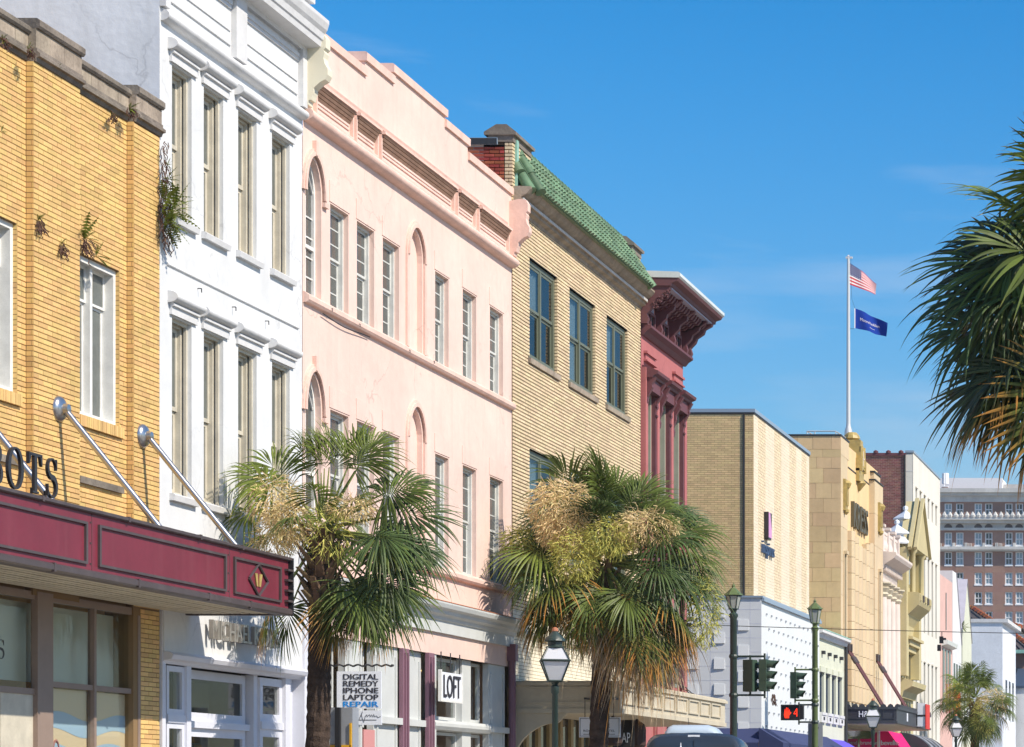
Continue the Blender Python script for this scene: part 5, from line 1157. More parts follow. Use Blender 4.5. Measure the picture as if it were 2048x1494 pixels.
# ================================================================== PALE GREEN LOW BUILDING
pg = thing('pale_green_shop', 'low pale green shop with four dark shuttered windows right of the white enamel front', 'building', (-15.35, 98.6, 0))
G0_, G1_, GX_ = 95.38, 102.2, -15.35
ws = [(96.3+1.42*i, 97.25+1.42*i, 4.62, 6.10) for i in range(4)]
b = wall(MB(), G0_, G1_, .14, 7.45, GX_, [(a, e, z0, z1, .2) for a, e, z0, z1 in ws]); obj('wall', b, M['pale_green'], pg)
shell(G0_+.01, G1_-.01, GX_-.01, 12, 7.4, 'side_wall', M['pale_green'], pg)
q = MB().extrude_y([(GX_,7.30),(GX_+.10,7.30),(GX_+.14,7.42),(GX_+.26,7.46),(GX_+.26,7.56),(GX_,7.58)], G0_, G1_); obj('cornice', q, M['white_trim'], pg)
q = MB().extrude_y([(GX_-.5,7.60),(GX_+.27,7.565),(GX_+.27,7.60),(GX_-.5,7.86)], G0_, G1_); obj('green_roof_edge', q, M['verdigris'], pg)
for a, e, z0, z1 in ws:
    win(pg, a, e, z0, z1, GX_-.08, M['dark_blue_shutter'], 'pane_dark', fw=.08, fd=.1, sash=True)
    q = MB(); q.box(GX_, GX_+.09, a-.08, e+.08, z0-.32, z0); q.box(GX_, GX_+.12, a-.02, e+.02, z0-.06, z0+.04); obj('window_box', q, M['white_trim'], pg)
    q = MB(); q.box(GX_, GX_+.07, a-.1, e+.1, z1, z1+.20); obj('window_head', q, M['pale_green'], pg)
    q = MB(); q.box(GX_+.09, GX_+.095, a+.3, e-.3, z0-.24, z0-.12); obj('box_vent', q, M['dark_metal'], pg)
    q = MB(); q.box(GX_, GX_+.12, a+.38, a+.62, 6.75, 6.87); obj('wall_vent', q, M['dark_metal'], pg)
q = MB(); q.box(GX_+.003, GX_+.02, G0_+.3, G1_-.3, .5, 2.9); obj('shop_pane', q, M['pane_dark'], pg)
q = MB(); q.tube((GX_+.08,G1_-.1,.14),(GX_+.08,G1_-.1,7.3),.06,n=8); obj('drainpipe', q, M['dark_metal'], pg)

# ================================================================== LIMESTONE DECO STORE
dk = thing('deco_store', 'tan limestone art deco store with gilt ornaments and vertical ribs below raised letters', 'building', (-D, 107, 0))
K0, K1, KZ = 102.3, 112.7, 15.30
q = MB(); q.box(-D-14, -D-.05, K0+.03, K1, .1, KZ-.1); obj('core', q, M['kress'], dk)
z = 6.9; r_ = 0; rr = random.Random(12); hs_ = (.50,.30,.42,.56,.58,.55,.50,.60,.42,.56,.52,.60,.55,.58,.5,.6)
hts = []
zz = KZ
while zz > 6.6: h = hs_[len(hts) % len(hs_)]*1.0; hts.append((max(zz-h, 6.5), zz)); zz -= h
for k, (z0, z1) in enumerate(hts):
    x = -D - .0; first = True
    while x > -D - 2.6:
        w_ = rr.uniform(.55,.78) if not first or k % 2 else .36; w_ = .36 if first and k % 2 == 0 else w_; first = False
        q = MB(); q.box(x-w_+.004, x-.004, K0-rr.uniform(0,.008), K0+.03, z0+.004, z1-.004); obj('stone_block', q, M['kress'], dk); x -= w_
def kblock(y0, y1, z0, z1, X=-D, m='kress_front', name='stone_panel', d=.25):
    q = MB(); q.box(X-d, X, y0+.006, y1-.006, z0+.006, z1-.006); return obj(name, q, M[m], dk)
for k, (z0, z1) in enumerate([(14.62,15.30),(13.2,14.62),(11.9,13.2),(10.6,11.9),(9.3,10.6),(8.0,9.3),(6.5,8.0),(5.3,6.5)]):
    if k == 0: kblock(K0, 104.35, z0, z1)
    else: kblock(K0, 104.0, z0, z1); kblock(110.2, K1, z0, z1 if k > 1 else 14.55, -D+.18)
for k, (z0, z1) in enumerate([(13.55,14.35),(12.75,13.55),(11.95,12.75)]): kblock(104.0, 107.0, z0, z1, -D-.06); kblock(107.0, 110.2, z0, z1, -D-.06)
kblock(110.5, 112.3, 14.55, 14.9, -D+.12)
q = MB(); q.box(-D-14, -D+.02, K0-.03, 104.4, KZ, KZ+.07); q.box(-D-.3, -D+.22, 110.15, K1+.03, 14.56, 14.60); q.box(-D-.3, -D+.16, 110.45, 112.35, 14.91, 14.97); q.box(-D-.3,-D-.03,104.4,110.2,14.355,14.40); obj('roof_edge', q, M['dark_metal'], dk)
y = 104.08; k = 0
while y < 110.1:                                      # fluted terracotta ribs
    h = 11.9 - (.0, .35, .75, .75, .35, .0)[min(5, k % 6)]*.4
    z = 5.3
    while z < h - .2: e = min(z + .62, h); q = MB(); q.extrude_z([(-D-.1,y+.02),(-D+.14,y+.02),(-D+.22,y+.10),(-D+.22,y+.46),(-D+.14,y+.54),(-D-.1,y+.54)], z+.008, e-.008); obj('rib_block', q, M['kress_front'], dk); z = e
    q = MB(); q.box(-D-.2,-D-.12,y+.5,y+.66,5.3,11.8); obj('window_strip', q, M['pane_dark'], dk); y += 1.02; k += 1
for yy in (103.0, 111.3):                             # narrow slot windows in the end piers
    X = -D if yy < 110 else -D+.18; q = MB(); q.box(X-.02, X+.012, yy, yy+.34, 7.0, 10.9); o = obj('slot_window', q, M['pane_dark'], dk); q = MB(); q.box(X, X+.05, yy-.10, yy, 7.0, 10.9); q.box(X, X+.05, yy+.34, yy+.44, 7.0, 10.9); q.box(X,X+.14,yy-.05,yy+.4,10.9,11.02); obj('slot_frame', q, M['kress_front'], o)
    q = MB(); q.box(X, X+.10, yy-.16, yy+.40, 12.55, 13.75); q.lathe([(.04,-.16),(.14,-.06),(.20,.1),(.12,.2)], (X+.08, yy+.14, 13.5), 8); q.lathe([(.02,-.1),(.12,0),(.12,.1)], (X+.08, yy+.12, 12.5), 8)
    for j in range(4): q.box(X+.10, X+.14, yy-.10+.13*j, yy-.03+.13*j, 12.75, 13.5)
    obj('gilt_ornament', q, M['gold'], dk)
lettering('KRESS', M['bronze'], dk, (-D-.05, 105.15, 12.15), (0,1,0), (0,0,1), 3.9, 1.02, .14, split='letter')
q = MB(); yc = 107.1                                  # gilt crest carrying the flagpole
for a in ((-.62,.62,14.1,14.6,.1),(-.5,.5,14.6,15.25,.16),(-.34,.34,15.25,15.75,.10),(-.62,-.44,14.5,15.0,.2),(.44,.62,14.5,15.0,.2)): q.box(-D-.7, -D+a[4], yc+a[0], yc+a[1], a[2], a[3])
q.lathe([(.22,0),(.34,.08),(.30,.2),(.2,.32)], (-D-.3, yc, 15.75), 10); q.lathe([(.05,-.4),(.3,-.1),(.24,0)], (-D-.02, yc, 14.15), 8)
for j in (-1, 1): q.tube((-D+.12,yc+.28*j,14.7),(-D+.12,yc+.28*j,15.5),.09,n=8)
obj('gilt_crest', q, M['gold'], dk)
q = MB(); q.box(-D-.4,-D+.18,yc-.3,yc+.3,15.0,15.06); q.box(-D+.10,-D+.17,yc-.12,yc+.12,14.75,15.35); q.box(-D-.2,-D+.12,yc-.55,yc+.55,14.58,14.64); obj('crest_trim', q, M['class_pink'], dk)
rl_ = thing('roof_railing', 'thin white metal railing on the flat roof beside the flagpole', 'railing', (-17, 104, KZ))
q = MB()
for x in (-17.0, -16.7, -15.9): 
    q.tube((x,103.6,KZ),(x,103.6,KZ+.36),.022,n=6)
    q.tube((x+.1,105.4,KZ),(x+.1,105.4,KZ+.36),.022,n=6)
q.tube((-17.0,103.6,KZ+.36),(-15.9,103.6,KZ+.36),.022,n=6); q.tube((-17,103.6,KZ+.2),(-15.9,103.6,KZ+.2),.018,n=6); q.tube((-15.9,103.6,KZ+.36),(-15.8,105.4,KZ+.36),.022,n=6); q.tube((-17.0,103.6,KZ+.36),(-16.9,105.4,KZ+.36),.022,n=6); obj('rails', q, M['pole'], rl_)
q = MB(); q.box(-D-.2,-D-.02,K0,K1,.14,5.3); obj('shop_wall', q, M['canopy'], dk); q = MB(); q.box(-D-.019,-D+.01,K0+.5,K1-.5,.4,4.3); obj('shop_pane', q, M['pane_dark'], dk)
bc = thing('shop_canopy', 'charcoal panelled canopy hung on paired rods under the limestone store', 'canopy', (-14.4, 108, 4.4))
HX, H0, H1, HZ0, HZ1 = -13.43, 102.6, 113.3, 4.40, 5.08
q = MB(); q.box(-D+.01, HX, H0, H1, HZ0+.03, HZ1-.1); obj('body', q, M['black_canopy'], bc)
q = MB(); q.box(-D+.01, HX+.05, H0-.05, H1+.05, HZ1-.12, HZ1-.03); q.box(-D+.01, HX+.04, H0-.04, H1+.04, HZ0+.02, HZ0+.10); obj('trim', q, M['black_canopy'], bc)
q = MB(); q.box(-D+.05, HX-.06, H0+.05, H1-.05, HZ0-.01, HZ0+.018); obj('soffit', q, M['soffit'], bc)
q = MB(); x = -D+.1
while x < HX: q.extrude_y([(x,HZ1-.03),(x+.24,HZ1-.03),(x+.2,HZ1+.05),(x+.12,HZ1+.09),(x+.04,HZ1+.05)], H0-.03, H0+.02); x += .27
y = H0+.1
while y < H1: q.extrude_x([(y,HZ1-.03),(y+.30,HZ1-.03),(y+.25,HZ1+.05),(y+.15,HZ1+.09),(y+.05,HZ1+.05)], HX-.02, HX+.03); y += .36
obj('cresting', q, M['black_canopy'], bc)
for x0, x1 in ((-15.3,-14.2),(-13.95,-13.5)):
    q = MB()
    for a in ((x0,x1,4.60,4.63),(x0,x1,4.93,4.96),(x0,x0+.03,4.63,4.93),(x1-.03,x1,4.63,4.93)): q.box(a[0],a[1],H0-.025,H0,a[2],a[3])
    obj('side_panel', q, M['black_canopy'], bc)
q = MB(); q.box(-15.26,-14.24,H0-.008,H0,4.63,4.93); obj('sign_field', q, M['ink'], bc)
lettering('H&M', M['sign_white'], bc, (-14.86, H0-.012, 4.66), (1,0,0), (0,0,1), .56, .24, .02)
for y in (105.6, 111.0): q = MB(); q.box(HX, HX+.02, y, y+.30, 4.58, 4.90); obj('front_letter', q, M['sign_white'], bc)
for yy in (102.75, 103.35, 110.6, 111.2):
    zt_ = 7.35; q = MB(); q.tube((-D+.12,yy,zt_),(HX-.55,yy,HZ1-.03),.045,n=8); rd = obj('support_rod', q, M['maroon_side'], bc)
    q = MB(); q.box(-D,-D+.12,yy-.14,yy+.14,zt_-.25,zt_+.22); q.box(-D+.12,-D+.28,yy-.09,yy+.09,zt_-.16,zt_+.12); obj('rod_anchor', q, M['bronze_trim'], rd)
    q = MB(); p0, p1 = Vector((-D+.12,yy,zt_)), Vector((HX-.55,yy,HZ1-.03)); c = p0.lerp(p1,.22); dd = (p1-p0).normalized()*.14; q.tube(c-dd, c+dd, .075, n=8); obj('turnbuckle', q, M['bronze_trim'], rd)
bl = thing('blade_sign', 'white and red vertical blade sign fixed on the charcoal canopy front', 'sign', (HX+.4, 110, 4.3))
q = MB(); q.box(HX+.04, HX+.36, 108.7, 108.9, 4.46, 5.40); obj('panel', q, M['sign_white'], bl); q = MB(); q.box(HX+.362, HX+.40, 108.66, 109.9, 4.36, 5.36); obj('red_face', q, M['red_sign'], bl); q = MB(); q.box(HX+.05,HX+.36,108.69,108.70,4.86,4.93); q.box(HX,HX+.05,108.75,108.85,4.40,5.45); obj('bracket', q, M['black'], bl)
pa = thing('shop_awning', 'hot pink sloped shop awning with white lettering under the charcoal canopy', 'awning', (-13.9, 112, 3))
q = MB(); pr = [(-15.6,4.38),(-15.22,4.38),(-14.3,3.05),(-14.3,2.6),(-15.6,2.6)]; q.extrude_y(pr, 113.55, 117.8); obj('awning_cloth', q, M['pink_awning'], pa)
q = MB(); q.tube((-15.58,113.52,4.38),(-15.58,113.52,2.6),.03); obj('awning_frame', q, M['sign_white'], pa)
lettering('*bevello', M['sign_white'], pa, (-15.52, 113.53, 3.80), (1,0,0), (0,0,1), .74, .20, .01)
p2 = thing('shop_banner', 'small hot pink banner with white lettering left of the lamp post', 'banner', (-15.2, 108, 3))
q = MB(); q.box(-16.2,-15.02,101.9,101.93,2.5,3.0) if False else q.box(-15.45,-14.95,106.9,106.93,3.42,3.92); obj('cloth', q, M['pink_awning'], p2); lettering('brand', M['sign_white'], p2, (-15.42, 106.89, 3.70), (1,0,0), (0,0,1), .44, .15, .005)
ba = thing('shop_awning', 'black barrel shaped awning with pale stripes beyond the pink awning', 'awning', (-14.3, 120, 3))
for k in range(7):
    q = MB(); y0 = 118.7 + .9*k; pts = [(-15.4+1.7*math.sin(a), 2.7+1.75*math.cos(a)) for a in [i/8*math.pi/2 for i in range(9)]]
    for (xa,za),(xb,zb_) in zip(pts, pts[1:]): q.poly([(xa,y0,za),(xb,y0,zb_),(xb,y0+.89,zb_),(xa,y0+.89,za)])
    if k == 0: q.poly([(-15.4,y0,2.7)]+[(x,y0,z) for x,z in pts])
    obj('awning_stripe', q, M['black_canopy'] if k % 2 == 0 else M['galv'], ba)

# ================================================================== PALE PINK CLASSICAL FRONT
cl = thing('classical_front', 'narrow pale pink classical front with balustrade, curved cornice and column capitals', 'building', (-D, 115.6, 0))
C0, C1 = 112.8, 118.5
q = MB().box(-D-12, -D-.10, C0+.02, C1, .14, 12.1); obj('wall', q, M['class_pink'], cl)
q = MB().extrude_y([(-D-.1,10.55),(-D+.06,10.55),(-D+.08,10.75),(-D+.02,10.78),(-D+.04,11.10),(-D+.16,11.2),(-D+.20,11.35),(-D+.62,11.62),(-D+.70,11.75),(-D+.70,11.85),(-D-.1,11.92)], C0+.1, C1-.1); obj('curved_cornice', q, M['class_pink'], cl)
y = C0+.35
while y < C1-.3: q = MB(); q.box(-D+.04,-D+.26,y,y+.18,11.12,11.36); obj('cornice_bracket', q, M['class_pink'], cl); y += .42
for y in (C0+.3, C0+2.0, C0+3.7, C1-.45):
    q = MB(); q.box(-D-.1,-D+.14,y,y+.34,11.92,12.95); q.box(-D-.15,-D+.2,y-.06,y+.40,12.95,13.06); obj('balustrade_post', q, M['class_pink'], cl)
q = MB(); q.box(-D-.06,-D+.08,C0+.3,C1-.1,12.70,12.82); q.box(-D-.06,-D+.08,C0+.3,C1-.1,11.92,12.05); obj('balustrade_rail', q, M['class_pink'], cl)
y = C0+.75
while y < C1-.5: q = MB(); q.lathe([(.05,0),(.08,.08),(.10,.2),(.05,.42),(.06,.64)], (-D+.01,y,12.06), 8); obj('baluster', q, M['class_pink'], cl); y += .25
for y in (C0+.45, C0+1.75, C0+3.2, C0+4.75):
    q = MB(); q.lathe([(.26,0),(.24,.2),(.22,4.4),(.21,4.8)], (-D+.05,y,5.3), 14); c_ = obj('column', q, M['class_pink'], cl, smooth=rad(40))
    q = MB(); q.lathe([(.22,0),(.30,.12),(.25,.2),(.36,.38),(.28,.42),(.42,.56),(.42,.62)], (-D+.05,y,10.0), 10); obj('capital', q, M['canopy'], c_)
for y in (C0+.85, C0+2.25, C0+3.75):
    q = MB(); q.box(-D-.1,-D-.05,y,y+.55,6.1,9.7); o = obj('window', q, M['pane_dark'], cl); q = MB(); q.box(-D-.1,-D+.02,y-.1,y+.66,9.7,9.85); q.box(-D-.1,-D-.02,y-.05,y+.6,7.7,8.15); obj('window_head', q, M['class_pink'], o)
q = MB(); q.box(-D-.1,-D+.5,C0+.2,C1-.2,5.0,5.3); q.box(-D-.1,-D+.3,C0+.4,C1-.4,4.7,5.0); obj('lower_cornice', q, M['class_pink'], cl)

# ================================================================== MUSTARD GABLED BAY
mu = thing('mustard_front', 'mustard painted front with projecting gabled bay, arched balcony and grey finials', 'building', (-D, 121.4, 0))
U0, U1 = 118.6, 124.1
q = MB().box(-D-10, -D+.02, U0, U1, .14, 12.6); obj('wall', q, M['mustard'], mu)
for ya in (U0+.1, U1-.9): q = MB().box(-D+.021, -D+.40, ya, ya+.8, 6.96, 12.59); obj('side_pier', q, M['mustard'], mu)
q = MB(); q.add([(-D+.05,U0+.2,12.6),(-D+.05,U1-.2,12.6),(-D+.05,(U0+U1)/2,14.9),(-D+.75,U0+.2,12.6),(-D+.75,U1-.2,12.6),(-D+.75,(U0+U1)/2,14.9)], [(0,2,1),(3,4,5),(0,3,5,2),(1,2,5,4),(0,1,4,3)]); obj('gable', q, M['mustard'], mu)
for s in (-1, 1):
    q = MB(); ym = (U0+U1)/2; q.tube((-D+.55,ym+s*2.7,12.55),(-D+.55,ym,14.98),.12,n=4); q.tube((-D+.8,ym+s*2.7,12.55),(-D+.8,ym,14.98),.10,n=4); obj('gable_edge', q, M['mustard'], mu)
for x, y, z in ((-D-.05,U0+.3,12.75),(-D+.10,U0+2.1,13.55)):
    q = MB(); q.lathe([(.55,0),(.60,.06),(.45,.2),(.28,.4),(.55,.46),(.55,.52),(.2,.75),(.06,.85),(.12,.92),(.12,1.02),(.02,1.08)], (x,y,z), 4); obj('stepped_finial', q, M['white_side'], mu)
q = MB(); q.box(-D+.02,-D+.12,U0+1.4,U1-1.4,11.2,12.4); obj('upper_window', q, M['pane_blue'], mu)
for y in (U0+1.1, U1-1.3): q = MB(); q.lathe([(.12,0),(.12,1.9),(.2,2.0),(.2,2.15)], (-D+.55,y,10.5), 8); obj('bay_column', q, M['mustard'], mu, smooth=rad(40))
q = MB().extrude_y([(-D,8.9),(-D+.12,8.9),(-D+.18,9.3),(-D+.42,9.7),(-D+.85,10.1),(-D+.92,10.25),(-D+.92,10.62),(-D+.80,10.66),(-D,10.7)], U0+.6, U1-.6); obj('curved_balcony', q, M['mustard'], mu)
for k in range(5): q = MB(); q.box(-D+.915,-D+.97,U0+.75+.85*k,U0+1.2+.85*k,10.30,10.58); obj('balcony_panel', q, M['slate'] if k % 2 else M['mustard'], mu)
q = MB(); q.box(-D,-D+.45,U0+.9,U1-.9,8.35,8.6); q.box(-D,-D+.3,U0+1.1,U1-1.1,8.1,8.35); q.box(-D,-D+.6,U0+.7,U1-.7,8.6,8.72); obj('arched_hood', q, M['mustard'], mu)
q = MB(); q.extrude_y([(-D,6.0),(-D+.15,6.0),(-D+.25,6.3),(-D+.62,6.5),(-D+.66,6.72),(-D,6.95)], U0+.3, U1-.3); obj('mid_cornice', q, M['mustard'], mu)
for k in range(4):
    for z0, z1 in ((6.95,8.05),(4.2,5.9)): q = MB(); q.box(-D+.02,-D+.06,U0+1.1+.9*k,U0+1.6+.9*k,z0,z1); obj('window', q, M['pane_dark'], mu)

# ================================================================== TALL IVORY BUILDING
iv = thing('ivory_tall_building', 'tall plain ivory building with red brick side wall and rows of slit windows', 'building', (-D, 129.5, 0))
I0, I1, IZ = 124.2, 135.0, 17.45
hs = []
for i in range(6): y = 125.1 + 1.58*i; hs += [(y, y+.62, 15.0, 15.95, .35), (y, y+.62, 9.4, 13.05, .35), (y, y+.62, 4.4, 8.0, .35)]
b = wall(MB(), I0, I1, .14, IZ, -D, hs); obj('wall', b, M['cream_wall'], iv)
shell(I0+.01, I1, -D-.01, 14, IZ-.05, 'side_wall', M['cream_wall'], iv)
for a, e, z0, z1, d in hs:
    q = MB(); q.box(-D-.36,-D-.33,a,e,z0,z1); o = obj('window', q, M['pane'], iv); q = MB(); q.box(-D-.33,-D-.28,a,a+.09,z0,z1); q.box(-D-.33,-D-.28,a+.09,e,(z0+z1)/2-.04,(z0+z1)/2+.04); obj('sash', q, M['white_frame'], o)
    q = MB(); q.box(-D, -D+.06, a-.06, e+.06, z1, z1+.07); obj('drip_ledge', q, M['cream_wall'], iv)
q = MB(); q.box(-D-14,-D-.36,I0-.02,I0+.3,8.0,IZ-.15); obj('brick_side_wall', q, M['rmortar'], iv)
brickwork(iv, M['side_brick'], 'y', I0-.02, -D-2.95, -D-.40, 10.2, IZ-.15, .215, .072, .012, .006, nobj=60, seed=41)
q = MB(); q.tube((-D-.37,I0-.06,10),(-D-.37,I0-.06,IZ-.1),.045,n=6); obj('downpipe', q, M['dark_metal'], iv)
q = MB(); q.box(-D-14,-D-.33,I0-.08,I0+.3,IZ-.15,IZ-.02); obj('tile_coping', q, M['maroon'], iv)
for k in range(6): q = MB(); q.lathe([(.11,0),(.12,.08),(.04,.14)], (-D-.55-.58*k, I0-.02, IZ-.03), 8); obj('coping_knob', q, M['maroon'], iv)
q = MB(); q.box(-D-.36,-D+.04,I0-.03,I1+.03,IZ,IZ+.10); obj('roof_flashing', q, M['flash'], iv)
for z in (11.4, 14.0, 16.6): q = MB(); q.box(-D-.34,-D-.01,I0-.004,I0,z,z+.015); obj('panel_joint', q, M['lilac_paint'], iv)
q = MB(); q.box(-D,-D+.4,I0+.2,I1-.2,3.4,3.8); obj('shop_hood', q, M['cream_wall'], iv)

# ================================================================== THE FAR END OF THE ROW
sp = thing('salmon_front', 'small salmon stucco front with balcony hood between ivory building and white gable', 'building', (-D, 137.8, 0))
q = MB().box(-D-12, -D, 135.05, 140.6, .14, 12.75); obj('wall', q, M['salmon'], sp)
q = MB().extrude_y([(-D,9.2),(-D+.3,9.3),(-D+.34,9.5),(-D,9.6)], 135.6, 140.2); obj('window_canopy', q, M['sheet_metal'], sp)
for k in range(3):
    for z0, z1 in ((5.9,9.1),(10.1,12.0)):
        if z0 > 9.5 and k != 1: continue
        q = MB(); q.box(-D+.005,-D+.04,136.1+1.35*k,136.8+1.35*k if z0 < 9 else 136.25+1.35*k,z0,z1); obj('window', q, M['pane'], sp)
gw = thing('white_gable_house', 'white stucco house with steep pointed gable toward the street', 'house', (-D, 143, 0))
q = MB(); q.extrude_x([(140.7,.14),(145.0,.14),(145.0,9.8),(142.4,13.4),(140.7,13.4)], -D-10, -D); obj('wall', q, M['white'], gw)
q = MB(); q.add([(-D-10,142.35,13.42),(-D+.05,142.35,13.42),(-D+.05,145.1,9.75),(-D-10,145.1,9.75)], [(0,1,2,3)]); obj('roof', q, M['lilac_roof'], gw)
for k in range(3): q = MB(); q.box(-D+.005,-D+.04,141.2+1.25*k,141.7+1.25*k,5.5,8.6); obj('window', q, M['pane_dark'], gw)
gg = thing('green_gable_house', 'pale green house with pointed gable beside the white gable', 'house', (-D, 147, 0))
q = MB(); q.extrude_x([(145.1,.14),(149.8,.14),(149.8,10.2),(147.3,13.4),(145.1,10.6)], -D-10, -D+.05); obj('wall', q, M['pale_green'], gg)
q = MB(); q.add([(-D-10,145.0,10.6),(-D+.1,145.0,10.6),(-D+.1,147.3,13.48),(-D-10,147.3,13.48)], [(0,1,2,3)]); q.add([(-D-10,147.3,13.48),(-D+.1,147.3,13.48),(-D+.1,149.9,10.1),(-D-10,149.9,10.1)], [(0,1,2,3)]); obj('roof', q, M['lilac_roof'], gg)
for k in range(3): q = MB(); q.box(-D+.055,-D+.09,145.9+1.3*k,146.4+1.3*k,5.5,8.6); obj('window', q, M['pane_dark'], gg)
fern('small leafy weed growing in the gutter between the two gables', -D+.06, 145.0, 10.7, .5, 77, 0, 12, group=None)
vs_ = thing('vertical_sign', 'narrow yellow and red vertical sign on the far salmon front', 'sign', (-D+.3, 141, 6))
for k in range(6): q = MB(); q.box(-D+.05,-D+.42,140.6,140.75,5.0+.42*k,5.4+.42*k); obj('sign_panel', q, M['orange_sign'] if k % 2 else M['red_sign'], vs_)
lb_ = thing('pale_box_building', 'plain pale lilac white box building at the end of the row', 'building', (-D, 174, 0))
LX = -495*169/5400
q = MB().box(LX-12, LX, 169, 178.5, .14, 12.5); obj('wall', q, M['white_side'], lb_)
q = MB(); q.box(LX-12, LX+.35, 168.9, 178.6, 12.5, 12.72); obj('roof_edge', q, M['white_trim'], lb_)
for k in range(3): q = MB(); q.box(LX, LX+.03, 171+2.4*k, 172.0+2.4*k, 6.5, 9.0); obj('window', q, M['pane'], lb_)
def tile_roof_house(label, x0, x1, y0, y1, zw, zr, wm):
    t = thing('tiled_house', label, 'house', ((x0+x1)/2, (y0+y1)/2, 0)); q = MB().box(x0, x1, y0, y1, .14, zw); obj('wall', q, M[wm], t)
    ym = (y0+y1)/2; n = 16; q = MB(); q.add([(x0-.4,y0-.5,zw),(x1+.4,y0-.5,zw),(x1-1.5,ym,zr),(x0+1.5,ym,zr),(x0-.4,y1+.5,zw),(x1+.4,y1+.5,zw)], [(0,1,2,3),(3,2,5,4),(1,5,2),(0,3,4)]); r = obj('roof', q, M['slate'], t)
    for i in range(n):
        f0 = i/n; a = Vector((x0-.4+(x1-x0+.8)*f0, y0-.5, zw)); e = Vector((x0+1.5+(x1-x0-3)*f0, ym, zr)); q = MB(); q.tube(a, e, .10, n=5); obj('roof_rib', q, M['slate'], r)
    for a, e in (((x1+.4,y0-.5,zw),(x1-1.5,ym,zr)), ((x0-.4,y0-.5,zw),(x0+1.5,ym,zr)), ((x0+1.5,ym,zr),(x1-1.5,ym,zr))):
        a, e = Vector(a), Vector(e)
        for k in range(7): q = MB(); q.tube(a.lerp(e,k/7), a.lerp(e,(k+.95)/7), .22, .17, n=6); obj('ridge_tile', q, M['terracotta'], r)
    q = MB(); q.box(x0-.45,x1+.45,y0-.6,y0-.5,zw-.22,zw+.02); obj('gutter', q, M['verdigris'], t)
    for k in range(3): q = MB(); q.box(x0+1.2+2.2*k, x0+2.1+2.2*k, y0-.05, y0, zw-3.2, zw-1.2); obj('window', q, M['pane'], t)
    return t
tile_roof_house('dark tiled house with orange hip tiles behind the pale box building', -27.0, -18.1, 186, 194, 13.65, 14.9, 'brown_brick')
tile_roof_house('grey walled house with low dark roof behind the pale box building', -26.0, -17.4, 200, 208, 14.15, 14.8, 'limestone')
tile_roof_house('house with green gutter and orange ridge tiles right of the pale box building', -22, -15.0, 184, 192, 11.55, 12.9, 'brown_brick')
wf = thing('white_low_building', 'low white building at the right end of the street below the tiled house', 'building', (-12.5, 186, 0))
q = MB().box(-15.75, -11.6, 179.5, 183.9, .14, 8.9); obj('wall', q, M['white'], wf); q = MB(); q.add([(-15.8,179.4,8.9),(-11.5,179.4,8.9),(-11.5,183.8,10.3),(-15.8,183.8,10.3)],[(0,1,2,3)]); q.box(-15.85,-11.5,179.35,179.45,8.8,8.95); obj('roof', q, M['dark_blue_shutter'], wf)
wf2 = thing('far_white_house', 'far white stucco house closing the view at the right edge', 'house', (-9, 240, 0))
q = MB().box(-18.5, -6, 240, 250, .14, 11.0); obj('wall', q, M['white'], wf2); q = MB(); q.add([(-18.8,239.6,11),(-5.7,239.6,11),(-12.2,245,13.6),(-18.8,250.4,11),(-5.7,250.4,11)], [(0,1,2),(0,2,3),(1,4,2),(3,2,4)]); obj('roof', q, M['slate'], wf2)
for k in range(4): q = MB(); q.box(-17+2.7*k,-16+2.7*k,239.95,240,5,8); obj('window', q, M['pane'], wf2)

# ================================================================== BROWN BRICK HOTEL FAR BEHIND
hb = thing('brown_hotel', 'big brown brick hotel block with white cornices and paired sash windows far behind', 'building', (-40, 436, 0))
HY, PX = 430.0, 430.0/5400
hx = lambda x: -(2500-x)*PX
hz = lambda y: EYE + (1590-y)*PX
xa, xb = hx(1800), hx(2330)
pair = [(1801,1824),(1840,1863),(1889,1912),(1949,1970),(2010,2031),(2072,2093),(2132,2153),(2193,2214),(2254,2275)]
rowsz = [(1007,1031),(1065,1091),(1104,1130),(1145,1169),(1184,1208),(1223,1247),(1262,1286),(1301,1325),(1340,1364),(1379,1403)]
hol = []
for (ya, yb_) in rowsz:
    for a, e in pair:
        for c in (a, e): hol.append((hx(c), hx(c+15), hz(yb_), hz(ya)))
xs = sorted({xa, xb, *[v for h in hol for v in h[:2]]}); zs = sorted({0.1, hz(978), *[v for h in hol for v in h[2:]]})
b = MB()
for c, d in zip(zs, zs[1:]):
    for a, e in zip(xs, xs[1:]):
        if any(h[0] < (a+e)/2 < h[1] and h[2] < (c+d)/2 < h[3] for h in hol): continue
        b.poly([(a,HY,c),(e,HY,c),(e,HY,d),(a,HY,d)])
for a, e, c, d in hol: b.poly([(a,HY,c),(a,HY+.35,c),(a,HY+.35,d),(a,HY,d)]); b.poly([(e,HY,c),(e,HY,d),(e,HY+.35,d),(e,HY+.35,c)]); b.poly([(a,HY,d),(a,HY+.35,d),(e,HY+.35,d),(e,HY,d)])
b.poly([(xb,HY,.1),(xb,HY+30,.1),(xb,HY+30,hz(978)),(xb,HY,hz(978))]); b.poly([(xa,HY,hz(980)),(xb,HY,hz(980)),(xb,HY+30,hz(980)),(xa,HY+30,hz(980))]); b.poly([(xa,HY,.1),(xa,HY,hz(978)),(xa,HY+30,hz(978)),(xa,HY+30,.1)])
obj('wall', b, M['brown_brick'], hb)
fm = MB(); fw_ = .14; a, e, c, d = 0, 1.2, 0, hol[0][3]-hol[0][2]
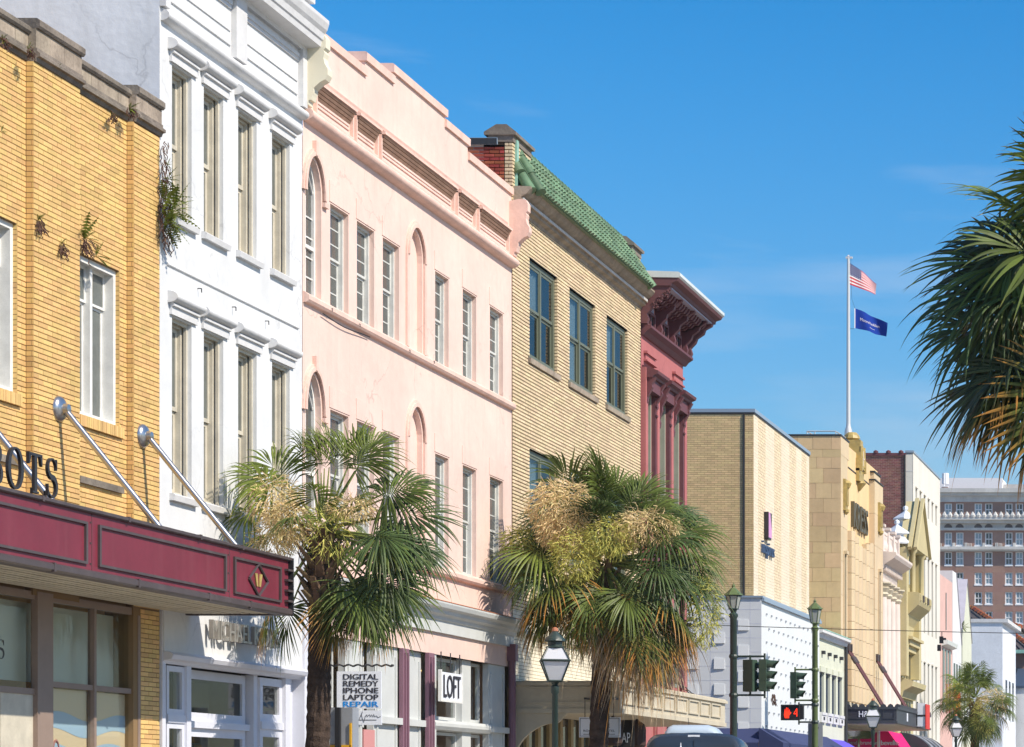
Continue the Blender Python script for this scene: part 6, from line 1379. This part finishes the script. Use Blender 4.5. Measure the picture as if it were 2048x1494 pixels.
def hwin_mesh(w_, h_):
    q = MB(); f = .17
    for bx in ((0,f,0,h_),(w_-f,w_,0,h_),(f,w_-f,h_-f*.6,h_),(f,w_-f,0,f),(f,w_-f,h_/2-.07,h_/2+.07),(w_/2-.04,w_/2+.04,f,h_-f)): q.box(bx[0],bx[1],-.02,.12,bx[2],bx[3])
    q.box(-.05,w_+.05,-.25,.1,-.2,0.0); return q
wm_ = {}
for h in hol:
    k = (round(h[1]-h[0],2), round(h[3]-h[2],2))
    if k not in wm_:
        q = hwin_mesh(h[1]-h[0], h[3]-h[2]); me = bpy.data.meshes.new('window'); me.from_pydata(q.v, [], q.f); me.materials.append(M['hotel_frame'])
        g = MB(); g.box(.1,h[1]-h[0]-.1,.13,.16,.05,h[3]-h[2]-.05); mg = bpy.data.meshes.new('pane'); mg.from_pydata(g.v, [], g.f); wm_[k] = (me, mg)
    me, mg = wm_[k]; w = obj('window', (me, (h[0],HY+.18,h[2])), None, hb); p = obj('pane', (mg, (h[0],HY+.18,h[2])), None, w)
    p.data = p.data; p.active_material_index = 0
    if not mg.materials: mg.materials.append(M['pane_blue'])
    if R.random() < .35: p.data = mg.copy(); p.data.materials[0] = M['pane_dark']
def hband(y0, y1, out, name='cornice_band', m='limestone'): q = MB(); q.box(xa-.5, xb+out, HY-out, HY, hz(y1), hz(y0)); return obj(name, q, M[m], hb)
for a in ((978,986,1.2),(986,992,.8),(992,1004,.3),(1036,1041,1.4),(1041,1047,.9),(1056,1061,.5),(1094,1100,1.0),(1100,1103,.6)): hband(*a)
q = MB(); q.box(xa, xb, HY-.06, HY, hz(1056), hz(1047)); obj('frieze', q, M['limestone'], hb)
for a, e in pair:
    for c in (a, e):
        o_ = arch_pts(hx(c+7.5), hz(1056), .66, .66, 8); q = MB()
        for (x0_,z0_),(x1_,z1_) in zip(o_, o_[1:]): q.add([(x0_,HY-.10,z0_),(x1_,HY-.10,z1_),(hx(c+7.5),HY-.10,hz(1056))], [(0,1,2)])
        obj('arch_panel', q, M['slate'], hb)
    for c in (a-19, a+16.5): q = MB(); q.box(hx(c), hx(c+5), HY-.5, HY, hz(1096), hz(1086)); obj('balcony_pier', q, M['limestone'], hb)
    q = MB()
    for i in range(5): q.box(hx(a-17+2.6*i), hx(a-16+2.6*i), HY-.5, HY-.2, hz(1095), hz(1087))
    obj('baluster', q, M['limestone'], hb)
for i in range(60): q = MB(); q.lathe([(.35,0),(.42,.3),(.2,.7),(.05,.9)], (xa+.9*i, HY-1.2, hz(1036)), 6); obj('cornice_crest', q, M['limestone'], hb)
q = MB(); q.box(hx(1870), hx(1997), HY+6, HY+14, hz(980), hz(947)); obj('roof_house', q, M['hotel_frame'], hb)
q = MB(); q.box(hx(1997), xb, HY+8, HY+14, hz(980), hz(957)); obj('roof_house', q, M['limestone'], hb)
q = MB(); q.lathe([(.55,0),(.55,1.6),(.5,1.7)], (hx(1888), HY+2, hz(965)), 10); q.tube((hx(1886),HY+1.5,hz(980)),(hx(1886),HY+1.5,hz(945)),.10,n=5); q.box(hx(1880),hx(1894),HY+1.2,HY+2.6,hz(972),hz(970)); obj('roof_tank', q, M['hotel_frame'], hb)

# ================================================================== STREET FURNITURE
def gas_lamp(label, x, y, zb, rot=25, s=1.0):
    """four sided gas lantern on a slim post: street_lamp > post, lantern_frame (> lantern_pane), cap"""
    t = thing('street_lamp', label, 'street lamp', (x, y, .14), 'black gas lanterns along the kerb'); a0 = rad(rot+45)
    q = MB(); q.lathe([(.13,0),(.13,.25),(.09,.35),(.065,.9),(.055,zb-.14-.25),(.075,zb-.14-.22),(.075,zb-.14-.10),(.05,zb-.14-.08),(.09,zb-.14)], (x,y,.14), 12); obj('post', q, M['post_dark'], t, smooth=rad(35))
    def ring(r, z): return [Vector((x + r*math.cos(a0+k*math.pi/2), y + r*math.sin(a0+k*math.pi/2), z)) for k in range(4)]
    r1, r2, r3 = .17*s, .36*s, .19*s; z1, z2, z3 = zb, zb+.38*s, zb+.63*s
    A, B, C = ring(r1,z1), ring(r2,z2), ring(r3,z3); q = MB()
    for k in range(4):
        q.tube(A[k],B[k],.016,n=5); q.tube(B[k],C[k],.016,n=5)
        for Rg, w in ((A,.02),(B,.024),(C,.018)): q.tube(Rg[k],Rg[(k+1)%4],w,n=5)
    fr = obj('lantern_frame', q, M['post_dark'], t)
    ins = lambda P: [Vector((x,y,p.z)) + (p - Vector((x,y,p.z)))*.97 for p in P]
    A, B, C = ins(A), ins(B), ins(C)
    for k in range(4):
        g = MB(); g.poly([A[k],A[(k+1)%4],B[(k+1)%4],B[k]]); obj('lantern_pane', g, M['lantern_glass'], fr)
        g = MB(); g.poly([B[k],B[(k+1)%4],C[(k+1)%4],C[k]]); obj('lantern_pane', g, M['lantern_glass'], fr)
    q = MB(); q.lathe([(r3,0),(r3*.72,.03),(r3*.72,.10),(r3*1.05,.12),(r3*1.0,.16),(r3*.5,.25),(r3*.3,.30)], (x,y,z3), 10); obj('cap', q, M['post_dark'], t, smooth=rad(35)); q = MB(); q.lathe([(.035,0),(.06,.03),(.05,.08),(.02,.10)], (x,y,z3+.28), 8); obj('finial', q, M['copper'], t); return t
gas_lamp('black four sided gas lantern standing before the beige canopy', -13.05, 50.7, 3.84, 18)
gas_lamp('smaller black gas lantern standing before the charcoal canopy', -13.1, 93.8, 4.05, 10)
gas_lamp('black gas lantern in front of the far palm at lower right', -13.2, 121.2, 4.32, 20)
def tall_lamp(label, x, y, zf, ze, zb, m):
    t = thing('street_lamp', label, 'street lamp', (x, y, .14), 'tall corner lamp posts carrying the traffic signals')
    q = MB(); H = zb-.14; q.lathe([(.20,0),(.20,.3),(.13,.5),(.10,1.2),(.088,H-.25),(.12,H-.2),(.12,H-.14),(.07,H-.1),(.10,H)], (x,y,.14), 14); obj('post', q, M[m], t, smooth=rad(35))
    n = 6; R_ = lambda r, z: [Vector((x+r*math.cos(2*math.pi*k/n+.2), y+r*math.sin(2*math.pi*k/n+.2), z)) for k in range(n)]
    A, B = R_(.12,zb), R_(.20,ze); q = MB()
    for k in range(n):
        q.tube(A[k],B[k],.014,n=5); q.tube(A[k],A[(k+1)%n],.018,n=5); q.tube(B[k],B[(k+1)%n],.018,n=5)
        q.tube(B[k], B[k]+(B[k]-Vector((x,y,ze)))*.28+Vector((0,0,.06)), .012, .004, n=4)
    fr = obj('lantern_frame', q, M[m], t)
    for k in range(n): g = MB(); g.poly([A[k]*1.0,A[(k+1)%n],B[(k+1)%n],B[k]]); obj('lantern_pane', g, M['lantern_glass_grey'], fr)
    q = MB(); q.add(R_(.26,ze+.01)+R_(.06,ze+.20), [(k,(k+1)%n,n+(k+1)%n,n+k) for k in range(n)]); q.poly(R_(.26,ze+.01)[::-1]); q.lathe([(.06,0),(.04,.04),(.05,.07),(.012,.12),(.005,zf-ze-.18)], (x,y,ze+.19), 8); obj('lantern_roof', q, M['post_green'], t); return t
la = tall_lamp('tall dark lamp post with six sided lantern before the white panelled wall', -13.6, 71.1, 7.30, 6.95, 6.60, 'post_dark')
lb2 = tall_lamp('tall bright green lamp post with six sided lantern in front of the pale green shop', -13.6, 84.4, 7.86, 7.50, 7.07, 'post_green')
def arm(t, x, y, z, x1, m, y1=None):
    y1 = y if y1 is None else y1
    q = MB(); q.tube((x,y,z),(x1,y1,z),.028,n=6); q.lathe([(.11,-.05),(.125,0),(.11,.05)], (x,y,z), 10); q.tube((x1,y1,z-.08),(x1,y1,z+.08),.03,n=6); obj('bracket_arm', q, M[m], t)
def signal(label, x, y, zt_, rot, h=.84, big=True):
    """three lens traffic signal in its own axes facing +X, then turned: housing, visors (> lens)"""
    t = thing('traffic_signal', label, 'traffic light', (0, 0, 0), 'traffic signals at the street corner'); s = h/3
    q = MB()
    for k in range(3): q.box(-.11,.09,-.16,.16,-h+s*k+.006,-h+s*(k+1)-.006)
    q.box(-.115,.06,-.14,.14,-h,0); q.box(-.02,.02,-.02,.02,0,.12); q.box(-.02,.02,-.02,.02,-h-.10,-h); obj('housing', q, M['signal'], t)
    for k in range(3):
        zc = -h+s*(k+.5); r = .125; n = 12; pts = [rad(-35)+rad(250)*i/n for i in range(n+1)]; q = MB(); L_ = .30 if k == 2 else .25
        for a, e in zip(pts, pts[1:]):
            P = [(.09,r*math.cos(a),zc+r*math.sin(a)),(.09,r*math.cos(e),zc+r*math.sin(e)),(.09+L_*(.55+.45*max(0,math.sin(e))),r*math.cos(e),zc+r*math.sin(e)-.02),(.09+L_*(.55+.45*max(0,math.sin(a))),r*math.cos(a),zc+r*math.sin(a)-.02)]; q.poly(P); q.poly([(p[0],p[1]*.93,zc+(p[2]-zc)*.93) for p in P[::-1]])
        v = obj('visor', q, M['signal'], t); q = MB(); q.poly([(.095,.11*math.cos(2*math.pi*i/14),zc+.11*math.sin(2*math.pi*i/14)) for i in range(14)]); obj('lens', q, M['van_glass'], v)
    t.location = (x, y, zt_); t.rotation_euler = (0, 0, rad(rot)); return t
arm(la, -13.6, 71.1, 5.35, -12.78, 'post_dark'); arm(la, -13.6, 71.1, 4.33, -12.78, 'post_dark'); arm(lb2, -13.6, 84.4, 5.62, -14.22, 'post_green'); arm(lb2, -13.6, 84.4, 4.66, -14.22, 'post_green'); arm(lb2, -13.6, 84.4, 4.52, -14.1, 'post_dark'); arm(lb2, -13.6, 84.4, 3.98, -14.1, 'post_dark')
signal('green traffic signal seen from behind, next to the dark lamp post', -13.16, 71.1, 5.26, 62)
signal('green traffic signal with three long visors at the outer end of the dark post arm', -12.78, 71.1, 5.27, -8)
signal('green traffic signal hung on the bright green lamp post', -14.22, 84.4, 5.54, -8, .82)
q = MB(); rr = random.Random(3); 
for k in range(9): p = Vector((-12.55+rr.uniform(-.06,.06), 71.1, 4.36-.05*rr.random())); q.path([p, p+Vector((rr.uniform(-.06,.06),0,-.15)), p+Vector((rr.uniform(-.08,.08),.02,-.28))], .012, 4)
bn = tag(obj('vine_tangle', q, M['root'], None), 'dry vine tangle hanging below the outer traffic signal', 'vine')
ps = thing('pedestrian_signal', 'black pedestrian signal showing a lit red hand and the digit 4', 'crossing signal', (-14.2, 84.1, 4.0))
SX, SY, SZ = -14.33, 83.95, 4.04
q = MB(); q.box(SX-.22,SX+.32,SY,SY+.22,SZ,SZ+.46); q.box(SX-.25,SX+.32,SY-.06,SY,SZ+.43,SZ+.47); q.box(SX-.25,SX-.22,SY-.06,SY+.05,SZ,SZ+.43); q.box(SX-.25,SX+.32,SY-.06,SY,SZ-.02,SZ+.01); q.box(SX+.32,SX+.42,SY+.08,SY+.3,SZ+.02,SZ+.44); obj('housing', q, M['black'], ps)
q = MB(); yy = SY-.004; hx0, hz0 = SX-.06, SZ+.05
HS = .8
q.poly([(hx0-.07,yy,hz0),(hx0+.06,yy,hz0),(hx0+.06,yy,hz0+.08),(hx0+.13,yy,hz0+.17),(hx0+.10,yy,hz0+.20),(hx0+.07,yy,hz0+.16),(hx0+.07,yy,hz0+.20),(hx0-.08,yy,hz0+.20),(hx0-.10,yy,hz0+.11)])
for i, (fx, fh) in enumerate(((-.066,.28),(-.022,.33),(.022,.32),(.064,.27))): q.poly([(hx0+fx-.016,yy,hz0+.2),(hx0+fx+.016,yy,hz0+.2),(hx0+fx+.014,yy,hz0+fh),(hx0+fx-.014,yy,hz0+fh)])
obj('hand_light', q, M['red_led'], ps); q = MB(); dx = SX+.14; dz = SZ+.10
q.box(dx+.085,dx+.115,yy-.003,yy,dz,dz+.25); q.box(dx,dx+.085,yy-.003,yy,dz+.07,dz+.10); q.poly([(dx,yy-.002,dz+.10),(dx+.03,yy-.002,dz+.10),(dx+.085,yy-.002,dz+.21),(dx+.085,yy-.002,dz+.25)]); obj('digit_light', q, M['red_led'], ps)
pl = thing('sign_plate', 'grey back of a street sign bolted to the bright green lamp post', 'sign', (-13.6, 84.6, 3.2))
q = MB(); q.box(-13.84,-13.38,84.55,84.57,3.05,3.95); obj('plate', q, M['galv'], pl); q = MB(); q.tube((-13.7,84.5,3.8),(-13.5,84.5,3.8),.02,n=5); q.tube((-13.7,84.5,3.2),(-13.5,84.5,3.2),.02,n=5); obj('clamp', q, M['dark_metal'], pl)
q = MB(); pts = [Vector((-24+36*i/30, 78.0, 6.92 - .62*(i/30) - .25*math.sin(math.pi*i/30))) for i in range(31)]; q.path(pts, .014, 4); tag(obj('overhead_cable', q, M['wire'], None), 'thin black cable strung across the street', 'cable')
cd = thing('cable_device', 'small black device hanging from the overhead street cable', 'cable device', (-8.9, 78, 6.0))
q = MB(); q.box(-8.97,-8.86,77.95,78.05,6.08,6.28); q.box(-9.03,-8.93,77.95,78.05,5.86,6.04); q.tube((-8.9,78,6.25),(-8.9,78,6.42),.015,n=4); q.box(-8.9,-8.78,77.97,78.03,6.18,6.24); obj('device_body', q, M['black'], cd)

# flagpole and flags on the limestone store
PXf, PYf = -15.93, 107.1
fp = thing('flagpole', 'tall slim silver flagpole on the gilt crest of the limestone store', 'flagpole', (PXf, PYf, 16.0))
q = MB(); q.lathe([(.17,0),(.15,.2),(.10,.35),(.085,.5),(.055,7.0),(.05,7.05)], (PXf,PYf,15.95), 12); obj('pole', q, M['pole'], fp, smooth=rad(40))
q = MB(); q.box(PXf-.10,PXf+.16,PYf-.04,PYf+.04,22.98,23.05); q.lathe([(.02,0),(.05,.03),(.02,.07)], (PXf,PYf,23.05), 8); obj('truck', q, M['flag_white'], fp); q = MB(); q.path([(PXf+.10,PYf,22.98),(PXf+.13,PYf,21.4),(PXf+.26,PYf,21.0)], .006, 4); q.path([(PXf+.06,PYf,20.2),(PXf+.24,PYf,20.19)], .008, 4); obj('halyard', q, M['dark_metal'], fp)
def flagfn(x0, y0, zt_, zb_, ln, drop_t, drop_b, dirx, ph, amp):
    def f(u, v, off=0.0):                             # u along the fly, v up the hoist
        uu = max(u, 0.0); top = zt_ - drop_t*uu**1.15; bot = zb_ - drop_b*uu**1.1; z = bot + (top-bot)*v
        w = amp*math.sin(u*7.5+ph+v*1.6)*min(1, u*2.2)
        return Vector((x0 + ln*u*dirx - w*(1-dirx**2)**.5*.6, y0 + ln*u*(1-dirx**2)**.5 + w*dirx - off, z + .03*math.sin(u*9+v*2)*u))
    return f
us = thing('flag', 'stars and stripes flag flying at the top of the flagpole', 'flag', (PXf+.06, PYf, 21.9))
f = flagfn(PXf+.05, PYf, 22.80, 21.95, 1.35, .62, .22, .68, .5, .09)
def strip(f, u0, u1, v0, v1, nu=16, nv=1, off=0.0):
    q = MB(); q.add([f(u0+(u1-u0)*i/nu, v0+(v1-v0)*j/nv, off) for j in range(nv+1) for i in range(nu+1)], [(j*(nu+1)+i, j*(nu+1)+i+1, (j+1)*(nu+1)+i+1, (j+1)*(nu+1)+i) for j in range(nv) for i in range(nu)]); return q
for k in range(13): obj('stripe', strip(f, 0 if k < 6 else .4, 1, k/13, (k+1)/13), M['flag_red'] if k % 2 == 0 else M['flag_white'], us)
obj('canton', strip(f, 0, .4, 6/13, 1, 8, 4), M['flag_navy'], us)
q = MB()
for r_ in range(5):
    for c_ in range(6): u, v = .04+.063*c_, 6/13+.06+.10*r_; q.poly([f(u+.016*math.cos(a), v+.028*math.sin(a), .012) for a in [2*math.pi*i/5+.3 for i in range(5)]])
obj('stars', q, M['flag_white'], us, kind='stuff')
f2 = flagfn(PXf+.26, PYf, 21.0, 20.22, 1.42, .42, .20, .80, 1.8, .17)
bf = thing('flag', 'plain blue flag with white lettering flying below the stars and stripes', 'flag', (PXf+.26, PYf, 20.2))
obj('cloth', strip(f2, 0, 1, 0, 1, 22, 6), M['flag_blue'], bf); obj('hoist_band', strip(f2, -.015, .012, 0, 1, 1, 6, .008), M['flag_white'], bf)
def flag_text(body, u0, u1, v0, h):
    v, fs = text_mesh(body); x0, x1 = text_w(body); q = MB(); q.add([f2(u0+(u1-u0)*(x-x0)/(x1-x0), v0+h*y/.7, .02) for x, y, z in v], fs); return q
obj('lettering', flag_text('MooreVanAllen', .16, .80, .44, .17), M['flag_white'], bf); obj('lettering', flag_text('law', .46, .66, .22, .06), M['flag_white'], bf)

# ================================================================== VAN
vn = thing('parked_van', 'slate blue high roofed van with pale roof pod seen from behind', 'van', (0, 0, 0))
def ring(y, w, zr, ins=0.0, zb_=.45, sh=.24):
    p = []; 
    for (x, z) in [(-w,zb_),(-w-.01,1.0),(-w+.02,1.7),(-w+.07,zr-sh-.25)]: p.append((x, z))
    for i in range(7): a = math.pi - math.pi/2*i/6; p.append((-w+.09+sh+sh*math.cos(a), zr-sh+sh*math.sin(a)))
    for i in range(1, 3): p.append((-w+.09+sh + (2*w-.18-2*sh)*i/6, zr+.02))
    p += [(0, zr+.03)]
    full = p + [(-x, z) for x, z in reversed(p[:-1])]
    return [(x*(1-ins), y, zb_ + (z-zb_)*(1-ins*.7)) for x, z in full]
RG = [ring(0,.86,2.66,.035), ring(.04,.88,2.72,.012), ring(.14,.90,2.75), ring(3.6,.90,2.75), ring(4.2,.89,2.68), ring(4.75,.86,2.1,0,.45,.2), ring(5.6,.80,1.45,0,.45,.15), ring(5.8,.74,1.2,0,.5,.12)]
q = MB(); n = len(RG[0])
for r_ in RG: q.v += r_
for k in range(len(RG)-1): q.f += [(k*n+i, k*n+i+1, (k+1)*n+i+1, (k+1)*n+i) for i in range(n-1)]
q.f += [tuple(range(n))[::-1], tuple((len(RG)-1)*n+i for i in range(n))]; q.f += [(k*n, (k+1)*n, (k+1)*n+n-1, k*n+n-1) for k in range(len(RG)-1)]
obj('body', q, M['van'], vn, smooth=rad(35))
q = MB(); pr = [(-.52,2.74),(-.52,2.79),(-.46,2.88),(-.38,2.92),(.22,2.92),(.34,2.88),(.42,2.79),(.42,2.74)]
for y0, y1, s in ((.35,.5,.86),(.5,1.9,1.0),(1.9,2.1,.85)): pass
pod = [[(x*s, y, 2.74+(z-2.74)*h) for x, z in pr] for y, s, h in ((.30,.90,.35),(.36,.96,.8),(.5,1,1),(1.9,1,1),(2.15,.9,.4))]
for r_ in pod: q.v += r_
m_ = len(pr)
for k in range(4): q.f += [(k*m_+i, k*m_+(i+1)%m_, (k+1)*m_+(i+1)%m_, (k+1)*m_+i) for i in range(m_)]
q.f += [tuple(range(m_))[::-1], tuple(4*m_+i for i in range(m_))]; obj('roof_pod', q, M['van_pod'], vn, smooth=rad(40))
for s in (-1, 1):
    q = MB(); q.box(min(s*.06,s*.74),max(s*.06,s*.74),-.012,.02,1.55,2.35); obj('rear_window', q, M['van_glass'], vn)
    q = MB(); q.box(min(s*.70,s*.84),max(s*.70,s*.84),-.02,.06,.95,1.5); obj('tail_light', q, M['red_lens'], vn)
    q = MB(); q.box(min(s*.895,s*.903),max(s*.895,s*.903),.5,2.2,1.55,2.3); obj('side_window', q, M['van_glass'], vn)
    for y in (1.0, 4.6):
        q = MB(); q.tube((s*.62,y,.36),(s*.88,y,.36),.36,n=20); w = obj('wheel', q, M['rubber'], vn); q = MB(); q.tube((s*.86,y,.36),(s*.89,y,.36),.21,n=14); obj('rim', q, M['chrome'], w)
q = MB(); q.box(-.006,.006,-.008,.02,.6,2.64); q.box(.84,.85,-.005,.05,.6,2.45); obj('door_seam', q, M['black'], vn)
q = MB(); q.box(-.86,.86,-.10,.08,.42,.62); obj('bumper', q, M['black'], vn)
q = MB(); q.lathe([(.035,0),(.03,.04),(.01,.10),(.006,.16)], (-.22,.0,2.44), 8); q.box(-.10,.10,.03,.07,2.70,2.735); obj('roof_fitting', q, M['sign_white'], vn)
q = MB(); q.tube((-.12,.9,2.85),(-.14,.8,3.05),.006,n=4); obj('antenna', q, M['black'], vn)
q = MB(); q.box(.30,.66,-.012,.0,.75,.9); obj('number_plate', q, M['sign_white'], vn)
vn.location = (-9.58, 46.5, 0); vn.rotation_euler = (0, 0, rad(8.5))

# ================================================================== PALMS
def jl(rr, base, n, azr, elr, pet, L_, mats, **kw):
    for i in range(n):
        kk = {k: (v if not isinstance(v, tuple) else rr.uniform(*v)) for k, v in kw.items()}
        base.append((rr.uniform(*azr), rr.uniform(*elr), pet*rr.uniform(.85,1.1), L_*rr.uniform(.85,1.1), rr.choice(mats), kk))
    return base
rr = random.Random(21)
# first palm: open crown, tall spears, mass leaning to the right and down
F1 = [(80,80,.75,1.1,'frond_bright',{'roll':88,'spread':40}), (110,82,.7,1.15,'frond_bright',{'roll':92,'spread':38}), (130,66,.85,1.1,'frond_bright',{'roll':80,'spread':60}), (30,70,.9,1.1,'frond_bright',{'roll':85,'spread':60}), (95,84,.75,.95,'frond_bright',{'roll':80,'spread':60}), (120,74,.85,.95,'frond_bright',{'roll':75,'spread':75}), (60,76,.80,.95,'frond_bright',{'roll':95,'spread':65}), (15,62,.95,1.0,'frond_bright',{'roll':70,'spread':95}), (-20,55,.9,.95,'frond',{'roll':60,'spread':100}),
      (165,50,.98,1.0,'frond_bright',{'roll':-60,'spread':95}), (200,42,.85,.85,'frond_bright',{'roll':-50}), (178,16,1.0,.95,'frond_bright',{'roll':-25}), (150,5,.85,.9,'frond_bright',{'roll':-20}),
      (5,32,1.05,1.05,'frond_blue',{'roll':55}), (-10,12,1.1,1.1,'frond_blue',{'roll':45}), (15,-4,1.05,1.05,'frond_blue',{'roll':40}), (-30,-2,1.0,1.05,'frond_blue',{'roll':35}), (-15,24,1.1,1.0,'frond',{'roll':60}),
      (200,-58,1.0,.95,'frond_orange',{'roll':10}), (170,-66,.95,.85,'frond',{'roll':0}), (-80,40,.5,.75,'frond_bright',{'roll':0}), (-100,12,.55,.7,'frond',{'roll':15})]
jl(rr, F1, 8, (-40,30), (-38,12), .95, 1.0, ['frond_blue','frond_blue','frond'], roll=(25,60)); jl(rr, F1, 8, (-35,45), (-64,-35), .95, 1.0, ['frond_blue','frond_blue','frond','frond_orange'], roll=(5,45))
jl(rr, F1, 5, (40,140), (-20,40), .85, .85, ['frond','frond_blue']); jl(rr, F1, 5, (-45,40), (-82,-66), .85, .85, ['frond_dead','frond_orange'], spread=80)
C1_ = [((-.62,-.25,.45),(.36,.3,.36),'flower_tan',520), ((-.34,-.5,.12),(.30,.25,.30),'flower_tan',360), ((.22,-.4,-.02),(.34,.25,.36),'flower_green',220), ((.55,-.25,.36),(.34,.25,.16),'flower_tan',260), ((-.72,-.1,-.12),(.28,.2,.25),'flower_tan',220)]
palm('tall cabbage palm with open spiky crown beside the red canopy end', -14.10, 41.0, 5.68, .165, F1, C1_, (.10,0), seed=5, boots=46)
# second palm: dense round crown, tan flower stalks, orange and dead skirt
F2 = []
jl(rr, F2, 16, (0,180), (44,88), 1.15, 1.25, ['frond'], roll=(60,110), spread=(75,100), tips=(.08,.25)); jl(rr, F2, 4, (-110,-60), (35,65), .85, .95, ['frond_blue','frond'], roll=(-20,20))
jl(rr, F2, 5, (-30,20), (25,48), 1.2, 1.2, ['frond','frond_blue'], roll=(30,60)); jl(rr, F2, 5, (160,215), (22,45), 1.1, 1.15, ['frond','frond_blue'], roll=(-60,-30))
jl(rr, F2, 9, (-40,20), (-20,22), 1.35, 1.25, ['frond','frond_orange','frond_blue'], roll=(15,50)); jl(rr, F2, 7, (160,230), (-15,18), 1.15, 1.2, ['frond','frond_bright','frond_blue'], roll=(-50,-15))
jl(rr, F2, 10, (-60,10), (-52,-15), 1.3, 1.2, ['frond_orange','frond_orange','frond']); jl(rr, F2, 8, (170,240), (-52,-15), 1.1, 1.15, ['frond','frond_orange','frond_orange'])
jl(rr, F2, 8, (-130,-50), (-60,-28), .95, 1.0, ['frond_orange','frond','frond_orange','frond_bright'], roll=(-30,30)); jl(rr, F2, 26, (-150,0), (-88,-52), 1.15, .95, ['frond_dead','frond_dead','frond_orange','frond_dead'], spread=(45,85), tips=(.3,.8), rag=(.4,.7), roll=(-80,80)); jl(rr, F2, 26, (-60,30), (-74,-34), 1.65, 1.05, ['frond_dead','frond_orange','frond_dead'], spread=(45,90), tips=(.3,.8), rag=(.3,.6), roll=(-60,60)); jl(rr, F2, 10, (-80,-5), (-70,-48), 1.5, 1.0, ['frond_dead'], spread=(50,90), tips=(.4,.9), rag=(.4,.7), roll=(-60,60)); jl(rr, F2, 8, (30,150), (-60,30), 1.0, 1.0, ['frond','frond_orange'])
C2_ = [((-.72,-.75,1.05),(.66,.4,.58),'flower_tan',1500), ((-.62,-.85,.55),(.5,.35,.35),'flower_tan',800), ((1.0,-.7,.66),(.70,.4,.36),'flower_tan',1200), ((.35,-.95,.45),(.50,.3,.40),'flower_green',700), ((-.35,-1.05,.05),(.45,.3,.55),'flower_green',1000), ((-1.65,-.4,.42),(.36,.3,.28),'flower_green',380), ((2.1,-.2,-1.0),(.32,.3,.75),'flower_green',600)]
palm('stout cabbage palm with tan flower stalks and dead skirt before the tan brick building', -13.30, 55.6, 6.48, .185, F2, C2_, (.20,0), seed=6, scale=1.1)
# near palm at the right: dense dark crown seen from its shaded side
F3 = []
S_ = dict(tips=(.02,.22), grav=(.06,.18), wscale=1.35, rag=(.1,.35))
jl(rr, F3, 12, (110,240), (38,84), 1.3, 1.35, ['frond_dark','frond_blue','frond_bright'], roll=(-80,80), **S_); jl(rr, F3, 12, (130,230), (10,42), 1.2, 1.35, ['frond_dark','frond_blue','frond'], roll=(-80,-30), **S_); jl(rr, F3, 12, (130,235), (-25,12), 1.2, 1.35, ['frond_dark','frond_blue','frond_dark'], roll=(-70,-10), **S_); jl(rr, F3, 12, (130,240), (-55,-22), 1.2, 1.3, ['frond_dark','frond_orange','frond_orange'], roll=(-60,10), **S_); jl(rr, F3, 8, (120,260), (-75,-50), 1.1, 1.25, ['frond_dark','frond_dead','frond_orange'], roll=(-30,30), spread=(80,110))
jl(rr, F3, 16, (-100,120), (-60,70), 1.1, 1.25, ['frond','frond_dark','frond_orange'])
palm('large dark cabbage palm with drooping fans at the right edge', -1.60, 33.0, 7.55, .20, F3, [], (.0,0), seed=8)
# distant palm
F4 = []
jl(rr, F4, 12, (0,360), (35,85), 1.0, 1.05, ['frond','frond_bright'], wscale=1.3); jl(rr, F4, 16, (0,360), (-15,35), 1.1, 1.1, ['frond','frond_blue','frond_bright'], wscale=1.3); jl(rr, F4, 18, (0,360), (-75,-15), 1.1, 1.1, ['frond','frond_orange','frond'], wscale=1.3)
C4_ = [((-.75,-.9,.1),(.62,.4,.62),'flower_green',900), ((.9,-.8,-.2),(.75,.4,.70),'flower_tan',1000), ((.5,-.95,-.9),(.55,.4,.9),'flower_green',900)]
palm('distant cabbage palm with yellow flower stalks before the far white houses', -13.0, 127.6, 6.2, .2, F4, C4_, seed=9)

# ================================================================== THE AIR
hm = bpy.data.materials.new('thin_haze'); hm.use_nodes = True; hn = hm.node_tree; hn.nodes.remove(hn.nodes['Principled BSDF'])
pv = hn.nodes.new('ShaderNodeVolumePrincipled'); pv.inputs['Color'].default_value = (.86, .90, .96, 1); pv.inputs['Density'].default_value = .00019; pv.inputs['Anisotropy'].default_value = .2
hn.links.new(pv.outputs[0], hn.nodes['Material Output'].inputs['Volume'])
obj('haze', MB().box(-705, 705, -205, 905, -1.1, 64), hm, kind='stuff')
